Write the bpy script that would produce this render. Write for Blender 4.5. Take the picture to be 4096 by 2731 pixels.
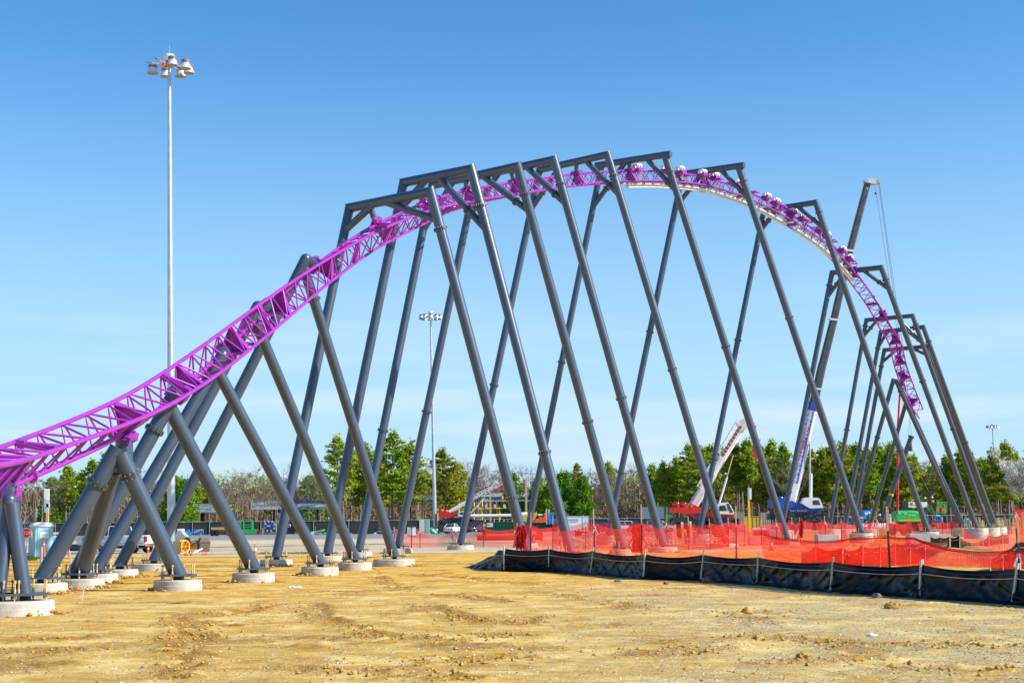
import bpy, math, random
from mathutils import Vector as V, Matrix
from mathutils import noise as NZ
rad = math.radians
S = bpy.context.scene
C = S.collection
for o in list(bpy.data.objects): bpy.data.objects.remove(o)

# ------------------------------------------------------------ camera
FPX, HC, W0, H0 = 5747.0, 2.1, 4096.0, 2731.0
PITCH = math.atan((2082.6 - H0 / 2) / FPX); ROLL = rad(.49)
cF = V((0, math.cos(PITCH), math.sin(PITCH)))
_r0 = V((1, 0, 0)); _u0 = V((0, -math.sin(PITCH), math.cos(PITCH)))
cR = _r0 * math.cos(ROLL) - _u0 * math.sin(ROLL)
cU = _r0 * math.sin(ROLL) + _u0 * math.cos(ROLL)
cam = bpy.data.objects.new('camera', bpy.data.cameras.new('camera')); C.objects.link(cam)
cam.data.sensor_width = 36; cam.data.lens = 36 * FPX / W0
cam.data.clip_start = .5; cam.data.clip_end = 3000
cam.matrix_world = Matrix(((cR.x, cU.x, -cF.x, 0), (cR.y, cU.y, -cF.y, 0), (cR.z, cU.z, -cF.z, HC), (0, 0, 0, 1)))
S.camera = cam

# ------------------------------------------------------------ sky, sun, exposure
SUN = V((.79, -.19, .585)).normalized()
elev = math.asin(SUN.z); azim = math.atan2(SUN.x, SUN.y)
w = bpy.data.worlds.new('World'); S.world = w; w.use_nodes = True
nt = w.node_tree; N = nt.nodes; L = nt.links; N.clear()
out = N.new('ShaderNodeOutputWorld'); bg = N.new('ShaderNodeBackground'); sky = N.new('ShaderNodeTexSky')
sky.sky_type = 'NISHITA'; sky.sun_disc = False; sky.sun_elevation = elev; sky.sun_rotation = azim
sky.air_density = 1.0; sky.dust_density = .2; sky.ozone_density = 1.5
hs = N.new('ShaderNodeMixRGB'); hs.blend_type = 'MULTIPLY'; hs.inputs[0].default_value = 1; hs.inputs[2].default_value = (.55, 1.17, 1.60, 1)
hz_ = N.new('ShaderNodeMixRGB'); hz_.inputs[2].default_value = (4.7, 6.7, 8.2, 1)   # pale air near the horizon
hm = N.new('ShaderNodeMapRange'); hm.interpolation_type = 'SMOOTHSTEP'; hm.inputs[1].default_value = -.02; hm.inputs[2].default_value = .35; hm.inputs[3].default_value = .95; hm.inputs[4].default_value = 0
tc = N.new('ShaderNodeTexCoord'); mp = N.new('ShaderNodeMapping'); mp.inputs['Scale'].default_value = (1.6, 1.6, 13)
nz = N.new('ShaderNodeTexNoise'); nz.inputs['Scale'].default_value = 2.6; nz.inputs['Detail'].default_value = 6; nz.inputs['Roughness'].default_value = .55
cr = N.new('ShaderNodeValToRGB'); cr.color_ramp.elements[0].position = .46; cr.color_ramp.elements[1].position = .72
sep = N.new('ShaderNodeSeparateXYZ'); mr = N.new('ShaderNodeMapRange')
mr.inputs[1].default_value = .17; mr.inputs[2].default_value = .05; mr.inputs[3].default_value = 0; mr.inputs[4].default_value = .5
mul = N.new('ShaderNodeMath'); mul.operation = 'MULTIPLY'
mix = N.new('ShaderNodeMixRGB'); mix.inputs[2].default_value = (8.6, 8.9, 9.2, 1)
L.new(sky.outputs[0], hs.inputs[1]); L.new(hs.outputs[0], hz_.inputs[1]); L.new(sep.outputs[2], hm.inputs[0]); L.new(hm.outputs[0], hz_.inputs[0]); L.new(hz_.outputs[0], mix.inputs[1])
L.new(tc.outputs['Generated'], mp.inputs[0]); L.new(mp.outputs[0], nz.inputs[0]); L.new(nz.outputs[0], cr.inputs[0])
L.new(tc.outputs['Generated'], sep.inputs[0]); L.new(sep.outputs[2], mr.inputs[0])
L.new(cr.outputs[0], mul.inputs[0]); L.new(mr.outputs[0], mul.inputs[1]); L.new(mul.outputs[0], mix.inputs[0])
L.new(mix.outputs[0], bg.inputs[0]); bg.inputs[1].default_value = .081; L.new(bg.outputs[0], out.inputs[0])
sl = bpy.data.lights.new('sun', 'SUN'); sl.energy = 5; sl.angle = rad(.5); sl.color = (1, .955, .88)
so = bpy.data.objects.new('sun', sl); C.objects.link(so); so.location = (40, -40, 60)
so.rotation_euler = SUN.to_track_quat('Z', 'Y').to_euler()
S.view_settings.view_transform = 'Standard'; S.view_settings.look = 'None'
S.view_settings.exposure = .54; S.view_settings.gamma = 1
S.cycles.transparent_max_bounces = 24

# ------------------------------------------------------------ pixel <-> place
def ray(x, y): return cF + cR * ((x - W0 / 2) / FPX) + cU * ((H0 / 2 - y) / FPX)
def P(x, y, Y):
    d = ray(x, y); t = Y / d.y
    return V((d.x * t, Y, HC + d.z * t))
def proj(q):
    d = V(q) - V((0, 0, HC)); ww = d.dot(cF)
    return W0 / 2 + FPX * d.dot(cR) / ww, H0 / 2 - FPX * d.dot(cU) / ww
def yh(x): return 2100 - .0085 * x
def gp(x, Y):
    q = P(x, yh(x) + FPX * HC / Y, Y); return V((q.x, q.y, 0))
def G(x, y):
    d = ray(x, y); t = HC / -d.z
    return V((d.x * t, d.y * t, 0))
D = 4096 / 2352.0

# ------------------------------------------------------------ mesh builder
ORG = {}
class MB:
    def __init__(s): s.v = []; s.f = []; s.sm = []; s.mi = []; s.uv = None
    def add(s, vs, fs, smooth=False, mi=0):
        b = len(s.v); s.v += [V(q) for q in vs]
        for f in fs: s.f.append([b + i for i in f]); s.sm.append(smooth); s.mi.append(mi)
        return s
    def tube(s, p0, p1, r0, r1=None, n=12, caps=True, c0=None, c1=None, mi=0):
        p0 = V(p0); p1 = V(p1); r1 = r0 if r1 is None else r1
        d = (p1 - p0)
        if d.length < 1e-6: return s
        d.normalize(); a = d.orthogonal().normalized(); b = d.cross(a)
        rs = []
        for p, r, c in ((p0, r0, c0), (p1, r1, c1)):
            ring = []
            for i in range(n):
                t = 2 * math.pi * i / n; q = p + (a * math.cos(t) + b * math.sin(t)) * r
                if c is not None: q = q - d * ((q - p).dot(c) / d.dot(c))
                ring.append(q)
            rs.append(ring)
        s.add(rs[0] + rs[1], [(i, (i + 1) % n, n + (i + 1) % n, n + i) for i in range(n)], True, mi)
        if caps:
            s.add(rs[0], [tuple(range(n - 1, -1, -1))], False, mi); s.add(rs[1], [tuple(range(n))], False, mi)
        return s
    def path(s, pts, r, n=10, mi=0, caps=True, rf=None):
        pts = [V(p) for p in pts]; rings = []; a = None
        for i, p in enumerate(pts):
            d = (pts[min(i + 1, len(pts) - 1)] - pts[max(i - 1, 0)]).normalized()
            if a is None: a = d.orthogonal().normalized()
            a = (a - d * a.dot(d)).normalized(); b = d.cross(a); rr = r if rf is None else rf(i)
            rings += [p + (a * math.cos(2 * math.pi * k / n) + b * math.sin(2 * math.pi * k / n)) * rr for k in range(n)]
        fs = []
        for i in range(len(pts) - 1):
            for k in range(n): fs.append((i * n + k, i * n + (k + 1) % n, (i + 1) * n + (k + 1) % n, (i + 1) * n + k))
        s.add(rings, fs, True, mi)
        if caps: s.add(rings[:n], [tuple(range(n - 1, -1, -1))], False, mi); s.add(rings[-n:], [tuple(range(n))], False, mi)
        return s
    def obox(s, c, ex, ey, ez, mi=0):
        c = V(c); ex = V(ex); ey = V(ey); ez = V(ez)
        vs = [c + ex * i + ey * j + ez * k for i in (-1, 1) for j in (-1, 1) for k in (-1, 1)]
        return s.add(vs, [(0, 1, 3, 2), (4, 6, 7, 5), (0, 4, 5, 1), (2, 3, 7, 6), (0, 2, 6, 4), (1, 5, 7, 3)], False, mi)
    def box(s, x0, x1, y0, y1, z0, z1, mi=0):
        return s.obox(((x0 + x1) / 2, (y0 + y1) / 2, (z0 + z1) / 2), (abs(x1 - x0) / 2, 0, 0), (0, abs(y1 - y0) / 2, 0), (0, 0, abs(z1 - z0) / 2), mi)
    def bar(s, p0, p1, w, h, up=(0, 0, 1), mi=0):
        p0 = V(p0); p1 = V(p1); d = (p1 - p0); l = d.length; d.normalize(); u = V(up); x = d.cross(u)
        if x.length < 1e-4: x = d.orthogonal()
        x.normalize(); u = x.cross(d)
        return s.obox((p0 + p1) / 2, d * l / 2, x * w / 2, u * h / 2, mi)
    def prism(s, poly, off, mi=0, smooth=False):
        n = len(poly); a = [V(q) for q in poly]; b = [q + V(off) for q in a]
        s.add(a, [tuple(range(n))], False, mi); s.add(b, [tuple(range(n - 1, -1, -1))], False, mi)
        return s.add(a + b, [(i, i + n, (i + 1) % n + n, (i + 1) % n) for i in range(n)], smooth, mi)
    def pp(s, pts, Y, th, mi=0): return s.prism([P(x, y, Y) for x, y in pts], (0, th, 0), mi)
    def pb(s, x0, y0, x1, y1, Y, th, mi=0): return s.pp([(x0, y0), (x1, y0), (x1, y1), (x0, y1)], Y, th, mi)
    def lathe(s, base, prof, n=20, axis=(0, 0, 1), mi=0, smooth=True):
        base = V(base); ax = V(axis).normalized(); a = ax.orthogonal().normalized(); b = ax.cross(a)
        for (r0, z0), (r1, z1) in zip(prof[:-1], prof[1:]):
            vs = []
            for r, z in ((r0, z0), (r1, z1)):
                vs += [base + ax * z + (a * math.cos(2 * math.pi * k / n) + b * math.sin(2 * math.pi * k / n)) * max(r, 1e-4) for k in range(n)]
            s.add(vs, [(k, (k + 1) % n, n + (k + 1) % n, n + k) for k in range(n)], smooth, mi)
        return s
    def ball(s, c, rx, ry=None, rz=None, n=12, m=8, mi=0):
        ry = ry or rx; rz = rz or rx; c = V(c); vs = []
        for j in range(m + 1):
            t = math.pi * j / m
            for k in range(n):
                p = 2 * math.pi * k / n; vs.append(c + V((rx * math.sin(t) * math.cos(p), ry * math.sin(t) * math.sin(p), rz * math.cos(t))))
        return s.add(vs, [(j * n + k, (j + 1) * n + k, (j + 1) * n + (k + 1) % n, j * n + (k + 1) % n) for j in range(m) for k in range(n)], True, mi)
    def loft(s, secs, mi=0, smooth=True, caps=True):
        n = len(secs[0]); vs = [q for sc in secs for q in sc]
        fs = [(i * n + k, i * n + (k + 1) % n, (i + 1) * n + (k + 1) % n, (i + 1) * n + k) for i in range(len(secs) - 1) for k in range(n)]
        s.add(vs, fs, smooth, mi)
        if caps: s.add(secs[0], [tuple(range(n - 1, -1, -1))], False, mi); s.add(secs[-1], [tuple(range(n))], False, mi)
        return s
    def build(s, name, mats, parent=None, org=None, local=False, uvs=None):
        if org is None: org = V((0, 0, 0)) if (local or parent is None) else ORG.get(parent.name, V((0, 0, 0)))
        me = bpy.data.meshes.new(name)
        me.from_pydata([tuple(q - org) for q in s.v], [], s.f)
        for m in (mats if isinstance(mats, (list, tuple)) else [mats]): me.materials.append(m)
        me.polygons.foreach_set('use_smooth', s.sm); me.polygons.foreach_set('material_index', s.mi)
        if uvs is not None:
            ul = me.uv_layers.new(name='uv')
            for lp in me.loops: ul.data[lp.index].uv = uvs[lp.vertex_index]
        me.update()
        o = bpy.data.objects.new(name, me); C.objects.link(o)
        if parent is None: o.location = org
        else: o.parent = parent
        ORG[o.name] = V(org)
        return o
def tag(o, label=None, cat=None, group=None, kind=None):
    if label: o['label'] = label
    if cat: o['category'] = cat
    if group: o['group'] = group
    if kind: o['kind'] = kind
    return o
def thing(name, label, cat, loc=(0, 0, 0), rz=0, group=None, scale=1):
    o = bpy.data.objects.new(name, None); C.objects.link(o); o.location = loc; o.rotation_euler = (0, 0, rz)
    o.empty_display_size = .2
    if scale != 1: o.scale = (scale,) * 3
    ORG[o.name] = V(loc); return tag(o, label, cat, group)
def dup(root, loc, rz=0, label=None, scale=None, group=None):
    r = root.copy(); C.objects.link(r); r.location = loc; r.rotation_euler = (0, 0, rz)
    if scale: r.scale = scale if isinstance(scale, tuple) else (scale,) * 3
    if label: r['label'] = label
    if group: r['group'] = group
    for ch in root.children:
        c = ch.copy(); C.objects.link(c); c.parent = r
        for g in ch.children:
            d = g.copy(); C.objects.link(d); d.parent = c
    return r
def text(body, size, mat, parent, mw, ext=.004, org=None):
    cu = bpy.data.curves.new('lettering', 'FONT'); cu.body = body; cu.size = size; cu.extrude = ext
    cu.align_x = 'CENTER'; cu.align_y = 'CENTER'
    t = bpy.data.objects.new('tmp_text', cu); C.objects.link(t)
    dg = bpy.context.evaluated_depsgraph_get(); dg.update()
    me = bpy.data.meshes.new_from_object(t.evaluated_get(dg)); bpy.data.objects.remove(t)
    me.transform(mw)
    if org is None: org = ORG.get(parent.name, V((0, 0, 0)))
    me.transform(Matrix.Translation(-V(org)))
    me.materials.clear(); me.materials.append(mat)
    o = bpy.data.objects.new('lettering', me); C.objects.link(o); o.parent = parent; ORG[o.name] = V(org); return o
def facing(p, sx=1, yaw=0): # text matrix: upright, facing the -Y side
    return Matrix.Translation(p) @ Matrix.Rotation(yaw, 4, 'Z') @ Matrix.Rotation(rad(90), 4, 'X') @ Matrix.Diagonal((sx, 1, 1, 1))

# ------------------------------------------------------------ materials
def nmat(name, col, rough=.6, metal=0, var=.12, scale=2.0, bump=0, bscale=None, spec=.5, objrand=0, col2=None, coat=0, scuff=0):
    m = bpy.data.materials.new(name); m.use_nodes = True; nt = m.node_tree; N = nt.nodes; L = nt.links
    b = N['Principled BSDF']; b.inputs['Roughness'].default_value = rough; b.inputs['Metallic'].default_value = metal
    b.inputs['Specular IOR Level'].default_value = spec
    if coat: b.inputs['Coat Weight'].default_value = coat; b.inputs['Coat Roughness'].default_value = .08
    tc = N.new('ShaderNodeNewGeometry'); nz = N.new('ShaderNodeTexNoise'); nz.inputs['Scale'].default_value = scale
    nz.inputs['Detail'].default_value = 5; L.new(tc.outputs['Position'], nz.inputs['Vector'])
    cr = N.new('ShaderNodeValToRGB'); e = cr.color_ramp.elements; e[0].position = .3; e[1].position = .7
    c = V(col); k = V(col2) if col2 else c * (1 + var)
    a = c * (1 - var) if not col2 else c
    e[0].color = (*a, 1); e[1].color = (min(k.x, 1), min(k.y, 1), min(k.z, 1), 1)
    L.new(nz.outputs[0], cr.inputs[0]); src = cr.outputs[0]
    if objrand:
        oi = N.new('ShaderNodeObjectInfo'); mr = N.new('ShaderNodeMapRange'); mr.inputs[3].default_value = 1 - objrand; mr.inputs[4].default_value = 1 + objrand
        h = N.new('ShaderNodeHueSaturation'); L.new(oi.outputs['Random'], mr.inputs[0]); L.new(mr.outputs[0], h.inputs['Value'])
        mr2 = N.new('ShaderNodeMapRange'); mr2.inputs[3].default_value = .5 - objrand * .09; mr2.inputs[4].default_value = .5 + objrand * .09
        mu = N.new('ShaderNodeMath'); mu.operation = 'MULTIPLY'; mu.inputs[1].default_value = 7.31; fr = N.new('ShaderNodeMath'); fr.operation = 'FRACT'
        L.new(oi.outputs['Random'], mu.inputs[0]); L.new(mu.outputs[0], fr.inputs[0]); L.new(fr.outputs[0], mr2.inputs[0]); L.new(mr2.outputs[0], h.inputs['Hue'])
        L.new(src, h.inputs['Color']); src = h.outputs[0]
    if scuff: # small pale scrapes and dusty smears on the paint
        mp = N.new('ShaderNodeMapping'); mp.inputs['Scale'].default_value = (2.2, 2.2, .9); n3 = N.new('ShaderNodeTexNoise'); n3.inputs['Scale'].default_value = 3.2; n3.inputs['Detail'].default_value = 8; n3.inputs['Roughness'].default_value = .7
        r3 = N.new('ShaderNodeValToRGB'); r3.color_ramp.elements[0].position = .66; r3.color_ramp.elements[1].position = .74; mx = N.new('ShaderNodeMixRGB'); mx.inputs[2].default_value = (.24, .23, .20, 1)
        k3 = N.new('ShaderNodeMath'); k3.operation = 'MULTIPLY'; k3.inputs[1].default_value = .55
        L.new(tc.outputs['Position'], mp.inputs[0]); L.new(mp.outputs[0], n3.inputs['Vector']); L.new(n3.outputs[0], r3.inputs[0]); L.new(r3.outputs[0], k3.inputs[0]); L.new(k3.outputs[0], mx.inputs[0]); L.new(src, mx.inputs[1]); src = mx.outputs[0]
    L.new(src, b.inputs['Base Color'])
    if bump:
        n2 = N.new('ShaderNodeTexNoise'); n2.inputs['Scale'].default_value = bscale or scale * 6; n2.inputs['Detail'].default_value = 4
        L.new(tc.outputs['Position'], n2.inputs['Vector']); bu = N.new('ShaderNodeBump'); bu.inputs['Strength'].default_value = bump; bu.inputs['Distance'].default_value = .05
        L.new(n2.outputs[0], bu.inputs['Height']); L.new(bu.outputs[0], b.inputs['Normal'])
    return m
M = {}
M['steel'] = nmat('grey painted steel', (.043, .068, .108), .36, var=.12, scale=.8, spec=.8, scuff=1)
M['flange'] = nmat('dark steel flange', (.05, .058, .07), .42, var=.2, scale=5)
M['bolt'] = nmat('zinc bolt', (.45, .44, .42), .35, 1, var=.2, scale=20)
M['purple'] = nmat('purple paint', (.35, .026, .40), .3, var=.06, scale=1.2)
M['concrete'] = nmat('footing concrete', (.40, .36, .29), .9, col2=(.60, .56, .48), scale=2.2, bump=.25, bscale=14)
M['brass'] = nmat('yellow passivated rod', (.72, .50, .20), .45, .15, var=.15, scale=9)
M['dark'] = nmat('dark steel', (.025, .026, .03), .5, var=.3, scale=4)
M['black'] = nmat('black rubber', (.016, .016, .017), .75, var=.3, scale=8)
M['galv'] = nmat('galvanised steel', (.50, .53, .56), .42, .55, var=.14, scale=1.5)
M['fence'] = nmat('fence windscreen cloth', (.022, .026, .027), .8, col2=(.045, .05, .05), scale=.6)
M['white'] = nmat('white paint', (.78, .78, .77), .4, var=.05, scale=2)
M['offwhite'] = nmat('worn white paint', (.60, .60, .58), .5, var=.1, scale=3)
M['tan'] = nmat('tan trim', (.48, .36, .18), .5, var=.1)
M['wood'] = nmat('weathered wood stake', (.62, .54, .43), .85, var=.2, scale=6)
M['lumber'] = nmat('fresh lumber', (.58, .38, .16), .75, var=.15, scale=4)
M['rust'] = nmat('rusty red steel', (.22, .075, .035), .8, var=.3, scale=3)
M['red'] = nmat('red machine paint', (.62, .018, .012), .35, var=.1, scale=1.5)
M['blue'] = nmat('blue machine paint', (.015, .075, .42), .35, var=.1, scale=1.5)
M['skyblue'] = nmat('light blue steel', (.03, .30, .72), .4, var=.12, scale=2)
M['green'] = nmat('bright green machine paint', (.015, .44, .09), .38, var=.08, scale=1)
M['dgreen'] = nmat('dark green container paint', (.008, .12, .045), .5, var=.2, scale=1)
M['yellow'] = nmat('yellow paint', (.80, .50, .015), .45, var=.08)
M['orange'] = nmat('orange plastic', (.85, .13, .02), .45, var=.08)
M['vest'] = nmat('orange work shirt', (.9, .2, .02), .8, var=.08)
M['lime'] = nmat('lime hi-vis cloth', (.55, .85, .03), .8, var=.05)
M['cloth'] = nmat('dark work clothes', (.05, .055, .065), .85, var=.2, scale=6)
M['skin'] = nmat('skin', (.45, .25, .17), .6, var=.05)
M['glass'] = nmat('dark window glass', (.02, .03, .035), .08, var=.1, spec=.8)
M['mirror'] = nmat('polished lamp metal', (.66, .70, .74), .25, .25, var=.1, scale=2)
M['lampring'] = nmat('brown lamp housing', (.17, .14, .12), .6, var=.15)
M['lens'] = nmat('tan lamp lens', (.30, .22, .10), .35, var=.2, scale=5)
M['ceramic'] = nmat('white motor housing', (.74, .72, .66), .35, var=.05, scale=5)
M['toilet'] = nmat('pale blue plastic', (.25, .52, .64), .45, var=.05)
M['graypl'] = nmat('grey green post paint', (.15, .19, .17), .6, var=.12)
M['brownbin'] = nmat('brown pebbled plastic', (.13, .085, .065), .7, var=.15, scale=8)
M['maroon'] = nmat('maroon car paint', (.13, .008, .02), .2, var=.05, coat=.6)
M['carwhite'] = nmat('white car paint', (.74, .75, .76), .22, var=.02, coat=.6)
M['carblue'] = nmat('navy car paint', (.03, .07, .17), .2, var=.05, coat=.6)
M['carsilver'] = nmat('silver car paint', (.38, .41, .44), .25, .3, var=.04, coat=.6)
M['chrome'] = nmat('chrome', (.72, .73, .74), .12, 1, var=.04)
M['lampred'] = nmat('red tail lamp', (.55, .01, .01), .2, var=.05)
M['bark'] = nmat('pine bark', (.12, .085, .06), .95, col2=(.24, .18, .13), scale=3, objrand=.15)
M['twig'] = nmat('bare grey brown branches', (.17, .12, .085), .95, col2=(.29, .22, .165), scale=.5, objrand=.2)
M['solar'] = nmat('grey solar panel', (.25, .28, .27), .6, var=.1, scale=.4, spec=.3)
M['block'] = nmat('cast concrete', (.5, .47, .42), .9, var=.12, scale=1.5, bump=.1)
M['ochre'] = nmat('ochre clay lump', (.44, .245, .045), .95, var=.25, scale=7)
M['stone'] = nmat('grey stone', (.16, .15, .14), .9, var=.35, scale=9)
M['hose'] = nmat('beige cable', (.5, .44, .33), .6)
M['signred'] = nmat('stop sign red', (.62, .012, .015), .4, var=.04)
M['textblue'] = nmat('blue sign lettering', (.03, .12, .42), .5, var=.03)
M['textpale'] = nmat('pale blue sign lettering', (.33, .5, .75), .5, var=.03)
M['cord'] = nmat('white cord', (.6, .6, .58), .8)
M['bluecord'] = nmat('blue thread', (.02, .14, .6), .6)
M['teal'] = nmat('pale green cabinet paint', (.22, .47, .36), .6, var=.08)
M['grey'] = nmat('mid grey paint', (.32, .32, .31), .6, var=.1)
def leafmat(name, a, b, objrand=.22):
    m = nmat(name, a, .65, col2=b, scale=.55, objrand=objrand, spec=.2)
    nt = m.node_tree; N = nt.nodes; L = nt.links; b_ = N['Principled BSDF']
    src = b_.inputs['Base Color'].links[0].from_socket
    tr = N.new('ShaderNodeBsdfTranslucent'); L.new(src, tr.inputs[0]); mx = N.new('ShaderNodeMixShader'); mx.inputs[0].default_value = .38
    L.new(b_.outputs[0], mx.inputs[1]); L.new(tr.outputs[0], mx.inputs[2]); L.new(mx.outputs[0], N['Material Output'].inputs[0])
    return m
M['pine'] = leafmat('pine needles', (.14, .225, .011), (.42, .50, .025))
M['oldpine'] = leafmat('yellow green pine needles', (.19, .22, .012), (.46, .46, .02))
M['bush'] = leafmat('bright evergreen foliage', (.10, .24, .012), (.24, .46, .02))
M['blossom'] = leafmat('white spring blossom', (.62, .60, .52), (.80, .80, .74), .05)
M['brush'] = leafmat('brown undergrowth', (.13, .08, .045), (.26, .17, .10), .1)
M['grassleaf'] = leafmat('short grass', (.08, .16, .02), (.17, .24, .03), .1)

def netmat():
    m = bpy.data.materials.new('red orange safety netting'); m.use_nodes = True; nt = m.node_tree; N = nt.nodes; L = nt.links
    b = N['Principled BSDF']; b.inputs['Base Color'].default_value = (.95, .022, .012, 1); b.inputs['Roughness'].default_value = .5
    uv = N.new('ShaderNodeUVMap'); sp = N.new('ShaderNodeSeparateXYZ'); L.new(uv.outputs[0], sp.inputs[0])
    hs = []
    for i, (per, wd) in enumerate(((.05, .29), (.05, .27))):
        d = N.new('ShaderNodeMath'); d.operation = 'DIVIDE'; d.inputs[1].default_value = per
        f = N.new('ShaderNodeMath'); f.operation = 'FRACT'; l = N.new('ShaderNodeMath'); l.operation = 'LESS_THAN'; l.inputs[1].default_value = wd
        L.new(sp.outputs[i], d.inputs[0]); L.new(d.outputs[0], f.inputs[0]); L.new(f.outputs[0], l.inputs[0]); hs.append(l)
    mx = N.new('ShaderNodeMath'); mx.operation = 'MAXIMUM'; L.new(hs[0].outputs[0], mx.inputs[0]); L.new(hs[1].outputs[0], mx.inputs[1])
    tl = N.new('ShaderNodeBsdfTranslucent'); tl.inputs[0].default_value = (1, .03, .012, 1)
    m1 = N.new('ShaderNodeMixShader'); m1.inputs[0].default_value = .45; L.new(b.outputs[0], m1.inputs[1]); L.new(tl.outputs[0], m1.inputs[2])
    tp = N.new('ShaderNodeBsdfTransparent'); m2 = N.new('ShaderNodeMixShader'); L.new(mx.outputs[0], m2.inputs[0]); L.new(tp.outputs[0], m2.inputs[1]); L.new(m1.outputs[0], m2.inputs[2])
    L.new(m2.outputs[0], N['Material Output'].inputs[0]); return m
M['net'] = netmat()
M['netsolid'] = leafmat('bunched red netting', (.6, .015, .012), (.85, .04, .03), .02)
# ------------------------------------------------------------ ground
def fbm(x, y, o=3):
    a = 0; k = 1; f = 1
    for i in range(o): a += k * NZ.noise((x * f, y * f, 3.7 + i * 11)); k *= .5; f *= 2.1
    return a
RUTS = [[(1240, 2414), (1312, 2480), (1395, 2512), (1514, 2545), (1621, 2551)], [(1693, 2414), (1812, 2456), (1931, 2486), (2074, 2498), (2133, 2468)], [(1621, 2557), (1824, 2557), (1931, 2551), (2098, 2545)], [(1681, 2640), (1824, 2652), (2110, 2622)],
    [(1500, 2300), (1540, 2322), (1633, 2366)], [(1788, 2379), (1943, 2396), (2014, 2408)], [(2380, 2612), (2715, 2616), (2905, 2578)], [(3005, 2553), (3182, 2566), (3359, 2578)], [(3535, 2578), (3800, 2580), (4100, 2591)], [(3535, 2667), (4100, 2686)], [(3056, 2654), (3510, 2635)], [(2627, 2351), (2816, 2358)], [(2880, 2452), (3107, 2503)],
    [(723, 2470), (735, 2526), (697, 2565)], [(775, 2490), (782, 2530), (770, 2565)], [(697, 2590), (749, 2650), (653, 2725)], [(100, 2565), (366, 2553)], [(60, 2610), (300, 2600)], [(1100, 2420), (1000, 2440), (820, 2470)], [(1640, 2300), (1860, 2310), (2010, 2330)], [(2160, 2370), (2400, 2400), (2600, 2440)], [(1200, 2680), (1500, 2690), (1900, 2715)]]
RUTS = [[(G(*p).x, G(*p).y) for p in r] for r in RUTS]
RP = []
for r_ in RUTS:
    for (a, b), (c, d) in zip(r_[:-1], r_[1:]):
        for k in range(14): RP.append((a + (c - a) * k / 14, b + (d - b) * k / 14))
from mathutils import kdtree
KD = kdtree.KDTree(len(RP))
for i, (a, b) in enumerate(RP): KD.insert((a, b, 0), i)
KD.balance()
def rutd(x, y): return KD.find((x, y, 0))[2] + .2 * NZ.noise((x * .7, y * .7, 5)) + .16 * NZ.noise((x * 2.6, y * 2.6, 6))
def churn(x, y): # where wheels have torn up damp soil
    d = rutd(x, y); p = fbm(x * .45 + 7, y * .5, 4); q = NZ.noise((x * 1.3, y * 1.3, 17))
    return max(0, min(1, (.62 - d) * 2.6)) * (.75 + .5 * q) + max(0, min(1, (p - .14) * 2.4)) * .75
def gh(x, y):
    if y > 95 or y < 8: return 0
    fade = min(1, (95 - y) / 30) * min(1, (y - 8) / 6)
    k = min(1, churn(x, y))
    h = .02 * fbm(x * .35, y * .35, 2) + .008 * NZ.noise((x * 1.9, y * 2.2, 1.3))
    c = NZ.noise((x * 3.1, y * 3.4, 8.1)); c2 = NZ.noise((x * 7.3, y * 7.9, 4.1))
    h += k * (max(0, c - .02) * .12 + max(0, c2) * .05 - .015)
    d = rutd(x, y)
    if d < .8: h += -.035 * math.exp(-(d / .18) ** 2) + .03 * math.exp(-((d - .36) / .13) ** 2)
    return h * fade
ys = [-40, -20, 0, 8, 12]; y = 14
while y < 1200: ys.append(y); y *= 1.006 if y < 75 else (1.03 if y < 200 else 1.12)
us = [i / 170 for i in range(-170, 171)]
g = MB(); vs = []; nx = len(us)
for y in ys:
    for u in us:
        s_ = max(y, 12) * (.46 * u + (0 if abs(u) < .85 else math.copysign((abs(u) - .85) ** 2 * 60, u)))
        vs.append(V((s_, y, gh(s_, y))))
g.add(vs, [(j * nx + i, j * nx + i + 1, (j + 1) * nx + i + 1, (j + 1) * nx + i) for j in range(len(ys) - 1) for i in range(nx - 1)], True)
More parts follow.
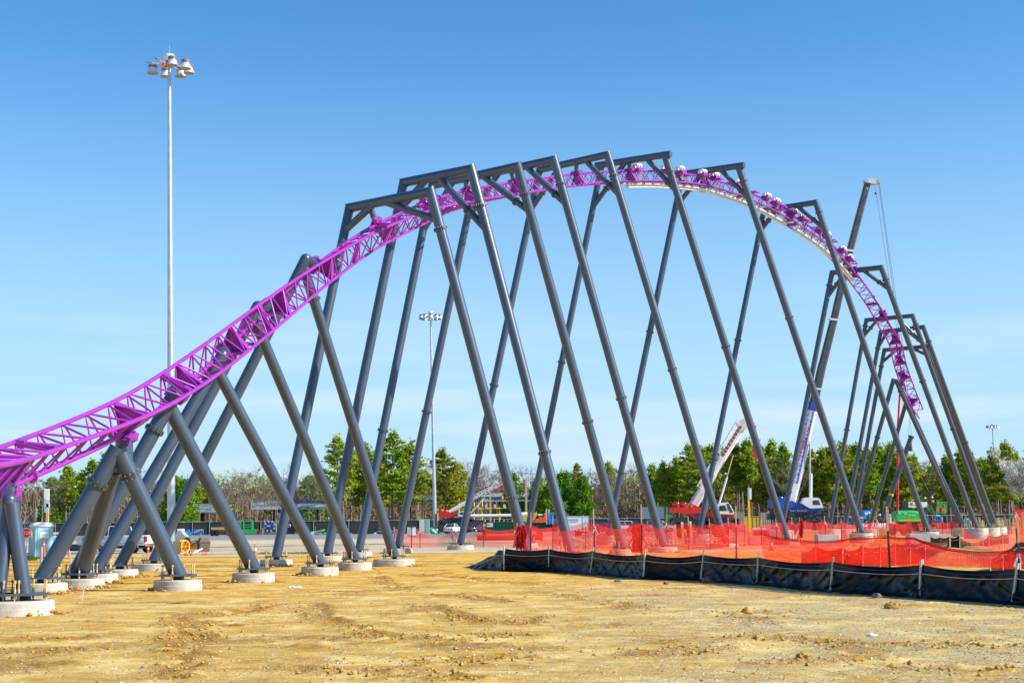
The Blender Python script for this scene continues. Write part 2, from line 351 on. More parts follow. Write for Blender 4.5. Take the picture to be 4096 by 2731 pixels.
def groundmat():
    m = bpy.data.materials.new('dirt and lot surface'); m.use_nodes = True; nt = m.node_tree; N = nt.nodes; L = nt.links
    b = N['Principled BSDF']; b.inputs['Roughness'].default_value = .95; b.inputs['Specular IOR Level'].default_value = .15
    ge = N.new('ShaderNodeNewGeometry'); pos = ge.outputs['Position']; sp = N.new('ShaderNodeSeparateXYZ'); L.new(pos, sp.inputs[0])
    def noise(sc, det=6, ro=.6, vec=None, map_=None):
        n = N.new('ShaderNodeTexNoise'); n.inputs['Scale'].default_value = sc; n.inputs['Detail'].default_value = det; n.inputs['Roughness'].default_value = ro
        if map_:
            mp = N.new('ShaderNodeMapping'); mp.inputs['Scale'].default_value = map_; L.new(pos, mp.inputs[0]); L.new(mp.outputs[0], n.inputs['Vector'])
        else: L.new(pos, n.inputs['Vector'])
        return n.outputs[0]
    def ramp(src, stops):
        r = N.new('ShaderNodeValToRGB'); L.new(src, r.inputs[0]); e = r.color_ramp.elements
        while len(e) < len(stops): e.new(.5)
        for q, (p, c) in zip(e, stops): q.position = p; q.color = (*c, 1)
        return r.outputs[0]
    def mixc(f, a, b_, t='MIX'):
        x = N.new('ShaderNodeMixRGB'); x.blend_type = t
        for i, s in ((0, f), (1, a), (2, b_)):
            if isinstance(s, (int, float)): x.inputs[i].default_value = s
            elif isinstance(s, tuple): x.inputs[i].default_value = (*s, 1)
            else: L.new(s, x.inputs[i])
        return x.outputs[0]
    def mrange(src, a, b_, c=0, d=1):
        x = N.new('ShaderNodeMapRange'); L.new(src, x.inputs[0])
        for i, q in enumerate((a, b_, c, d)): x.inputs[i + 1].default_value = q
        return x.outputs[0]
    def math_(op, a, b_=0):
        x = N.new('ShaderNodeMath'); x.operation = op
        for i, s in enumerate((a, b_)):
            if isinstance(s, (int, float)): x.inputs[i].default_value = s
            else: L.new(s, x.inputs[i])
        return x.outputs[0]
    sandy = ramp(noise(1.1, 9, .72), [(.30, (.44, .225, .030)), (.46, (.63, .375, .075)), (.60, (.78, .545, .175))])
    at = N.new('ShaderNodeAttribute'); at.attribute_name = 'damp'
    fine = noise(4.5, 8, .75)
    dm = mrange(math_('ADD', math_('MULTIPLY', at.outputs['Fac'], .85), math_('MULTIPLY', math_('SUBTRACT', fine, .5), 2.4)), .2, .62)
    dirt = mixc(math_('MULTIPLY', dm, .95), sandy, ramp(noise(6, 6, .7), [(.35, (.23, .10, .010)), (.65, (.47, .24, .03))]))
    # small stones lying in the sand
    vo = N.new('ShaderNodeTexVoronoi'); vo.inputs['Scale'].default_value = 22; L.new(pos, vo.inputs['Vector'])
    pebble = ramp(vo.outputs['Distance'], [(.16, (1, 1, 1)), (.3, (0, 0, 0))])
    pm = math_('MULTIPLY', pebble, ramp(noise(.35, 4), [(.40, (0, 0, 0)), (.6, (1, 1, 1))]))
    gx = mrange(sp.outputs[0], -4, 9, .35, 1); pm = math_('MULTIPLY', pm, gx)
    pcol = ramp(vo.outputs['Color'], [(.2, (.13, .125, .13)), (.55, (.34, .32, .30)), (.85, (.6, .57, .5))])
    dirt = mixc(pm, dirt, pcol)
    # grey gravelly stretch on the right
    gm_ = math_('MULTIPLY', mrange(math_('ADD', sp.outputs[0], math_('MULTIPLY', noise(.3, 4), 10)), 5.0, 9.5, .30, 1), mrange(sp.outputs[1], 56, 40))
    v2 = N.new('ShaderNodeTexVoronoi'); v2.inputs['Scale'].default_value = 38; L.new(pos, v2.inputs['Vector'])
    grav = ramp(v2.outputs['Color'], [(.15, (.16, .15, .14)), (.4, (.42, .36, .25)), (.6, (.62, .50, .30)), (.9, (.80, .74, .62))])
    gmask = ramp(noise(1.0, 8, .72), [(.38, (0, 0, 0)), (.52, (1, 1, 1))])
    dirt = mixc(math_('MULTIPLY', math_('MULTIPLY', gm_, gmask), .92), dirt, grav)
    salt = ramp(noise(34, 3, .8), [(.34, (.52, .50, .46)), (.5, (1, 1, 1)), (.66, (1.25, 1.25, 1.3))])
    dirt = mixc(.75, dirt, salt, 'MULTIPLY')
    blot = ramp(noise(2.3, 9, .78), [(.47, (0, 0, 0)), (.55, (1, 1, 1))])
    zone = ramp(noise(.22, 5, .65), [(.38, (.1, .1, .1)), (.62, (1, 1, 1))])
    dirt = mixc(math_('MULTIPLY', math_('MULTIPLY', blot, zone), .62), dirt, (.40, .195, .022))
    pale = ramp(noise(.6, 8, .7), [(.5, (0, 0, 0)), (.62, (1, 1, 1))])
    dirt = mixc(math_('MULTIPLY', pale, .7), dirt, (.86, .68, .33))
    back = mrange(sp.outputs[1], 36, 60, 0, .4)
    dirt = mixc(math_('MULTIPLY', back, ramp(noise(.7, 6, .7), [(.42, (0, 0, 0)), (.55, (1, 1, 1))])), dirt, (.55, .27, .035))
    dirt = mixc(1, dirt, (1.12, 1.06, .80), 'MULTIPLY')
    lot = ramp(noise(.12, 7, .65, map_=(.5, 2.2, 1)), [(.35, (.46, .35, .21)), (.5, (.58, .46, .30)), (.68, (.66, .55, .39))])
    asph = ramp(noise(.2, 6, .6, map_=(.6, 1.8, 1)), [(.35, (.20, .19, .18)), (.65, (.31, .29, .27))])
    yn = math_('ADD', sp.outputs[1], math_('MULTIPLY', math_('SUBTRACT', noise(.09, 6, .7), .5), 46))
    right = mrange(sp.outputs[0], 16, 30)  # bare earth reaches further back on the right
    dl = math_('SUBTRACT', mrange(yn, 92, 101), math_('MULTIPLY', right, .85))
    c = mixc(dl, dirt, lot)
    c = mixc(mrange(yn, 172, 196), c, asph)
    bl = math_('MULTIPLY', mrange(math_('ABSOLUTE', math_('SUBTRACT', yn, 140)), 3.0, .5), .6)
    c = mixc(bl, c, (.17, .12, .07))
    L.new(c, b.inputs['Base Color'])
    h1 = math_('ADD', noise(9, 8, .8), math_('MULTIPLY', noise(1.6, 4), .8)); h2 = math_('MULTIPLY', vo.outputs['Distance'], -.5)
    bu = N.new('ShaderNodeBump'); bu.inputs['Strength'].default_value = .9; bu.inputs['Distance'].default_value = .08
    L.new(h1, bu.inputs['Height']); L.new(bu.outputs[0], b.inputs['Normal'])
    return m
M['ground'] = groundmat()
GO = g.build('ground', M['ground'])
at_ = GO.data.attributes.new('damp', 'FLOAT', 'POINT')
at_.data.foreach_set('value', [min(1, churn(q.x, q.y)) if 8 < q.y < 110 and abs(q.x) < 60 else 0 for q in vs])
tag(GO, 'bare ochre dirt with tyre tracks running back to a tan lot', 'ground', kind='structure')

# parking lines on the far asphalt
pk = MB(); rr = random.Random(4)
for row in (196, 210, 226, 243):
    for i in range(-26, 14):
        x = i * 3.4 + (row % 7); 
        if rr.random() < .55: pk.add([(x, row, .012), (x + .14, row, .012), (x + .9, row + 5, .012), (x + .76, row + 5, .012)], [(0, 1, 2, 3)])
tag(pk.build('parking_lines', M['offwhite']), 'faded white bay lines painted on the far asphalt', 'road marking', kind='structure')

# loose gravel and clods (nobody could count them)
rr = random.Random(11); gv = MB(); cl = MB()
OC = [V((1, 0, 0)), V((-1, 0, 0)), V((0, 1, 0)), V((0, -1, 0)), V((0, 0, 1)), V((0, 0, -1))]
OF = [(0, 2, 4), (2, 1, 4), (1, 3, 4), (3, 0, 4), (2, 0, 5), (1, 2, 5), (3, 1, 5), (0, 3, 5)]
def lump(mb, p, s, mi=0):
    mb.add([p + V((q.x * s * rr.uniform(.7, 1.3), q.y * s * rr.uniform(.7, 1.3), q.z * s * rr.uniform(.4, .8))) for q in OC], OF, False, mi)
for i in range(30000):
    y = 16 + 34 * rr.random() ** 1.6; x = y * rr.uniform(-.38, .38)
    if NZ.noise((x * .3, y * .3, 9)) + x * .025 < rr.uniform(-.6, .5): continue
    lump(gv, V((x, y, gh(x, y))), .006 + .02 * rr.random() ** 3 + (.02 if rr.random() < .02 else 0), rr.choice((0, 0, 1, 2)))
tag(gv.build('gravel', [M['stone'], M['offwhite'], M['block']]), 'scattered grey and white gravel lying on the near dirt', 'gravel', kind='stuff')
for i in range(16000):
    if rr.random() < .6:
        a, b = rr.choice(RP); x = a + rr.gauss(0, .4); y = b + rr.gauss(0, .4)
    else: y = 17 + 58 * rr.random() ** 1.3; x = y * rr.uniform(-.38, .38)
    if churn(x, y) < rr.uniform(-.12, .9): continue
    lump(cl, V((x, y, gh(x, y) + .005)), .010 + .05 * rr.random() ** 4)
tag(cl.build('dirt_clods', M['ochre']), 'broken ochre dirt clods strewn along the tyre tracks', 'dirt', kind='stuff')
# ------------------------------------------------------------ coaster track path
KEYS = [(-114, 1861, 33, 0), (144, 1782, 39.5, 10), (531, 1630, 45.5, 23), (762, 1495, 50.5, 37), (960, 1351, 56, 54), (1148, 1206, 61.5, 77), (1333, 1071, 67, 102), (1522, 954, 72, 123), (1711, 869, 78, 135), (1866, 819, 86.5, 160), (2058, 780, 95.5, 173), (2309, 742, 107, 178), (2452, 730, 111.5, 180), (2654, 730, 117, 180), (2848, 756, 122.5, 180), (3061, 838, 127.5, 180), (3309, 997, 134, 180), (3472, 1192, 140.5, 180), (3540, 1307, 144, 179), (3580, 1374, 146.5, 178), (3605, 1474, 149.5, 165), (3646, 1580, 152.5, 130), (3685, 1655, 155, 100)]
kp = [P(*k[:3]) for k in KEYS]; kr = [k[3] for k in KEYS]
kp.insert(0, kp[0] * 2 - kp[1] + V((-.3, 0, .35))); kr.insert(0, 0)
def cr4(a, b, c, d, t): return ((b * 2) + (c - a) * t + (a * 2 - b * 5 + c * 4 - d) * t * t + (b * 3 - a - c * 3 + d) * t ** 3) * .5
TP = []; TR = []
for i in range(len(kp) - 1):
    q = [kp[max(i - 1, 0)], kp[i], kp[i + 1], kp[min(i + 2, len(kp) - 1)]]
    for k in range(24): TP.append(cr4(*q, k / 24)); TR.append(kr[i] + (kr[i + 1] - kr[i]) * (k / 24))
TP.append(kp[-1]); TR.append(kr[-1])
for _ in range(8): TP = [TP[0]] + [(TP[i - 1] + TP[i] * 2 + TP[i + 1]) / 4 for i in range(1, len(TP) - 1)] + [TP[-1]]
for _ in range(60): TR = [TR[0]] + [(TR[i - 1] + TR[i] * 2 + TR[i + 1]) / 4 for i in range(1, len(TR) - 1)] + [TR[-1]]
SL = [0]
for i in range(1, len(TP)): SL.append(SL[-1] + (TP[i] - TP[i - 1]).length)
TLEN = SL[-1]
import bisect
GA, SD = 1.2, .88
def tf(s):
    s = max(0, min(TLEN - 1e-3, s)); i = min(bisect.bisect_right(SL, s) - 1, len(TP) - 2); t = (s - SL[i]) / (SL[i + 1] - SL[i])
    c = TP[i].lerp(TP[i + 1], t); a = max(i - 3, 0); b = min(i + 4, len(TP) - 1)
    T = (TP[b] - TP[a]).normalized(); r = rad(TR[i] + (TR[i + 1] - TR[i]) * t)
    sd = T.cross(V((0, 0, 1))).normalized(); u = sd.cross(T)
    return c, T, sd * math.cos(r) - u * math.sin(r), u * math.cos(r) + sd * math.sin(r)
def RR(s): c, T, sd, up = tf(s); return c + sd * GA / 2
def LR(s): c, T, sd, up = tf(s); return c - sd * GA / 2
def SP(s): c, T, sd, up = tf(s); return c - up * SD
def s_at(x, y, fn=None): # arc length whose picture point is nearest to (x, y)
    best = (1e9, 0)
    for k in range(int(TLEN * 8)):
        q = (fn(k / 8) if fn else tf(k / 8)[0]); px, py = proj(q); d = (px - x) ** 2 + (py - y) ** 2
        if d < best[0]: best = (d, k / 8)
    return best[1]
# ------------------------------------------------------------ coaster supports
SUPX = []   # track positions that carry a gusset
def solve_line(a, b, x=None, y=None):
    lo, hi = 0., 1.
    for _ in range(40):
        m = (lo + hi) / 2; px, py = proj(a.lerp(b, m))
        ra, rb = proj(a), proj(b)
        if x is not None: go = (px < x) == (rb[0] > ra[0])
        else: go = (py < y) == (rb[1] > ra[1])
        if go: lo = m
        else: hi = m
    return (lo + hi) / 2
def flange(parent, p, d, r, n=14):
    m = MB(); m.tube(p - d * .055, p - d * .006, r + .085, n=24); m.tube(p + d * .006, p + d * .055, r + .085, n=24)
    a = d.orthogonal().normalized(); b = d.cross(a)
    for k in range(n):
        t = 2 * math.pi * k / n; q = p + (a * math.cos(t) + b * math.sin(t)) * (r + .048); m.tube(q - d * .1, q + d * .1, .02, n=6, mi=1)
    return m.build('flange', [M['flange'], M['bolt']], parent)
ROD = []
def rod_mesh():
    if not ROD:
        k = MB(); k.tube((0, 0, -.3), (0, 0, .24), .018, n=8)
        k.tube((0, 0, .012), (0, 0, .10), .034, n=6); k.tube((0, 0, -.13), (0, 0, -.055), .034, n=6); k.tube((0, 0, .24), (0, 0, .31), .03, n=8)
        me = bpy.data.meshes.new('anchor_rod'); me.from_pydata([tuple(q) for q in k.v], [], k.f); me.materials.append(M['brass']); me.polygons.foreach_set('use_smooth', k.sm); ROD.append(me)
    return ROD[0]
def baseplate(parent, p, r, rot, big):
    a = .8 if big else .56; b_ = .5 if big else .42; z = p.z
    m = MB(); ca, sa = math.cos(rot), math.sin(rot); X = V((ca, sa, 0)); Y = V((-sa, ca, 0))
    hexa = [p + X * q[0] + Y * q[1] for q in ((-a, -b_ * .5), (-a * .6, -b_), (a * .6, -b_), (a, -b_ * .5), (a, b_ * .5), (a * .6, b_), (-a * .6, b_), (-a, b_ * .5))]
    m.prism([q + V((0, 0, -.05)) for q in hexa], (0, 0, .06)); m.build('base_plate', M['steel'], parent)
    spots = [(-.86, -.3), (-.86, .3), (.86, -.3), (.86, .3), (-.45, -.78), (.45, -.78), (.45, .78), (-.45, .78)]
    if not big: spots = spots[:4] + spots[4:8:2]
    for u, v in spots:
        q = p + X * a * u + Y * b_ * v; o = bpy.data.objects.new('anchor_rod', rod_mesh()); C.objects.link(o); o.parent = parent; o.location = q - ORG[parent.name]
    s_ = MB(); s_.box(p.x - .13, p.x + .13, p.y - .13, p.y + .13, z - .32, z - .05); s_.build('shim_pedestal', M['dark'], parent)
def leg(parent, top, foot, r, mit=None, name='leg'):
    m = MB(); d = (foot - top).normalized(); m.tube(top, foot + d * .0, r, n=28, c0=mit, c1=V((0, 0, 1)))
    return m.build(name, M['steel'], parent)
FOOT_LABELS = []
def footing(p, rad_, h, label, tall=False):
    m = MB(); c = V((p.x, p.y, 0)); rr_ = rad_
    m.lathe(c, [(rr_ + .015, -.3), (rr_ + .015, h * .48), (rr_, h * .5), (rr_, h - .03), (rr_ - .03, h), (1e-3, h)], n=40)
    o = m.build('concrete_footing', M['concrete'], org=c)
    tag(o, label, 'footing', 'concrete footings under the coaster supports'); return o
GRP = 'grey tubular supports of the coaster'

def mitre_plate(parent, p, d1, d2, r):
    n = (d1 - d2).normalized(); m = MB()
    q = (d1 + d2)
    m.tube(p - d2 * 0, p + d2 * .012, r * 1.07, n=28, c0=n, c1=n); m.build('mitre_plate', M['flange'], parent)

def portal(lab, tops, Yc, feet, r2, braces, fl, ends='mm', hang=True, zf=.5, frad=.78, fh=.33, flab=None, brf=(.55, .5), saddle=None, sides='LR'):
    (xl, yl), (xr, yr) = tops
    kl = ray(xl, yl); kr_ = ray(xr, yr); kl = kl.z / kl.y; kr_ = kr_.z / kr_.y
    z = HC + 2 * Yc / (1 / kl + 1 / kr_)
    BL = P(xl, yl, (z - HC) / kl); BR = P(xr, yr, (z - HC) / kr_); bd = (BR - BL).normalized()
    FL = P(*feet[0]); FL.z = zf; FR = P(*feet[1]); FR.z = zf
    rl_, rr2 = r2; r = (rl_ + rr2) / 2
    root = thing('coaster_support', lab, 'coaster support', (FL.x, FL.y, 0), group=GRP)
    inset = r * 1.9
    TLp = BL if ends[0] == 'm' else BL + bd * inset; TRp = BR if ends[1] == 'm' else BR - bd * inset
    dl = (FL - TLp).normalized(); dr = (FR - TRp).normalized()
    nl = (dl - bd).normalized(); nr = (dr + bd).normalized()
    m = MB(); m.tube(BL, BR, r, n=28, c0=nl if ends[0] == 'm' else None, c1=nr if ends[1] == 'm' else None); m.build('beam', M['steel'], root)
    leg(root, TLp, FL, rl_, nl if ends[0] == 'm' else None); leg(root, TRp, FR, rr2, nr if ends[1] == 'm' else None)
    if ends[0] == 'm': mitre_plate(root, BL, dl, bd, r)
    if ends[1] == 'm': mitre_plate(root, BR, dr, -bd, r)
    for side, y in fl:
        a, b = (TLp, FL) if side == 'L' else (TRp, FR)
        t = solve_line(a, b, y=y); flange(root, a.lerp(b, t), (b - a).normalized(), rl_ if side == 'L' else rr2)
    for i, br in enumerate(braces):
        if not br: continue
        xb, yl_, ff = br; a = BL.lerp(BR, solve_line(BL, BR, x=xb)); q0, q1 = (TLp, FL) if i == 0 else (TRp, FR)
        b = q0.lerp(q1, solve_line(q0, q1, y=yl_)); m = MB(); m.tube(a, b, r * .74, n=24); m.build('brace', M['steel'], root)
        if ff: flange(root, a.lerp(b, ff), (b - a).normalized(), r * .74, 12)
    # hanger from the beam down to the track spine
    best = min(((SP(k / 10) - BL.lerp(BR, t / 60)).length, k / 10, t / 60) for k in range(int(TLEN * 10)) for t in range(15, 46, 3) if abs(TP[0].y) >= 0 and abs(SP(k / 10).y - Yc) < 6) if hang else None
    if best and best[0] < 4.5:
        sp = SP(best[1]); bp = BL.lerp(BR, best[2]); SUPX.append(best[1])
        up = (bp - sp).normalized(); m = MB(); m.tube(bp, sp + up * .22, r * .62, n=20); m.tube(sp + up * .2, sp + up * .24, r * .95, n=20); m.build('hanger', M['steel'], root)
    for f_, nm in ((FL, 0), (FR, 1)):
        baseplate(root, f_, r, 0.1, frad > .9)
        footing(f_, frad, zf - (.17 if fh < .6 else .1), flab[nm])
    return root

A = lambda x, y, Y: P(x, y, Y)
def lowsup(lab, legs, Ylist, r, stub, fl, fc=None, arm=None, flab=None, frad=.75, cat_part='leg', zf=.5, feet_foot=None):
    """legs: list of (xtop, ytop, Ytop, xfoot, yfoot, Yfoot)"""
    F0 = P(*legs[0][3:]); root = thing('coaster_support', lab, 'coaster support', (F0.x, F0.y, 0), group=GRP)
    ax = []
    for k, l in enumerate(legs):
        t = P(*l[:3]); f = P(*l[3:]); f.z = zf; ax.append((t, f)); leg(root, t, f, r); baseplate(root, f, r, .15 + .3 * k, False)
        if feet_foot is None or feet_foot[k]: footing(fc or f, frad, zf - .17, flab[k])
    for k, y in fl:
        a, b = ax[k]; t = solve_line(a, b, y=y); flange(root, a.lerp(b, t), (b - a).normalized(), r, 12)
    # head that reaches the track spine
    s = stub; sp = SP(s); SUPX.append(s); a = ax[0][0]; up = (a - sp); m = MB()
    if up.z < -.3 * up.length:
        hd = sp - V((0, 0, .2)); m.tube((hd.x, hd.y, a.z - .75), hd, r * 1.06, n=28); m.tube(hd - V((0, 0, .05)), hd, r + .1, n=28); m.tube(hd - V((0, 0, .42)), hd - V((0, 0, .38)), r * 1.12, n=28)
        m.build('column_head', M['steel'], root)
    else:
        m.tube(a, sp + up.normalized() * .2, r, n=28); m.tube(sp + up.normalized() * .17, sp + up.normalized() * .21, r + .08, n=24); m.build('stub_arm', M['steel'], root)
        m = MB(); m.ball(a, r * 1.002, n=28, m=20); m.build('elbow', M['steel'], root)
    return root

s1 = s_at(510, 1638); 
lowsup('shortest grey support at the far left edge, under the low end of the purple track', [(37, 2000, 34.8, -6, 2352, 34.4), (46, 2012, 34.6, 97, 2353, 34.6)], 0, .174, s_at(20, 1955, SP), [], P(44, 2353, 34.6), flab=['low round concrete footing cut by the left edge of the photo', 'broad round concrete footing nearest the camera at the left edge'], frad=1.0, feet_foot=(0, 1))
lowsup('low three legged grey support left of the white pickup with two collars', [(472, 1790, 45.2, 171, 2310, 44.9), (480, 1812, 45.2, 712, 2292, 46.4), (452, 1880, 46, 327, 2277, 48.3)], 0, .262, s_at(500, 1735, SP), [(0, 1932), (1, 1899)],
       flab=['concrete footing second from the left edge, half behind the nearest one', 'free standing front row concrete footing left of the brown trash can', 'oblong looking concrete footing that carries two crossing legs'])
lowsup('grey A shaped support right behind the three legged one, collar high on its left leg', [(692, 1585, 49.5, 300, 2280, 48.3), (672, 1618, 49.6, 1014, 2273, 52.2)], 0, .255, s_at(712, 1572, SP), [(0, 1719), (0, 2170)], flab=['', 'concrete footing with a dark crack line, fifth along the front row'], feet_foot=(0, 1))
lowsup('grey A shaped support whose right leg stands on the footing left of the orange cone', [(889, 1420, 55, 388, 2266, 52.9), (862, 1468, 55.2, 1280, 2247, 58.6)], 0, .23, s_at(896, 1402, SP), [], flab=['flat concrete footing under the pickup, behind the two legged footing', 'round concrete footing with spilled clay on its right side'])
lowsup('grey A shaped support with a square elbow just showing above the purple track', [(1030, 1225, 60, 480, 2250, 58), (1012, 1265, 60.2, 1419, 2229, 64.9)], 0, .232, s_at(1078, 1227, SP), [(1, 1316)], flab=['concrete footing in front of the pickup tail', 'round concrete footing just left of the biggest one in the front row'])
lowsup('grey A shaped support with an elbow pipe standing clear above the steep purple track', [(1222, 1035, 66, 616, 2241, 66), (1214, 1068, 66.2, 1576, 2220, 70)], 0, .242, s_at(1264, 1060, SP), [(1, 1197)], flab=['concrete footing farthest back on the left, right of the pickup', 'largest front row concrete footing with eight anchor rods, right end of the clear ground'], frad=1.0)

NEAR = 'pale concrete footing %s'
portal('tall grey portal support, first from the left with a flat top beam', ((1398, 832), (1722, 767)), 72, ((1106, 2215, 71), (2108, 2222, 71)), (0.243, 0.262), ((1500, 924, 0), (1533, 881, 0)), [('R', 916), ('R', 1990), ('L', 2024), ('L', 1092)],
       flab=['concrete footing with heaped clay against it behind the front row', 'concrete footing hidden behind the left end of the black silt fence'])
portal('tall grey portal support, second from the left, with a collar on its right brace', ((1614, 731), (1885, 677)), 78, ((1310, 2203, 78), (2281, 2190, 75.5)), (0.256, 0.268), ((1712, 850, 0), (1750, 924, .62)), [('R', 826), ('R', 1809), ('L', 1854)],
       flab=['second concrete footing of the back row left of the sign stand', 'concrete footing just behind the silt fence seen through the left panel of netting'])
portal('tall grey portal support, third from the left, its beam meeting the sky above the track', ((1728, 742), (2070, 666)), 87, ((1437, 2191, 86.8), (2488, 2187, 88)), (0.253, 0.28), ((1815, 925, 0), (1923, 848, .72)), [('R', 778), ('R', 1687), ('L', 1721)],
       flab=['third concrete footing of the back row, half behind the front legs', 'concrete footing behind the netting in front of the white trailer'])
portal('tall grey portal support, fourth from the left, sharing the crest of the arch', ((1904, 707), (2216, 639)), 95.5, ((1593, 2182, 98), (2650, 2171, 94.5)), (0.256, 0.292), ((2000, 880, .6), (2102, 821, .72)), [('R', 737), ('R', 1592), ('L', 1646)],
       flab=['concrete footing right behind the biggest front footing', 'concrete footing behind the netting beside a stack of upright planks'], frad=.95)
portal('tall grey portal support, fifth from the left, with collars on both braces', ((2158, 680), (2430, 619)), 107, ((1842, 2173, 108.5), (2897, 2156, 106)), (0.265, 0.29), ((2243, 837, .62), (2339, 784, .7)), [('R', 703), ('R', 1477), ('L', 1540)],
       flab=['lone concrete footing right of the white sign stand', 'concrete footing behind the netting below the big red crane'], frad=1.0)
portal('tall grey portal support at the highest point, its beam poking past the right leg', ((2384, 663), (2683, 616)), 113, ((2102, 2160, 116), (3147, 2143, 114)), (0.25, 0.296), ((2506, 827, .6), (2583, 768, .72)), [('R', 689), ('R', 1386), ('L', 1449)], ends='tt',
       flab=['concrete footing behind the netting and the long red roll', 'concrete footing behind the netting beside an orange cone'], frad=1.0)
portal('tall grey portal support past the crest, its capped beam end pointing right', ((2707, 700), (2977, 661)), 121.5, ((2433, 2142, 124), (3443, 2086, 124)), (0.26, 0.3), ((2815, 832, .5), (2879, 799, .72)), [('R', 725), ('R', 1271), ('L', 1327), ('L', 1890)], ends='tt',
       flab=['square looking concrete footing behind the netting near the parked cars', 'large concrete footing behind the netting in front of the blue crane wheel'], frad=1.0, zf=.9, fh=.8)
portal('grey portal support where the track dives behind the fans, third from the right', ((3055, 843), (3263, 810)), 130, ((2797, 2128, 131), (3709, 2095, 132)), (0.25, 0.275), ((3110, 930, .5), (3186, 918, .6)), [('R', 849), ('R', 1802), ('L', 884), ('L', 1360), ('L', 1835)],
       flab=['concrete footing below the red crane boom, behind netting', 'concrete footing under the leg that passes the green machine'], frad=1.0, zf=.9, fh=.8)
portal('grey portal support in front of the dark crane boom', ((3328, 1091), (3525, 1070)), 138, ((3126, 2116, 141), (3904, 2099, 143)), (0.25, 0.258), ((3385, 1190, .5), (3449, 1159, .62)), [('R', 1119), ('R', 1524), ('R', 1947), ('L', 1142), ('L', 1965)],
       flab=['tall concrete footing behind the netting left of the blue crane', 'tall drum shaped concrete footing, nearest of three at the right'], frad=1.15, zf=1.1, fh=1)
portal('grey portal support, higher of the slim ones at the right end', ((3465, 1280), (3650, 1263)), 143, ((3316, 2076, 146), (3953, 2095, 148)), (0.205, 0.222), ((3512, 1347, .5), (3590, 1375, .5)), [('R', 1299), ('R', 1714), ('L', 1304), ('L', 1719)],
       flab=['tall pale concrete drum behind netting, left of a pair', 'tall drum shaped concrete footing, middle of three at the right'], frad=1.1, zf=1.1, fh=1)
portal('grey portal support, middle one of the slim group at the right end', ((3523, 1328), (3693, 1308)), 147, ((3378, 2072, 150), (3983, 2095, 152)), (0.21, 0.23), ((3550, 1392, 0), (3620, 1400, .5)), [('R', 1366), ('R', 1771), ('L', 1393), ('L', 1800)],
       flab=['tall pale concrete drum behind netting, right of a pair', 'tall drum shaped concrete footing, farthest right of three'], frad=1.1, zf=1.1, fh=1)
portal('grey portal support, lowest flat topped one at the right end', ((3537, 1400), (3703, 1386)), 150, ((3406, 2072, 153), (3976, 2092, 156)), (0.21, 0.225), ((3590, 1449, 0), (3646, 1425, 0)), [('R', 1456), ('L', 1465), ('L', 1864)],
       flab=['concrete drum behind netting beside the white pickup', 'concrete drum hidden behind the farthest right footing'], frad=1.0, zf=1.1, fh=1)
lowsup('grey A frame at the right end, its apex tied to the dropping track', [(3575, 1514, 151, 3408, 2078, 155), (3583, 1520, 151, 3845, 2093, 156)], 0, .222, s_at(3598, 1500, SP), [(0, 1749), (1, 1562), (1, 1904)], flab=['concrete drum behind netting beside the workers', 'low concrete drum where two right hand legs meet the netting end'], frad=.95, zf=1.1)
lowsup('grey A frame behind the last one, carrying the lowest end of the track', [(3626, 1604, 154, 3476, 2077, 158), (3630, 1608, 154, 3856, 2082, 158)], 0, .215, s_at(3640, 1600, SP), [(0, 1754), (1, 1650)], flab=['concrete drum hidden behind the worker in the orange vest', 'low concrete drum behind the netting end'], frad=.95, zf=1.1)
# column hanging in slings
pa = P(3646, 1742, 159); pb_ = P(3529, 2076, 161)
root = thing('hanging_column', 'short grey column hanging in slings from the blue crane, yellow strap round it', 'steel column', (pb_.x, pb_.y, pb_.z))
m = MB(); m.tube(pa, pb_, .26, n=24); m.build('tube', M['steel'], root)
m = MB(); q = pa.lerp(pb_, .06); m.tube(q, P(3643, 1803, 159.3), .2, n=20); m.build('side_branch', M['steel'], root)
q = pa.lerp(pb_, .7); d_ = (pb_ - pa).normalized(); m = MB(); m.tube(q - d_ * .12, q + d_ * .12, .29, n=24); m.build('strap', M['yellow'], root)
flange(root, pa + d_ * .1, d_, .26, 12); flange(root, pa.lerp(pb_, .6), d_, .26, 12)
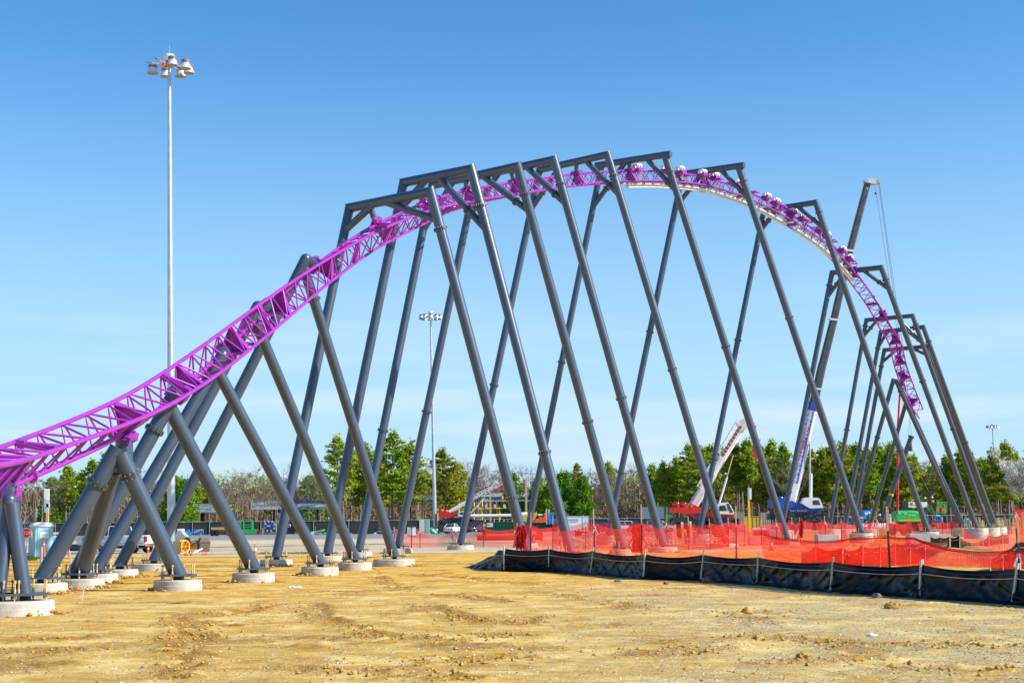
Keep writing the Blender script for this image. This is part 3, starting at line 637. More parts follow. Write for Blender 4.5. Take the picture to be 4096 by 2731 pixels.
# ------------------------------------------------------------ coaster track
c0 = tf(0)[0]
track = thing('coaster_track', 'twisting purple coaster track rising from the left, cresting and dropping at the right', 'coaster track', (c0.x, c0.y, 0))
JOINTS = [s_at(*q) for q in ((143, 1782), (704, 1532), (1061, 1273), (1424, 1008))] + [s_at(2151, 704, SP), s_at(2482, 677, SP), s_at(2726, 693, SP)]
s_ = s_at(1790, 845); JOINTS.append(s_)
s_ = JOINTS[6] + 8
while s_ < TLEN - 4: JOINTS.append(s_); s_ += 8
cuts = sorted([0] + JOINTS + [TLEN - .01])
BAY = 1.45
for a, b in zip(cuts[:-1], cuts[1:]):
    n = max(2, int((b - a) / .35)); ss = [a + (b - a) * k / n for k in range(n + 1)]
    for fn in (RR, LR):
        m = MB(); m.path([fn(s) for s in ss], .07, 14); m.build('rail', M['purple'], track)
    m = MB(); m.path([SP(s) for s in ss], .088, 16)
    m.build('spine_tube', M['purple'], track)
    k = max(1, round((b - a) / BAY)); st = (b - a) / k; m = MB()
    def strut(p, q, r=.035):
        d = (q - p); l = d.length; d.normalize(); m.tube(p, p + d * l * .2, r * .75, r, 8, caps=False); m.tube(p + d * l * .2, p + d * l * .8, r, r, 8, caps=False); m.tube(p + d * l * .8, q, r, r * .75, 8, caps=False)
    for i in range(k):
        s0 = a + st * i; sm = s0 + st / 2; s2 = s0 + st
        l0 = LR(s0 + .06); l1 = LR(s2 - .06); rm = RR(sm)
        strut(l0, RR(sm - .05)); strut(LR(s2 - .1), RR(sm + .05))
        q = SP(s0 + st * .72); q2 = SP(s0 + st * .28)
        strut(l0, q2); strut(l1, q); strut(RR(sm - .05), q2); strut(RR(sm + .05), q)
    m.build('lattice', M['purple'], track)
for s in cuts[1:-1] + [TLEN - .3]:
    c, T, sd, up = tf(s); p = SP(s)
    m = MB(); m.tube(p - T * .05, p - T * .004, .17, n=20); m.tube(p + T * .004, p + T * .05, .17, n=20)
    for k in range(8):
        t = 2 * math.pi * k / 8; q = p + (sd * math.cos(t) + up * math.sin(t)) * .13; m.tube(q - T * .09, q + T * .09, .02, n=6, mi=1)
    m.build('spine_flange', [M['purple'], M['bolt']], track)
    if s < TLEN - 1:
        m = MB(); e = .10
        for o_ in (-.09, .09):
            m.obox(c + T * o_ - up * .03, sd * (GA / 2 - .05), T * .03, up * .07)
        m.obox(c - up * .03, sd * (GA / 2 - .1), T * .085, up * .015)
        for k in (-1, 1):
            q = c + sd * k * (GA / 2 - .17) - up * .02; m.obox(q, sd * .12, T * .13, up * .10)
            for u in (-1, 1):
                for v_ in (-1, 1): b0 = q + T * .06 * u + sd * .05 * v_; m.tube(b0 - up * .15, b0 + up * .13, .02, n=6, mi=1)
        m.build('joint_tie', [M['purple'], M['bolt']], track)
# gussets and clamps where supports carry the track
for s in SUPX:
    c, T, sd, up = tf(s); p = SP(s); m = MB(); wt = .16
    def trap(off, th):
        a = c + sd * (GA / 2 - .03) + T * off; b = c - sd * (GA / 2 - .03) + T * off; lo = p + T * off
        poly = [a - up * .05, b - up * .05, lo - sd * .16 + up * .06, lo + sd * .16 + up * .06]
        m.prism([q - T * th / 2 for q in poly], T * th); return poly
    poly = trap(0, .03)
    for k in range(4):
        a, b = poly[k], poly[(k + 1) % 4]; nrm = (b - a).normalized().cross(T); m.bar(a, b, .26, .035, up=nrm)
    m.build('gusset_plate', M['purple'], track)
    m = MB()
    for k in (-1, 1):
        q = p + T * .0 + sd * k * .24 - up * .08; m.obox(q, sd * .12, T * .34, up * .12)
        for u in (-1, 1): b0 = q + T * .22 * u; m.tube(b0 - up * .2, b0 + up * .19, .04, n=6, mi=1)
    m.obox(p - up * .17, sd * .36, T * .36, up * .03)
    m.build('saddle_clamp', [M['purple'], M['bolt']], track)
# brake motors on the spine past the crest
MOT = [(2540, 672), (2650, 675), (2709, 680), (2796, 694), (2846, 704), (2939, 723), (3052, 776), (3093, 796), (3156, 839), (3196, 864), (3256, 914), (3283, 934), (3347, 991), (3374, 1021)]
for x, y in MOT:
    s = s_at(x, y + 28, SP); c, T, sd, up = tf(s); p = SP(s); o = -up   # -up points to the sky here
    m = MB()
    m.obox(p + o * .1 - sd * .28, T * .42, sd * .36, o * .035); m.obox(p + o * .02 - sd * .3 - T * .38, T * .04, sd * .4, o * .14)
    m.obox(p + o * .07 - sd * .6 + T * .08, T * .34, sd * .03, o * .10); m.tube(p - T * .12, p + T * .12, .15, n=14)
    par = m.build('motor_bracket', M['purple'], track)
    m = MB()
    for of in (-.13, .2):
        q = p + o * .36 + T * of - sd * .25
        m.lathe(q - sd * .36, [(.0, 0), (.08, .0), (.09, .08), (.17, .1), (.205, .16), (.205, .28), (.185, .3), (.205, .32), (.205, .52), (.18, .6), (.0, .62)], 16, axis=sd)
    m.obox(p + o * .26 - sd * .25 - T * .4, T * .06, sd * .16, o * .10)
    m.build('motor_drum', M['ceramic'], par)
    m = MB()
    for k in range(4):
        q = p + o * .2 - sd * (.2 + .08 * k); m.path([q, q - o * .3 + T * .12, q - o * .55 + T * .05, q - o * .8 + T * .3], .028, 6)
    m.build('cable_loop', M['hose'], par)
    s3 = s + 2.0; c, T, sd, up = tf(s3); p = SP(s3); m = MB()
    if x not in (2709, 3283):
        for k in (-1, 1): m.bar(p - sd * .1 - up * .02 + T * .2 * k, p - sd * .85 + up * .1 + T * .2 * k, .05, .1)
        m.bar(p - sd * .85 + up * .1 - T * .3, p - sd * .85 + up * .1 + T * .3, .05, .12); m.bar(p - sd * .5 + up * .05 - T * .2, p - sd * .5 + up * .05 + T * .2, .05, .1); m.build('cable_bracket', M['purple'], track)
# white brake covers under the rails
def panelrun(sa, sb):
    n = max(3, int((sb - sa) / .4)); m = MB(); e = MB()
    ss = [sa + (sb - sa) * k / n for k in range(n + 1)]; secs = []
    for s in ss:
        c, T, sd, up = tf(s); secs.append([c + up * .16 - sd * .13, c + up * .16 + sd * .13, c + up * .48 + sd * .13, c + up * .48 - sd * .13])
    m.loft(secs, smooth=False); o = m.build('brake_cover', M['white'], track)
    for q in (0, 3):
        e.path([sc[q] + (sc[q] - sc[q - 1 if q else 1]) * .03 for sc in secs], .022, 6)
    s = sa
    while s <= sb:
        c, T, sd, up = tf(s); e.obox(c + up * .32 - sd * .135, T * .018, sd * .012, up * .16); s += 2.05
    e.build('cover_trim', M['tan'], o)
    s = sa
    while s < sb:
        c, T, sd, up = tf(s); r = MB()
        for k in (-1, 1): r.obox(c + up * .08 + sd * .3 * k, T * .12, sd * .1, up * .05)
        r.obox(c + up * .1, T * .04, sd * .35, up * .02); r.build('brake_caliper', M['ceramic'], track)
        s += 1.2
    r = MB()
    for k in (-1, 1): r.path([tf(s)[0] + tf(s)[3] * .05 + tf(s)[2] * .42 * k for s in ss], .03, 6)
    r.build('cable_tray', M['dark'], track)
sa = s_at(2506, 727); sg = s_at(3164, 893); sz = s_at(3405, 1112)
panelrun(sa, sg - .8); panelrun(sg + .8, sz)
# ------------------------------------------------------------ silt fence in front
SBASE = [(1868, 2268, .05), (1900, 2272, .22), (1950, 2278, .55), (2020, 2283, .96), (2200, 2285, .95), (2372, 2298, .93), (2582, 2316, .9), (2814, 2322, .91), (3037, 2340, .9), (3335, 2367, .88), (3690, 2391, .88), (4068, 2418, .87), (4420, 2446, .87), (4900, 2482, .87), (5500, 2520, .87), (6300, 2560, .87)]
sb = [G(x, y) for x, y, h in SBASE]; shh = [q[2] for q in SBASE]
cum = [0]
for a, b in zip(sb[:-1], sb[1:]): cum.append(cum[-1] + (b - a).length)
def sbase(t):
    i = max(0, min(len(cum) - 2, bisect.bisect_right(cum, t) - 1)); u = (t - cum[i]) / (cum[i + 1] - cum[i]); return i, u, sb[i].lerp(sb[i + 1], u)
SF = thing('silt_fence', 'glossy black silt fence on wooden stakes curving across the right foreground', 'silt fence', sb[3])
m = MB(); vs = []; nz_ = 26; nt_ = int(cum[-1] / .07)
def ridge(a, b, c): return 1 - min(1, abs(NZ.noise((a, b, c))) * 5.5)
def wrinkle(t, v, i, u, z):
    lo = 1 - v
    wv = .04 * NZ.noise((t * 1.1, z * .8, 3)) + .012 * NZ.noise((t * 9, z * 1.2, 1)) * (.3 + v)
    wv += .105 * lo * ridge(t * .9 - z * 1.5, z * .35 + i, 13) + .085 * lo * ridge(t * .8 + z * 1.7, z * .3 + i, 23) + .03 * lo * ridge(t * 2.1 - z * 2.2, z * .5, 33)
    e = max(0, .16 - min(u, 1 - u)) / .16; wv += .05 * e * math.sin(z * 16 + (u > .5) * 3 + i) * lo
    return wv - (.18 * math.sin(math.pi * u) * math.sin(math.pi * min(1, v * .95)) if i >= 3 else .03)
def spt(t, v):
    i, u, p = sbase(t); h = shh[i] + (shh[i + 1] - shh[i]) * u
    if i >= 3: h -= .13 * (4 * u * (1 - u)) * (.75 + .4 * NZ.noise((i * 3.1, 1, 1)))
    else: h *= 1 + .12 * NZ.noise((t * 1.5, 3, 3))
    d = (sb[i + 1] - sb[i]).normalized(); nrm = V((d.y, -d.x, 0)); z = h * v
    off = wrinkle(t, v, i, u, z) + (.16 * (1 - v / .16) ** 2 if v < .16 else 0)
    if i < 3: off += .2 * (1 - v) * (1 - i / 3) + .06 * NZ.noise((t * 2, v * 2, 2))
    return p + nrm * off + V((0, 0, z - .015 + (gh(p.x, p.y) if v < .1 else 0)))
for k in range(nt_ + 1):
    for j in range(nz_ + 1): vs.append(spt(cum[-1] * k / nt_, j / nz_))
m.add(vs, [(k * (nz_ + 1) + j, (k + 1) * (nz_ + 1) + j, (k + 1) * (nz_ + 1) + j + 1, k * (nz_ + 1) + j + 1) for k in range(nt_) for j in range(nz_)], True)
M['silt'] = nmat('black woven plastic sheet', (.003, .0035, .0055), .30, var=.3, scale=3, bump=.12, bscale=12, spec=.26)
m.build('sheet', M['silt'], SF)
for nm, v, mat, r in (('white_cord', .74, 'cord', .012), ('blue_thread', .88, 'bluecord', .006)):
    m = MB(); t0 = cum[1]; n = int((cum[-1] - t0) / .2); pts = []
    for k in range(n + 1):
        t = t0 + (cum[-1] - t0) * k / n; i, u, p = sbase(t); d = (sb[i + 1] - sb[i]).normalized(); pts.append(spt(t, v) + V((d.y, -d.x, 0)) * .015)
    m.path(pts, r, 5); m.build(nm, M[mat], SF)
LEAN = [0, .03, .10, .06, .09, .07, .08, .05, .12, .1, .04, .08, .05, .06]
for k, i in enumerate(range(3, len(sb))):
    d = (sb[min(i + 1, len(sb) - 1)] - sb[i - 1]).normalized(); nrm = V((d.y, -d.x, 0)); p = sb[i] + nrm * .06; m = MB()
    m.bar(p + V((-LEAN[k] * .5, 0, .06)), p + V((LEAN[k], 0, shh[i] + .12)), .065, .035, up=nrm)
    if k in (7, 8): m.bar(p + V((LEAN[k] + .05, .02, shh[i] - .15)), p + V((LEAN[k] + .055, .02, shh[i] + .13)), .045, .03, up=nrm)
    m.build('stake', M['wood'], SF)

# ------------------------------------------------------------ orange safety netting
def netting(name, label, pts, cat='safety netting', post_h=2.2, dense=None):
    """pts: (x px, Y, z top, z bottom, has post, sag)"""
    base = [gp(q[0], q[1]) for q in pts]; root = thing(name, label, cat, base[0], group='red orange safety netting on posts')
    m = MB(); uv = []; vs = []; fs = []; t = 0; cols = 0; NVZ = 12
    for i in range(len(pts) - 1):
        a, b = base[i], base[i + 1]; ln = (b - a).length; n = max(2, int(ln / .35)); d = (b - a).normalized(); nrm = V((d.y, -d.x, 0))
        for k in range(n + (1 if i == len(pts) - 2 else 0)):
            u = k / n; zt = pts[i][2] + (pts[i + 1][2] - pts[i][2]) * u - pts[i][5] * 4 * u * (1 - u); zb = pts[i][3] + (pts[i + 1][3] - pts[i][3]) * u
            for j in range(NVZ + 1):
                v = j / NVZ; p = a.lerp(b, u) + nrm * (.10 * NZ.noise((t * .9, v * 1.5, i)) + .10 * math.sin(math.pi * u) * math.sin(math.pi * v)); p.z = zb + (zt - zb) * v
                vs.append(p); uv.append((t + .05 * NZ.noise((t * .7, v * 2, 5)) + .06 * NZ.noise((v * 3, t, 2)), v * 1.3 + .1 * NZ.noise((t * .5, 7, 7))))
            cols += 1; t += ln / n
    for k in range(cols - 1):
        for j in range(NVZ): fs.append((k * (NVZ + 1) + j, (k + 1) * (NVZ + 1) + j, (k + 1) * (NVZ + 1) + j + 1, k * (NVZ + 1) + j + 1))
    if dense is not None:   # slack mesh doubled over itself
        k0 = next(k for k in range(cols) if proj(vs[k * (NVZ + 1)])[0] > dense); b0 = len(vs); w_ = NVZ + 1
        for k in range(k0, cols):
            for j in range(w_): p = vs[k * w_ + j]; q = p + V((0, .16 + .12 * NZ.noise((p.x * .7, j * .3, 4)), -.03 * j / NVZ)); vs.append(q); uv.append((uv[k * w_ + j][0] * 1.03 + .021, uv[k * w_ + j][1] * .97 + .017))
        fs += [(b0 + k * w_ + j, b0 + (k + 1) * w_ + j, b0 + (k + 1) * w_ + j + 1, b0 + k * w_ + j + 1) for k in range(cols - k0 - 1) for j in range(NVZ)]
        e = MB()
        for o_ in range(4): e.path([vs[k * w_ + NVZ] + V((0, -.02 * o_, -.022 * o_ + .03 * NZ.noise((k * .3, o_ * 5, 1)))) for k in range(k0, cols)], .009, 4)
        e.build('gathered_edge', M['netsolid'], root)
    m.add(vs, fs, True); m.build('net', M['net'], root, uvs=uv)
    r_ = random.Random(len(pts))
    for i, q in enumerate(pts):
        if not q[4]: continue
        p = base[i]; ln = q[4] * r_.uniform(.94, 1.06); lx = r_.uniform(-.05, .07); hw = V((lx, 0, 0))
        m = MB(); tw = .72; m.bar(p, p + hw * tw + V((0, 0, ln * tw)), .05, .05, mi=0); m.bar(p + hw * tw + V((0, 0, ln * tw)), p + hw + V((0, 0, ln)), .045, .045, mi=1)
        m.build('post', [M['dark'], M['lumber'] if i % 2 else M['wood']], root)
        if r_.random() < .55:
            m = MB(); z = q[2] * .92; a0 = p + V((.0, -.05, z)); s_ = r_.choice((-1, 1))
            m.bar(a0, a0 + V((s_ * .14, -.05, -.3)), .05, .012, up=(0, 1, 0)); m.bar(a0, a0 + V((-s_ * .06, -.06, -.22)), .04, .012, up=(0, 1, 0)); m.ball(a0, .05, n=6, m=4); m.build('tie_tape', M['offwhite'], root)
    return root
nn = netting('safety_net', 'tall red netting right behind the black silt fence, drooping low at its right end',
    [(2066, 63.2, 1.98, .35, 2.0, .12), (2122, 62.9, 1.95, .55, 2.55, .30), (2381, 58.7, 1.97, .6, 2.5, .22), (2570, 54.7, 1.98, .6, 2.6, .16), (2760, 51.7, 1.86, .65, 0, .10), (2948, 48.9, 1.9, .68, 2.45, .06), (3040, 47.2, 1.62, .7, 0, .02), (3190, 44.6, 1.46, .72, 0, .05), (3390, 41.8, 1.5, .76, 0, -.02), (3565, 40.0, 1.6, .78, 2.35, .02), (3660, 39.2, 1.58, .8, 0, .02), (3800, 38.1, 1.30, .82, 0, .0), (3930, 37.2, 1.2, .84, 0, .0), (4080, 36.2, 1.26, .8, 2.1, .1), (4400, 34.7, 1.5, .7, 2.1, .1), (4900, 32.4, 1.6, .5, 2.2, .2), (5600, 29.5, 1.6, .5, 2.2, .2)], dense=3060)
netting('safety_net', 'long line of red netting on many thin posts in front of the red crane',
    [(2210, 104, 1.95, .1, 2.4, .25), (2343, 104, 1.98, .1, 2.4, .12), (2465, 103, 1.95, .1, 2.4, .15), (2667, 103, 1.95, .1, 2.4, .22), (2755, 102, 1.9, .1, 2.3, .28), (2842, 101, 1.88, .1, 2.2, .2), (2914, 105, 1.95, .1, 2.2, .15), (2980, 108, 1.9, .1, 2.2, .4), (3046, 111, 1.7, .1, 2.1, .15), (3108, 113, 1.85, .1, 2.2, .1), (3170, 115, 1.9, .1, 2.2, .3), (3203, 118, 1.95, .1, 2.3, .2), (3303, 130, 1.9, .1, 2.3, .35), (3367, 138, 1.85, .1, 2.0, .3), (3452, 146, 1.6, .1, 2.0, .1), (3510, 152, 1.75, .1, 2.2, .3), (3580, 153, 1.8, .1, 2.0, .4), (3638, 155, 1.75, .1, 2.3, .3), (3692, 157, 1.7, .1, 2.4, .4), (3735, 158, 1.7, .1, 2.4, .25), (3771, 160, 1.7, .1, 2.1, .3), (3806, 161, 1.75, .1, 2.3, .2), (3850, 160, 1.5, .1, 2.6, 0)])
netting('safety_net', 'far run of red netting between the white sign stand and the silt fence',
    [(1578, 116, 1.6, .05, 1.75, .5), (1680, 117, 1.55, .05, 1.75, .75), (1806, 118, 1.45, .05, 1.7, .75), (1812, 118, 1.4, .05, 1.6, .6), (1935, 118, 1.55, .05, 1.9, .2), (2062, 119, 1.5, .05, 1.7, .1), (2240, 122, 1.6, .05, 1.9, .2)])
netting('safety_net', 'bright red netting hung on a black post at the right edge',
    [(4072, 62, 2.45, .3, 2.3, .05), (4200, 60, 2.3, .3, 2.2, .1), (4400, 59, 2.3, .3, 2.2, .1)])
netting('safety_net', 'tattered coarse netting fading out over the clay bank by three concrete drums',
    [(3850, 100, 1.5, .2, 0, .5), (3960, 84, 1.2, .1, 0, .4), (4066, 68, 1.9, .1, 0, .3), (4180, 62, 1.9, .1, 0, .3)])
def bunch(x, y0, y1, Y, wpx, lab):
    m = MB(); a = P(x, y0, Y); b = P(x, y1, Y); wd = wpx * Y / FPX; r_ = random.Random(int(x))
    for k in range(26):
        u = r_.uniform(-.5, .5) * wd; m.path([a + V((u, r_.uniform(-.1, .1), -abs(r_.gauss(0, .1)))), a.lerp(b, .35) + V((u + r_.gauss(0, .05), r_.uniform(-.12, .12), 0)), a.lerp(b, .7) + V((u * 1.1 + r_.gauss(0, .07), r_.uniform(-.12, .12), 0)), b + V((u * 1.2, r_.uniform(-.1, .1), abs(r_.gauss(0, .08))))], r_.uniform(.012, .035), 5)
    tag(m.build('bunched_netting', M['netsolid'], org=V((b.x, b.y, 0))), lab, 'safety netting')
bunch(2548, 2098, 2212, 56.5, 38, 'thick gathered bundle of red netting tied beside a tall post')
bunch(3206, 2076, 2150, 112, 9, 'narrow upright roll of red netting on a post below the blue crane')
bunch(2082, 2098, 2196, 62.8, 34, 'crumpled red netting edge at the left end of the tall net')

# second silt fence farther back on the right
def farsilt(lab, pts):
    base = [gp(x, Y) for x, Y, h in pts]; root = thing('silt_fence', lab, 'silt fence', base[0]); x0_ = base[0].x
    m = MB(); vs = []; n = 0
    for i in range(len(pts) - 1):
        for k in range(10):
            u = k / 10; p = base[i].lerp(base[i + 1], u); h = pts[i][2] + (pts[i + 1][2] - pts[i][2]) * u - (.12 + .1 * NZ.noise((i * 2.7, x0_, 1))) * 4 * u * (1 - u)
            for j in range(6): vs.append(p + V((.05 * NZ.noise((p.x * 2, j, 1)), -.05 - .06 * NZ.noise((p.x * 3, j * .7, 4)) + .1 * (1 - j / 5), h * j / 5)))
            n += 1
    m.add(vs, [(k * 6 + j, (k + 1) * 6 + j, (k + 1) * 6 + j + 1, k * 6 + j + 1) for k in range(n - 1) for j in range(5)], True); m.build('sheet', M['silt'], root)
    m = MB(); m.path([vs[k * 6 + 4] + V((0, -.03, 0)) for k in range(n)], .006, 4); m.build('white_cord', M['cord'], root)
    for i, q in enumerate(pts): m = MB(); m.bar(base[i] + V((0, -.06, 0)), base[i] + V((.04, -.06, q[2] + .12)), .05, .04); m.build('stake', M['wood'], root)
farsilt('low sagging black silt fence on the clay behind the drooping net', [(3205, 60, .75), (3262, 58, 1.0), (3370, 57, .95), (3450, 58, 1.0), (3520, 61, .9), (3580, 64, 1.0), (3640, 66, .95), (3700, 68, 1.05), (3800, 76, .9)])
farsilt('wavy black silt fence running behind the clay bank toward the concrete drums', [(3722, 92, .9), (3762, 91, .85), (3797, 90, .9), (3838, 90, .95), (3866, 92, .55), (3930, 96, .55), (3955, 97, .9), (4010, 100, .9), (4040, 103, 1.0)])
farsilt('dark silt fence climbing toward the right edge behind the red net', [(3960, 56, .5), (4010, 57.5, .8), (4070, 58.5, 1.1), (4180, 60, 1.2)])

# ------------------------------------------------------------ chain link fence along the back
def backfence(lab, x0, x1, Y, h=2.45, step=3.05, dark=True):
    a = gp(x0, Y); b = gp(x1, Y); n = max(1, int((b - a).length / step)); root = thing('screened_fence', lab, 'fence', a, group='screened chain link fence runs')
    m = MB(); rr_ = random.Random(int(x0)); vs = []; nn_ = n * 3
    for k in range(nn_ + 1):
        p = a.lerp(b, k / nn_)
        for z in (.08, .9, 1.6, h - .12): vs.append(p + V((0, .07 + .05 * NZ.noise((p.x * .9, z * 2, 1)), z - (abs(NZ.noise((p.x * .5, 3, 3))) * .16 if z > 1.7 else 0))))
    m.add(vs, [(k * 4 + j, (k + 1) * 4 + j, (k + 1) * 4 + j + 1, k * 4 + j + 1) for k in range(nn_) for j in range(3)], True); m.build('windscreen', M['fence'], root)
    m = MB(); m.tube(a + V((0, 0, h)), b + V((0, 0, h)), .035, n=6); m.build('top_rail', M['galv'], root)
    for k in range(n + 1):
        p = a.lerp(b, k / n); m = MB(); m.tube(p, p + V((0, 0, h + .06)), .045, n=6)
        if k % 4 == 1: m.tube(p + V((.35, 0, 0)), p + V((.35, 0, 1.4)), .04, n=6)
        m.build('fence_post', M['galv'], root)
    return root
backfence('dark screened fence behind the pickup and the blue steel, left part of the picture', -260, 1180, 262)
backfence('dark screened fence with debris along its foot behind the white sign stand', 1183, 1960, 272)
backfence('dark screened fence behind the dumpster and the parked cars', 1964, 2700, 278)
backfence('dark screened fence behind the red and blue cranes', 2704, 3480, 282)
backfence('dark screened fence behind the workers and concrete drums at the right', 3484, 4400, 250)
# ------------------------------------------------------------ trees
rt = random.Random(77)
def quad(mb, p, s, up=.5, r=rt):
    n = V((r.gauss(0, 1), r.gauss(0, 1), r.gauss(0, 1) + up)).normalized(); a = n.orthogonal().normalized(); a = (Matrix.Rotation(r.uniform(0, 6.28), 3, n) @ a); b = n.cross(a); k = r.uniform(.45, 1)
    i = len(mb.v); mb.v += [p + a * s, p + b * s * k, p - a * s * .9, p - b * s * k]; mb.f.append([i, i + 1, i + 2, i + 3]); mb.sm.append(False); mb.mi.append(0)
def pine(seed, h=18, bare=.42, spread=3.2, whorls=17, dens=1., leaf=.42, lean=.0, flat=.5):
    r = random.Random(seed); tr = MB(); cw = MB()
    ax = lambda t: V((lean * h * t * t + .25 * math.sin(t * 5 + seed) * t, .2 * math.cos(t * 4 + seed) * t, h * t))
    pts = [ax(k / 12) for k in range(13)]; tr.path(pts, .2, 8, rf=lambda i: .24 * (1 - i / 13) + .03)
    for i in range(5): # dead stubs
        t = r.uniform(.15, bare); p = ax(t); a = r.uniform(0, 6.28); tr.tube(p, p + V((math.cos(a), math.sin(a), .15)) * r.uniform(.5, 1.6), .035, .01, 5)
    for wv in range(whorls):
        t = bare + (1 - bare) * (wv + r.random() * .7) / whorls; q = (t - bare) / (1 - bare)
        env = spread * (math.sin(math.pi * min(1, .18 + q * .86)) ** .7) * (.6 + .5 * (1 - q))
        nb = r.choice((3, 4, 4, 5)); a0 = r.uniform(0, 6.28)
        for b in range(nb):
            if r.random() < .16: continue
            a = a0 + 6.28 * b / nb + r.gauss(0, .35); ln = env * r.uniform(.55, 1.15); p0 = ax(t); up = .12 + .55 * q - r.uniform(0, .15)
            d = V((math.cos(a), math.sin(a), up)); p1 = p0 + d * ln * .55; p2 = p0 + d * ln + V((0, 0, .12 * ln))
            tr.path([p0, p1, p2], .05, 5, rf=lambda i: .06 - .02 * i)
            for c in range(int(3 + ln * 1.5)):
                f = r.uniform(.38, 1.05); p = p0.lerp(p2, f) + V((r.gauss(0, .3), r.gauss(0, .3), r.gauss(0, .16)))
                cr_ = r.uniform(.35, .62) * (.6 + .25 * ln / spread)
                for k in range(int(13 * dens)):
                    quad(cw, p + V((r.gauss(0, cr_), r.gauss(0, cr_), r.gauss(0, cr_ * flat))), leaf * r.uniform(.4, .85), .6, r)
    for k in range(int(60 * dens)): p = ax(1) + V((r.gauss(0, .45), r.gauss(0, .45), r.gauss(-.2, .5))); quad(cw, p, leaf * .7, .5, r)
    return tr, cw
def bush(seed, h=12, spread=3, leaf=.42):
    r = random.Random(seed); tr = MB(); cw = MB(); tr.path([(0, 0, 0), (.1, 0, h * .5), (0, .1, h * .95)], .15, 7, rf=lambda i: .17 - .06 * i)
    for c in range(210):
        t = r.random() ** .8; z = h * (.06 + .94 * t); env = spread * (1 - t) ** .75 * (1.05 + .25 * math.sin(t * 21 + seed)) + .25; a = r.uniform(0, 6.28); rd = env * math.sqrt(r.uniform(.25, 1))
        p = V((math.cos(a) * rd, math.sin(a) * rd, z)); cr_ = .45
        if r.random() < .4: tr.tube((0, 0, z * .95), p, .03, .012, 4)
        for k in range(20): quad(cw, p + V((r.gauss(0, cr_), r.gauss(0, cr_), r.gauss(0, cr_ * .7))), leaf * r.uniform(.4, .8), .5, r)
    return tr, cw
def bare(seed, h=14, spread=.55):
    r = random.Random(seed); tr = MB(); cw = MB()
    def br(p, d, ln, rad_, lev):
        n = 3; pts = [p]; q = p; dd = d.copy()
        for k in range(n): dd = (dd + V((r.gauss(0, .13), r.gauss(0, .13), .05 + r.gauss(0, .06)))).normalized(); q = q + dd * ln / n; pts.append(q)
        mb = tr if lev < 3 else cw
        mb.path(pts, rad_, 5 if lev < 2 else 3, caps=False, rf=lambda i: rad_ * (1 - .22 * i))
        if lev >= 5: return
        kids = (6, 5, 4, 4, 3)[lev]
        for k in range(kids):
            f = r.uniform(.3, 1) if lev else r.uniform(.32, 1); i = min(int(f * n), n - 1); s0 = pts[i].lerp(pts[i + 1], f * n - i)
            a = r.uniform(0, 6.28); out = V((math.cos(a), math.sin(a), 0)); nd = (dd * .75 + out * r.uniform(.45, .95) + V((0, 0, .12))).normalized()
            br(s0, nd, ln * r.uniform(.42, .68), max(rad_ * .5, .016), lev + 1)
    br(V((0, 0, 0)), V((0, 0, 1)), h * .62, .17, 0)
    return tr, cw
KIND = {}
def proto(key, pair, leafm, barkm):
    a, b = pair; zmax = max(max(q.z for q in a.v), max(q.z for q in b.v)); res = []
    for mb, m_ in ((a, barkm), (b, leafm)):
        me = bpy.data.meshes.new(key); me.from_pydata([tuple(q) for q in mb.v], [], mb.f); me.materials.append(m_); me.polygons.foreach_set('use_smooth', mb.sm); me.update(); res.append(me)
    KIND.setdefault(key.split('/')[0], []).append((res[0], res[1], zmax))
for i, sd in enumerate((3, 9, 14, 22)): proto('pine/%d' % i, pine(sd, 18, (.38, .45, .32, .5)[i], (3.0, 2.6, 3.6, 2.8)[i], 17, 1.0, .40), M['pine'], M['bark'])
proto('oldpine/0', pine(41, 20, .28, 4.6, 18, 1.1, .42, .02, .35), M['oldpine'], M['bark'])
proto('oldpine/1', pine(47, 17, .30, 4.2, 15, 1.1, .42, -.03, .35), M['oldpine'], M['bark'])
proto('bigpine/0', pine(61, 22, .34, 4.3, 20, 1.15, .40, .01, .32), M['pine'], M['bark'])
for i in range(2): proto('bush/%d' % i, bush(5 + i, 12, 3 + i * .5), M['bush'], M['bark'])
for i in range(4): proto('bare/%d' % i, bare(101 + i * 7), M['twig'], M['twig'])
def blossom():
    t, c = bare(140, 12); r = random.Random(4); cw = MB()
    for k in range(0, len(c.v), 9):
        for j in range(4): quad(cw, c.v[k] + V((r.gauss(0, .2), r.gauss(0, .2), r.gauss(0, .2))), .2 * r.uniform(.4, .9), .2, r)
    t.add(c.v, c.f, False); return t, cw
proto('blossom/0', blossom(), M['blossom'], M['twig'])
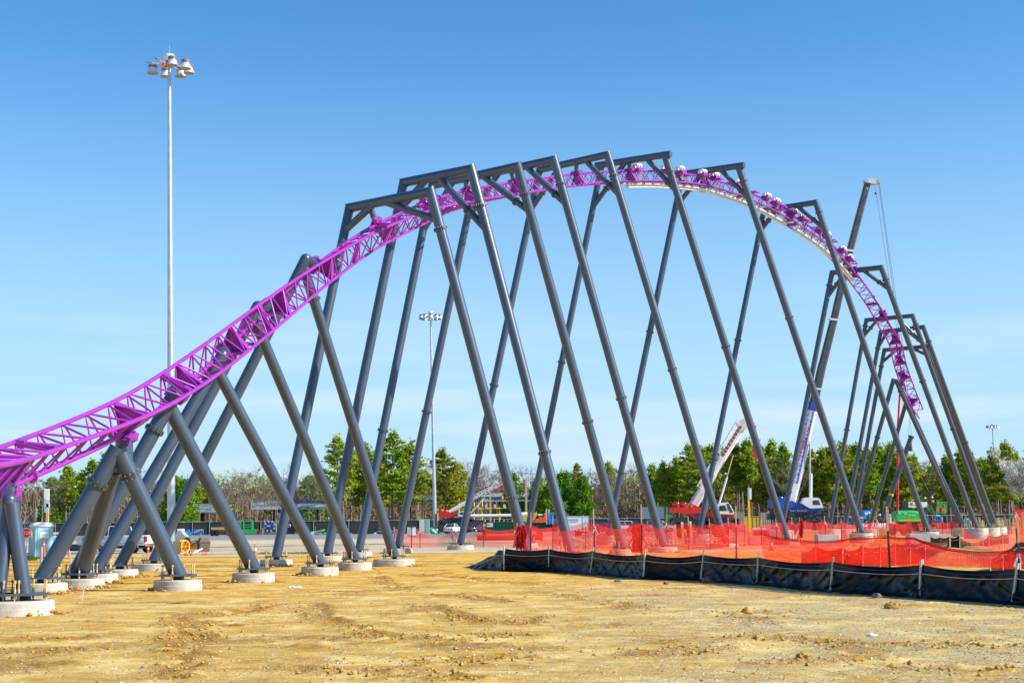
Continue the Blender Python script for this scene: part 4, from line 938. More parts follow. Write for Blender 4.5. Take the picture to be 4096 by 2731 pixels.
TREES = [(-30, 1085, 'bare', 300), (14, 1080, 'bare', 270), (50, 1062, 'bare', 276), (92, 1076, 'bare', 280), (118, 1092, 'bush', 300), (150, 1064, 'pine', 290), (180, 1072, 'pine', 300), (208, 1050, 'pine', 285), (238, 1034, 'pine', 280), (268, 1062, 'pine', 300), (296, 1078, 'bare', 285), (330, 1070, 'bare', 300), (366, 1082, 'bare', 296), (398, 1086, 'bush', 286), (424, 1094, 'bush', 284), (446, 1096, 'pine', 300), (478, 1086, 'pine', 315), (508, 1072, 'bare', 292), (540, 1066, 'bare', 300), (566, 1076, 'bare', 288), (600, 1076, 'bare', 296), (626, 1060, 'bare', 304), (655, 1086, 'bare', 286), (690, 1072, 'bare', 310), (712, 1086, 'bush', 330), (736, 1060, 'bare', 300), (774, 992, 'bigpine', 282), (806, 1024, 'pine', 300), (838, 1014, 'pine', 290), (868, 1030, 'oldpine', 306), (902, 981, 'bigpine', 285), (938, 1004, 'oldpine', 292), (968, 1052, 'bare', 300), (1022, 1024, 'oldpine', 284), (1046, 1056, 'oldpine', 300), (1062, 1060, 'bare', 310), (1086, 1046, 'bare', 305), (1112, 1056, 'bare', 320), (1136, 1050, 'bare', 305), (1160, 1052, 'bare', 312), (1178, 1082, 'bush', 300), (1208, 1062, 'bare', 315), (1236, 1090, 'bush', 300), (1268, 1084, 'bush', 296), (1296, 1076, 'bush', 302), (1326, 1060, 'oldpine', 320), (1340, 1088, 'bush', 298), (1364, 1072, 'bare', 300), (1398, 1056, 'pine', 330), (1424, 1060, 'bare', 300), (1450, 1066, 'bare', 310), (1478, 1062, 'bare', 300), (1502, 1060, 'pine', 300), (1528, 1048, 'pine', 292), (1556, 1044, 'pine', 300), (1586, 1012, 'bigpine', 290), (1612, 1020, 'pine', 296), (1636, 1016, 'pine', 306), (1660, 1034, 'bare', 290), (1694, 1012, 'pine', 290), (1722, 1002, 'pine', 288), (1750, 1008, 'oldpine', 296), (1776, 1004, 'pine', 300), (1806, 1014, 'pine', 292), (1836, 1030, 'bare', 288), (1862, 1026, 'oldpine', 298), (1890, 1016, 'pine', 294), (1918, 1008, 'pine', 300), (1946, 1006, 'oldpine', 290), (1972, 1012, 'pine', 298), (2000, 1022, 'pine', 290), (2026, 1014, 'pine', 300), (2052, 1010, 'pine', 296), (2078, 1018, 'oldpine', 292), (2102, 1032, 'pine', 298), (2128, 1044, 'bare', 290), (2146, 1064, 'pine', 310), (2180, 1034, 'pine', 292), (2208, 1022, 'pine', 290), (2236, 1028, 'oldpine', 296), (2262, 1030, 'bare', 288), (2290, 1016, 'pine', 286), (2318, 1008, 'pine', 288), (2366, 1016, 'blossom', 200), (2370, 1012, 'pine', 290), (2400, 1020, 'pine', 290), (-70, 1070, 'pine', 290)]
_px = sorted(t[0] for t in TREES if t[2] in ('pine', 'oldpine', 'bigpine') and t[0] > 1480)
_yt = {t[0]: t[1] for t in TREES}
for _a, _b in zip(_px[:-1], _px[1:]):
    if 14 < _b - _a < 60: TREES.append(((_a + _b) / 2 + rt.uniform(-3, 3), max(_yt[_a], _yt[_b]) + rt.uniform(4, 22), rt.choice(('pine', 'pine', 'oldpine')), rt.uniform(318, 345)))
NAMES = {'pine': ('pine_tree', 'slender green pine', 'pine tree'), 'oldpine': ('pine_tree', 'broad yellow green pine', 'pine tree'), 'bigpine': ('pine_tree', 'extra tall layered dark pine', 'pine tree'), 'bush': ('evergreen_tree', 'bushy bright evergreen branching from the ground', 'evergreen'), 'bare': ('bare_tree', 'leafless grey brown tree', 'bare tree'), 'blossom': ('blossom_tree', 'white blossoming tree', 'tree')}
ORD = ['zeroth', 'first', 'second', 'third', 'fourth', 'fifth', 'sixth', 'seventh', 'eighth', 'ninth', 'tenth', 'eleventh', 'twelfth', 'thirteenth', 'fourteenth', 'fifteenth', 'sixteenth', 'seventeenth', 'eighteenth', 'nineteenth', 'twentieth']
def ordn(n): return ORD[n] if n <= 20 else (('twenty ' if n < 30 else 'thirty ' if n < 40 else 'forty ') + ORD[n % 10] if n % 10 else {30: 'thirtieth', 40: 'fortieth'}[n])
ZONES = [(-999, 110, 'behind the stop sign'), (110, 240, 'behind the portable toilet'), (240, 440, 'behind the white pickup'), (440, 640, 'behind the left solar canopy'), (640, 760, 'behind the blue engine'), (760, 1000, 'left of the second lamp mast'), (1000, 1170, 'behind the small red crane'), (1170, 1400, 'behind the white trailer'), (1400, 1560, 'left of the big red crane'), (1560, 1700, 'behind the big red crane'), (1700, 1860, 'behind the blue crane'), (1860, 2000, 'behind the white work pickup'), (2000, 2110, 'behind the green boom lift'), (2110, 2260, 'behind the concrete drums'), (2260, 9999, 'at the right edge')]
seen = {}
for x, ytop, kind, Y in sorted(TREES):
    X = x * D; top = P(X, ytop * D, Y); variants = KIND[kind]; tm, cm, zm = variants[rt.randrange(len(variants))]
    b = gp(X, Y); nm, desc, cat = NAMES[kind]; zone = [z for a, c, z in ZONES if a <= x < c][0]; seen[(kind, zone)] = seen.get((kind, zone), 0) + 1
    tot = sum(1 for t in TREES if t[2] == kind and [z for a, c, z in ZONES if a <= t[0] < c][0] == zone)
    lab = (desc + ' ' + zone) if tot == 1 else '%s %s, %s from the left there' % (desc, zone, ordn(seen[(kind, zone)]))
    r_ = thing(nm, lab, cat, b, rt.uniform(0, 6.28), group={'pine': 'slender pines along the far tree line', 'oldpine': 'yellow green pines along the far tree line', 'bigpine': 'tallest pines along the far tree line', 'bush': 'bushy evergreens along the far tree line', 'bare': 'leafless trees along the far tree line'}.get(kind))
    s_ = top.z / zm; r_.scale = (s_ * rt.uniform(.95, 1.2), s_ * rt.uniform(.95, 1.2), s_)
    for me, pn in ((tm, 'trunk'), (cm, 'branches' if kind == 'bare' else 'crown')):
        o = bpy.data.objects.new(pn, me); C.objects.link(o); o.parent = r_
# the wood behind, one mass of undergrowth, thin trunks and distant crowns
wd = MB(); rw = random.Random(5); tk = MB()
def mass(n, Ya, Yb, zlo, zhi, size, mi, clump, keep=None):
    for i in range(n):
        Y = rw.uniform(Ya, Yb); X = rw.uniform(-.42, .42) * Y; z = rw.uniform(zlo, zhi)
        if keep and not keep(X, Y, z): continue
        for k in range(14):
            q = V((X + rw.gauss(0, clump), Y + rw.gauss(0, clump), max(.1, z + rw.gauss(0, clump * .6)))); quad(wd, q, size * rw.uniform(.4, 1), .3, rw); wd.mi[-1] = mi
mass(1500, 318, 360, .3, 5, .5, 1, 1.2)
mass(1500, 340, 380, 3, 11, .6, 1, 1.6, lambda X, Y, z: NZ.noise((X * .04, z * .1, 3)) > -.35)
mass(1000, 335, 385, 5, 13.5, .6, 0, 1.5, lambda X, Y, z: NZ.noise((X * .05, 1, 3)) + (.35 if X > 35 else -.12) > 0)
mass(500, 300, 330, .3, 2.2, .45, 0, .9, lambda X, Y, z: NZ.noise((X * .07, 2, 3)) > .05)
mass(3000, 372, 400, .3, 10, 1.0, 1, 2.0)
mass(700, 376, 402, 1, 13, 1.0, 0, 2.0, lambda X, Y, z: NZ.noise((X * .05, 1, 3)) + (.4 if X > 30 else -.1) > 0)
for i in range(760):
    Y = rw.uniform(305, 385); X = rw.uniform(-.42, .42) * Y; h = rw.uniform(7, 14); p = V((X, Y, 0)); i0 = len(wd.f)
    wd.tube(p, p + V((rw.gauss(0, .4), 0, h)), rw.uniform(.08, .2), .04, 5, caps=False, mi=2)
tag(wd.build('woodland', [M['pine'], M['brush'], M['twig']]), 'tangled wood of thin trunks and brown brush behind the tree line', 'woodland', kind='stuff')
# scrappy grass by the gate and along the lot
gs = MB()
for i in range(700):
    p = gp(rw.uniform(95, 150), rw.uniform(86, 96)); gs.add([p + V((-.02, 0, 0)), p + V((.02, 0, 0)), p + V((rw.gauss(0, .05), rw.gauss(0, .05), rw.uniform(.08, .22)))], [(0, 1, 2)])
for i in range(500):
    p = gp(rw.uniform(1010, 1260), rw.uniform(98, 104)); gs.add([p + V((-.02, 0, 0)), p + V((.02, 0, 0)), p + V((rw.gauss(0, .05), rw.gauss(0, .05), rw.uniform(.03, .12)))], [(0, 1, 2)])
tag(gs.build('grass', M['grassleaf']), 'thin tufts of new grass at the foot of the gate post and lot edge', 'grass', kind='stuff')
# ------------------------------------------------------------ tall lamp masts
def mast(lab, base, top, Y, r0, r1, ring, bell, hidden=(), n=8, panel=True, footlab=None):
    b = P(base[0], base[1], Y); b.z = 0; t = P(top[0], top[1], Y); root = thing('lamp_mast', lab, 'lamp mast', b, group='tall lamp masts')
    m = MB(); m.tube(b, t, r0, r1, 12); m.build('pole', M['galv'], root)
    ax = (t - b).normalized(); c = t + V((0, 0, -.2))
    m = MB(); m.lathe(c + V((0, 0, -.05)), [(.0, .34), (.40, .34), (.45, .28), (.46, .06), (.42, .0), (.3, -.2)], 20); m.build('top_hood', M['ceramic'], root)
    m = MB(); m.tube(c + V((0, 0, .25)), c + V((0, 0, 1.1)), .012, n=5); m.build('lightning_rod', M['galv'], root)
    z = c.z - .55; m = MB()
    m.lathe((c.x, c.y, z), [(.38, -.06), (.5, -.06), (.5, .06), (.38, .06), (.38, -.06)], 20)
    m.build('lowering_ring', M['flange'], root)
    for k in range(n):
        a = 6.283 * k / n + .40; d = V((math.cos(a), math.sin(a), 0)); p = V((c.x, c.y, z)) + d * ring
        m = MB(); m.tube(V((c.x, c.y, z)) + d * .4, p + d * (-bell * .3 if k not in hidden else .0), .045, n=6); arm = m.build('lamp_arm', M['galv'], root)
        if k in hidden: m = MB(); m.obox(p + V((0, 0, .02)), d * .22, V((-d.y, d.x, 0)) * .09, (0, 0, .03)); m.build('arm_plate', M['lampring'], arm); continue
        q = p + V((0, 0, .05)); m = MB(); s = bell / .9
        m.lathe(q, [(.3 * s, -.08 * s), (.36 * s, -.3 * s), (.445 * s, -.52 * s), (.46 * s, -.56 * s)], 20); lamp = m.build('lamp_bell', M['mirror'], root)
        m = MB(); m.lathe(q, [(.0, .16 * s), (.33 * s, .16 * s), (.35 * s, .12 * s), (.35 * s, -.07 * s), (.3 * s, -.08 * s)], 20); m.build('housing', M['lampring'], lamp)
        m = MB(); m.lathe(q, [(.45 * s, -.555 * s), (.36 * s, -.60 * s), (.0, -.66 * s)], 20); m.build('lens', M['lens'], lamp)
    if panel: m = MB(); m.obox((c.x - .33, c.y - .45, z - .1), (.13, 0, 0), (0, .1, 0), (0, 0, .28)); m.build('winch_box', M['orange'], root)
    return root
mast('tallest grey lamp mast at the left, six bell lamps and two bare arms', (686, 2200), (677, 225), 113, .33, .13, 1.6, .9, hidden=(4, 5), n=8)
mast('grey lamp mast on a yellow round base, ringed by ten bell lamps', (1741, 2128), (1722, 1248), 256, .36, .16, 1.75, .9, n=10, panel=False)
mast('distant lamp mast rising above the pines at the right edge', (3992, 2080), (3969, 1696), 520, .4, .2, 1.9, 1.0, n=10, panel=False)
b = gp(1741, 256); m = MB(); m.lathe(b, [(.77, 0), (.77, 1.12), (.74, 1.18), (0, 1.2)], 28)
tag(m.build('mast_base', nmat('faded yellow paint on concrete', (.72, .42, .08), .8, col2=(.78, .58, .22), scale=1.5), org=b), 'round yellow painted concrete base under the second lamp mast', 'concrete base')

# ------------------------------------------------------------ left edge: toilet, gate, signs
b = gp(163, 92.5); root = thing('portable_toilet', 'pale blue portable toilet with a white domed roof beside the gate post', 'portable toilet', b, rad(36))
def lbox(nm, mat, *a, par=None, bev=0):
    m = MB(); m.box(*a); return m.build(nm, mat, par, local=True)
lbox('cabin', M['toilet'], -.57, .57, -.57, .57, .08, 2.0, par=root)
m = MB(); m.loft([[V((x * k, y * k, z)) for x, y in ((-.63, -.63), (.63, -.63), (.63, .63), (-.63, .63))] for k, z in ((1, 2.0), (1.0, 2.06), (.82, 2.2), (.4, 2.28))]); m.build('roof', M['white'], root, local=True)
d_ = lbox('door', nmat('lighter blue door plastic', (.36, .64, .74), .45, var=.04), -.42, .44, -.60, -.56, .14, 1.88, par=root)  # cabin blue lightened so the front looks sunlit against the darker side
m = MB(); m.box(-.34, -.06, -.615, -.59, .2, 1.0); m.box(.04, .36, -.615, -.59, .2, 1.0); m.box(-.36, .38, -.62, -.59, 1.12, 1.18); m.box(-.36, .38, -.62, -.59, 1.74, 1.8); m.box(-.36, .38, -.604, -.598, .18, 1.82); m.build('door_ribs', M['toilet'], d_, local=True)
m = MB(); m.box(-.28, .26, -.61, -.595, 1.27, 1.66); pl = m.build('sign_plate', M['white'], root, local=True)
text('United', .17, M['textpale'], pl, facing(V((-.01, -.612, 1.49))), org=V((0, 0, 0)))
m = MB(); m.box(-.60, -.57, -.2, .18, 1.27, 1.66); m.build('side_sign', M['white'], root, local=True)
m = MB(); m.tube((.2, .3, 2.0), (.2, .3, 2.55), .05, n=8); m.build('vent_pipe', M['dark'], root, local=True)
lbox('skid', M['dark'], -.6, .6, -.6, .6, 0, .08, par=root)
m = MB(); m.box(-.58, -.565, -.45, -.1, .25, 1.1); m.box(-.58, -.565, .1, .45, .25, 1.1); m.build('side_panel', M['toilet'], root, local=True)
b = gp(130, 94); root = thing('iron_gate', 'dark green iron gate and round post left of the portable toilet', 'gate', b)
zt = P(135, 2042, 94).z; m = MB(); m.tube(b, b + V((.1, 0, zt)), .13, n=14); m.build('gate_post', M['graypl'], root)
m = MB(); m.lathe(b + V((.1, 0, zt)), [(.16, 0), (.16, .06), (.07, .1), (.07, .16), (0, .2)], 12); m.build('post_cap', M['graypl'], root)
m = MB()
for k in range(8): x = b.x - .25 - .16 * k; m.box(x - .018, x + .018, b.y - .02, b.y + .02, .12, 2.35)
for z in (.25, 1.9): m.box(b.x - 1.5, b.x - .12, b.y - .025, b.y + .025, z, z + .07)
m.build('gate_bars', M['graypl'], root)
q = P(106, 2131, 90); b = V((q.x, 90, 0)); root = thing('stop_sign', 'red octagonal STOP sign with white rim on a thin post by the gate', 'stop sign', b)
def octo(r, y, th): return MB().prism([V((b.x + r * math.sin(math.pi / 8 + k * math.pi / 4), y, q.z + r * math.cos(math.pi / 8 + k * math.pi / 4))) for k in range(8)], (0, th, 0))
octo(.325, 90, .02).build('sign_rim', M['white'], root); octo(.295, 89.985, .014).build('sign_face', M['signred'], root)
text('STOP', .27, M['white'], root, facing(V((q.x, 89.975, q.z)), .8))
MB().tube(b + V((0, .05, 0)), b + V((0, .05, q.z + .25)), .03, n=8).build('sign_post', M['galv'], root)
b = gp(184, 125); root = thing('lot_marker_sign', 'tall white numbered lot sign on a yellow wood post behind the portable toilet', 'sign', b)
MB().pb(176, 1954, 196, 2027, 125, .12).build('sign_board', M['white'], root)
a = P(188, 2012, 124.96); text('19', .55, M['textpale'], root, facing(a + V((0, -.01, .1)), .8))
m = MB(); m.pp([(181, 1990), (183, 1990), (183, 2022), (181, 2022)], 124.97, .02); m.build('sign_edge', M['wood'], root)
zt = P(184, 2027, 125).z; MB().box(b.x - .11, b.x + .11, 125, 125.2, 0, zt + .3).build('post', M['lumber'], root)
MB().pb(178, 2030, 190, 2048, 124.9, .05).build('small_blue_plate', M['textpale'], root)
def delineator(lab, x, Y, h, lean=.0, cat='delineator'):
    b = gp(x, Y); root = thing('delineator_post', lab, cat, b); m = MB(); m.lathe(b, [(.2, 0), (.2, .05), (.06, .06)], 10); m.build('base', M['black'], root)
    a = b + V((lean * h, 0, h)); m = MB(); m.tube(b, a, .065, .05, 10); m.tube(a, a + V((0, 0, .07)), .03, n=8); m.build('tube', M['orange'], root)
    m = MB(); p = b.lerp(a, .75); p2 = b.lerp(a, .83); m.tube(p, p2, .066, n=10); m.build('reflective_band', M['offwhite'], root)
delineator('leaning orange delineator post in front of the blue portable toilet', 179, 91, 1.12, -.1)
delineator('upright orange delineator post beside the rear wheel of the pickup', 591, 78, 1.0, .0)
b = gp(164, 78); m = MB(); m.tube(b, b + V((0, 0, .9)), .072, n=14); m.lathe(b + V((0, 0, .9)), [(.072, 0), (.06, .03), (0, .04)], 14); tag(m.build('bollard', M['grey'], org=b), 'short grey pipe bollard in front of the portable toilet', 'bollard')
b = gp(287, 80); m = MB(); m.bar(b, b + V((-.16, 0, .75)), .035, .035); o = tag(m.build('survey_stake', M['wood'], org=b), 'thin survey stake with pink ribbon left of the pickup', 'stake')
m = MB(); m.bar(b + V((-.17, -.02, .7)), b + V((-.17, -.04, .25)), .05, .01); m.build('ribbon', nmat('pink ribbon', (.8, .15, .25), .7), o)
b = G(327, 2404); m = MB(); m.bar(b, b + V((.05, 0, .42)), .035, .03); tag(m.build('wooden_stake', M['wood'], org=b), 'short pale wooden stake stuck in the dirt near the front footings', 'stake')
b = gp(226, 120); root = thing('board_barrier', 'white two board barrier right of the portable toilet', 'barrier', b); m = MB(); m.pb(212, 2128, 246, 2136, 120, .05); m.build('board', M['white'], root); m = MB(); m.pb(212, 2142, 246, 2150, 120, .05); m.build('board', M['white'], root)
for x in (216, 242): MB().box(gp(x, 120).x - .05, gp(x, 120).x + .05, 120.05, 120.15, 0, 1.3).build('barrier_leg', M['white'], root)
a = gp(268, 118); c = gp(372, 118); m = MB(); m.tube(a + V((0, 0, .27)), c + V((0, 0, .27)), .27, n=20); tag(m.build('loose_column', M['steel'], org=a), 'grey steel column lying on the ground left of the pickup', 'steel column')
# ------------------------------------------------------------ vehicles
def wheel(root, x, y, r, wd, rim=True, hubm=None):
    m = MB(); m.lathe((x, y - wd / 2, r), [(r * .62, 0), (r * .9, 0), (r, wd * .18), (r, wd * .82), (r * .9, wd), (r * .62, wd)], 24, axis=(0, 1, 0)); t = m.build('tyre', M['black'], root, local=True)
    if rim:
        m = MB(); s = -1 if y < 0 else 1; cy = y + s * (wd / 2 - .03); m.lathe((x, cy, r), [(0, s * .02), (r * .16, s * .02), (r * .2, -s * .02), (r * .55, s * .0), (r * .63, s * .03), (r * .63, -s * .1)], 20, axis=(0, 1, 0))
        m.build('rim', hubm or M['chrome'], t, local=True)
    return t
def sect(x, pts): return [V((x, y, z)) for y, z in pts]
def body_sec(x, w, zb, zt, r=.12):
    return sect(x, [(-w + .05, zb), (-w, zb + .12), (-w, zt - r), (-w + r * .8, zt), (w - r * .8, zt), (w, zt - r), (w, zb + .12), (w - .05, zb)])
def glasshouse(root, secs, paint, nm='cab'):
    """secs: (x, half width low, half width top, z low, z top); roof painted, glass below"""
    m = MB(); m.loft([[V((x, -a, zl)), V((x, -b, zt)), V((x, b, zt)), V((x, a, zl))] for x, a, b, zl, zt in secs], smooth=False); g_ = m.build(nm + '_windows', M['glass'], root, local=True)
    m = MB(); top = [s for s in secs if s[4] - s[3] > .3]
    m.loft([[V((x, -b - .02, zt - .05)), V((x, -b * .8, zt + .04)), V((x, b * .8, zt + .04)), V((x, b + .02, zt - .05))] for x, a, b, zl, zt in top])
    for (x, a, b, zl, zt), wd in [(top[0], .09), (top[-1], .09)] + ([(((top[0][0] + top[-1][0]) / 2), *[(top[0][i] + top[-1][i]) / 2 for i in range(1, 5)])] and [((((top[0][0] + top[-1][0]) / 2), *[(top[0][i] + top[-1][i]) / 2 for i in range(1, 5)]), .07)]):
        for s in (-1, 1): m.bar((x, s * (a + .005), zl), (x, s * (b + .012), zt), wd, .05, up=(0, s, 0))
    for e, o_ in ((secs[0], top[0]), (secs[-1], top[-1])):
        for s in (-1, 1): m.bar((e[0], s * e[1], e[3] + .02), (o_[0], s * o_[2], o_[4]), .07, .06, up=(0, s, 1))
    m.build(nm + '_roof', paint, root, local=True)
def car(lab, x, Y, rz, paint, L=4.6, W=1.78, H=1.45, suv=False, z=0, grp='cars parked on the far lot'):
    b = gp(x, Y); b.z = z; root = thing('parked_car', lab, 'car', b, rz, grp); h = L / 2; w_ = W / 2
    hb = .95 if not suv else 1.05
    m = MB(); m.loft([body_sec(-h, w_ * .82, .3, hb * .82), body_sec(-h + .12, w_ * .95, .25, hb * .98), body_sec(-h + .8, w_, .22, hb), body_sec(0, w_, .22, hb * .98), body_sec(h - 1.2, w_, .22, hb * .92), body_sec(h - .25, w_ * .95, .25, hb * .78), body_sec(h, w_ * .8, .3, hb * .62)])
    m.build('body', paint, root, local=True)
    if suv: gs_ = [(-h + .12, w_ * .9, w_ * .8, hb - .03, hb), (-h + .35, w_ * .92, w_ * .76, hb - .03, H), (h * .1, w_ * .92, w_ * .76, hb - .05, H), (h * .5, w_ * .9, w_ * .8, hb - .1, hb - .06)]
    else: gs_ = [(-h + .45, w_ * .88, w_ * .8, hb - .03, hb), (-h + 1.25, w_ * .9, w_ * .7, hb - .03, H - .03), (-.1, w_ * .9, w_ * .7, hb - .05, H), (.95, w_ * .88, w_ * .8, hb - .1, hb - .05)]
    glasshouse(root, gs_, paint)
    for sx in (-h + .85, h - .85):
        for sy in (-1, 1): wheel(root, sx, sy * (w_ - .1), .33, .22, hubm=M['galv'])
    for sy in (-1, 1):
        m = MB(); m.box(-h - .01, -h + .1, sy * w_ * .55, sy * w_ * .83, hb * .6, hb * .8); m.build('tail_lamp', M['lampred'], root, local=True)
        m = MB(); m.box(h - .1, h + .01, sy * w_ * .5, sy * w_ * .8, hb * .5, hb * .62); m.build('headlight', M['offwhite'], root, local=True)
    m = MB(); m.box(-h - .02, -h + .02, -.2, .2, .5, .62); m.build('number_plate', M['yellow'], root, local=True)
    return root
car('white sedan seen from behind, right of the yellow mast base', 1813, 238, rad(72), M['carwhite'], 4.8, 1.85, 1.47, z=.25)
car('dark maroon sedan facing the camera beside the green dumpster', 1910, 248, rad(-128), M['maroon'], 4.6, 1.8, 1.47, z=.3)
car('blue sedan behind the netting right of the white trailer', 2412, 215, rad(80), M['carblue'], z=.2)
car('white hatchback half hidden by a grey leg behind the netting', 2478, 235, rad(180), M['carwhite'], z=.2, suv=True, H=1.7)
car('dark sport utility car in front of the fence right of the blue sedan', 2496, 246, rad(10), M['carblue'], 4.9, 1.9, 1.85, True, z=.3)
car('navy sedan parked left of the pale box trailer', 2540, 225, rad(95), M['carblue'], z=.2)
car('pale blue and white wagon below the pale box trailer', 2640, 232, rad(5), M['carsilver'], 4.9, 1.9, 1.75, True, z=.2)
car('silver car parked far behind the fence above the white trailer', 2294, 300, rad(170), M['carsilver'], z=2.6)
MB_ = MB(); b_ = gp(2294, 300); MB_.box(b_.x - 5, b_.x + 10, 296, 306, 0, 2.6); tag(MB_.build('earth_bank', M['ground'], org=b_), 'low earth bank behind the fence carrying a silver car', 'earth bank', kind='structure')
# big white pickup on the left
def pickup(lab, x, Y, rz, name='pickup_truck', sc=1, x4=True):
    b = gp(x, Y); root = thing(name, lab, 'pickup truck', b, rz, scale=sc); W = 1.0; Lh = 3.1
    m = MB(); m.loft([body_sec(-Lh, W * .97, .62, 1.28, .05), body_sec(-Lh + .06, W, .58, 1.30, .05), body_sec(-.55, W, .55, 1.30, .05)]); m.build('cargo_bed', M['carwhite'], root, local=True)
    m = MB(); m.loft([body_sec(-.5, W, .52, 1.30, .06), body_sec(1.35, W, .52, 1.28, .06), body_sec(1.6, W * .98, .55, 1.26, .1), body_sec(2.95, W * .96, .6, 1.18, .14), body_sec(3.1, W * .9, .62, 1.08, .14)]); m.build('cab_body', M['carwhite'], root, local=True)
    glasshouse(root, [(-.5, W * .95, W * .82, 1.27, 1.3), (-.42, W * .95, W * .78, 1.27, 1.93), (.95, W * .95, W * .78, 1.26, 1.95), (1.75, W * .92, W * .84, 1.24, 1.28)], M['carwhite'])
    for sx in (-1.95, 2.05):
        for sy in (-1, 1):
            wheel(root, sx, sy * .84, .42, .28)
            m = MB(); a = [V((sx + .52 * math.cos(t), sy * 1.0, .42 + .52 * math.sin(t))) for t in [math.pi * k / 10 for k in range(11)]]; m.path(a, .045, 6); m.build('wheel_arch', M['carwhite'], root, local=True)
    for sy in (-1, 1):
        m = MB(); m.box(-Lh - .02, -Lh + .14, sy * .80, sy * 1.012, .82, 1.24); m.build('tail_lamp', M['lampred'], root, local=True)
        m = MB(); m.box(3.02, 3.12, sy * .5, sy * .88, .8, 1.0); m.build('headlight', M['offwhite'], root, local=True)
        m = MB(); m.box(1.45, 1.6, sy * 1.0, sy * 1.22, 1.25, 1.5); m.build('side_mirror', M['dark'], root, local=True)
        m = MB(); m.box(.5, .62, sy * 1.0, sy * 1.03, 1.05, 1.1); m.build('door_handle', M['dark'], root, local=True)
        m = MB(); m.box(-.9, 1.5, sy * .92, sy * 1.05, .38, .46); m.build('running_board', M['dark'], root, local=True)
        m = MB(); m.box(-2.9, 2.6, sy * 1.0, sy * 1.006, .72, .745); m.build('side_stripe', M['textblue'], root, local=True)
    m = MB(); m.box(-Lh - .16, -Lh + .02, -.95, .95, .52, .72); m.build('rear_bumper', M['chrome'], root, local=True)
    m = MB(); m.box(-2.6, 2.7, -.6, .6, .35, .6); m.build('chassis', M['dark'], root, local=True)
    m = MB(); m.box(-Lh + .2, -.6, -.85, .85, 1.26, 1.305); m.build('bed_liner', M['black'], root, local=True)
    if x4: text('4x4', .2, M['dark'], root, Matrix.Translation(V((-2.72, 1.004, 1.13))) @ Matrix.Rotation(math.pi, 4, 'Z') @ Matrix.Rotation(rad(90), 4, 'X') @ Matrix.Diagonal((1.4, 1, 1, 1)), org=V((0, 0, 0)))
    return root
pickup('white crew cab pickup behind the crossing grey legs at the left', 474, 107, rad(180 - 22))
# ------------------------------------------------------------ clutter in the middle left
b = gp(706, 100); m = MB(); m.pb(692, 2163, 720, 2214, 100, .04); tag(m.build('plywood_sheet', M['lumber'], org=b), 'upright tan plywood sheet left of the orange hose reel', 'plywood')
b = gp(735, 101.5); root = thing('hose_reel', 'orange and yellow hose reel cart on two wheels beside a plywood sheet', 'hose reel', b, rad(58), scale=.85)
m = MB()
for yy in (-.16, .16):
    m.path([V((.5 * math.cos(t), yy, .62 + .5 * math.sin(t))) for t in [6.2832 * k / 20 for k in range(21)]], .045, 6)
    for k in range(6): t = 6.2832 * k / 6; m.tube((0, yy, .62), (.5 * math.cos(t), yy, .62 + .5 * math.sin(t)), .02, n=5)
m.build('reel_frame', M['yellow'], root, local=True)
m = MB()
for yy in (-.1, -.03, .04, .11): m.path([V((.43 * math.cos(t), yy, .62 + .43 * math.sin(t))) for t in [6.2832 * k / 20 for k in range(21)]], .055, 8)
m.build('coiled_hose', M['orange'], root, local=True)
for yy in (-.3, .3): wheel(root, .45, yy, .16, .08, True, M['galv'])
m = MB(); m.bar((-.6, -.25, .1), (.45, -.25, .2), .05, .05); m.bar((-.6, .25, .1), (.45, .25, .2), .05, .05); m.bar((.45, -.3, .16), (.45, .3, .16), .04, .04); m.bar((-.6, -.25, .1), (-.3, -.2, .9), .05, .05); m.build('cart_frame', M['yellow'], root, local=True)
b = gp(733, 110); root = thing('trenching_machine', 'dark small trenching machine with a tilted hood behind the hose reel', 'machine', b)
m = MB(); m.pp([(704, 2128), (722, 2122), (742, 2146), (740, 2172), (706, 2178)], 109.4, 1.2); m.build('hood', M['grey'], root)
m = MB(); m.pp([(704, 2150), (745, 2160), (744, 2198), (704, 2200)], 109.6, 1.0); m.build('chassis', M['dark'], root)
m = MB(); m.pb(708, 2114, 727, 2123, 109.5, .9); m.build('canopy', M['white'], root)
m = MB(); m.pp([(738, 2145), (754, 2150), (760, 2168), (752, 2176), (744, 2170)], 109.5, .5); m.bar(P(742, 2150, 109.4), P(758, 2162, 109.4), .06, .06); m.tube(P(748, 2170, 109.5), P(790, 2160, 109.5), .04, n=6); m.bar(P(752, 2190, 109.4), P(791, 2163, 109.4), .08, .08); m.build('digging_arm', M['dark'], root)
m = MB(); m.pp([(752, 2170), (790, 2166), (792, 2196), (760, 2196)], 109.8, .7); m.build('bucket', M['ochre'], root)
for x in (712, 736): m = MB(); m.lathe(gp(x, 109.3) + V((0, 0, .3)), [(0, 0), (.3, 0), (.3, .25), (0, .25)], 14, axis=(0, 1, 0)); m.build('track_wheel', M['black'], root)
b = gp(814, 109); root = thing('trash_bin', 'brown pebbled trash bin with a sloping lid and a white sticker', 'trash bin', b, rad(28))
m = MB(); m.loft([[V((x * k, y * k, z)) for x, y in ((-.4, -.4), (.4, -.4), (.4, .4), (-.4, .4))] for k, z in ((.88, 0), (1, .68))], smooth=False); m.build('bin_body', M['brownbin'], root, local=True)
m = MB(); m.loft([[V((x * k, y * k, z)) for x, y in ((-.4, -.4), (.4, -.4), (.4, .4), (-.4, .4))] for k, z in ((1.08, .68), (1.08, .74), (.95, .76), (.72, 1.06))], smooth=False); m.build('lid', M['brownbin'], root, local=True)
m = MB(); m.box(.375, .395, -.2, .2, .25, .58); m.build('sticker', M['white'], root, local=True)
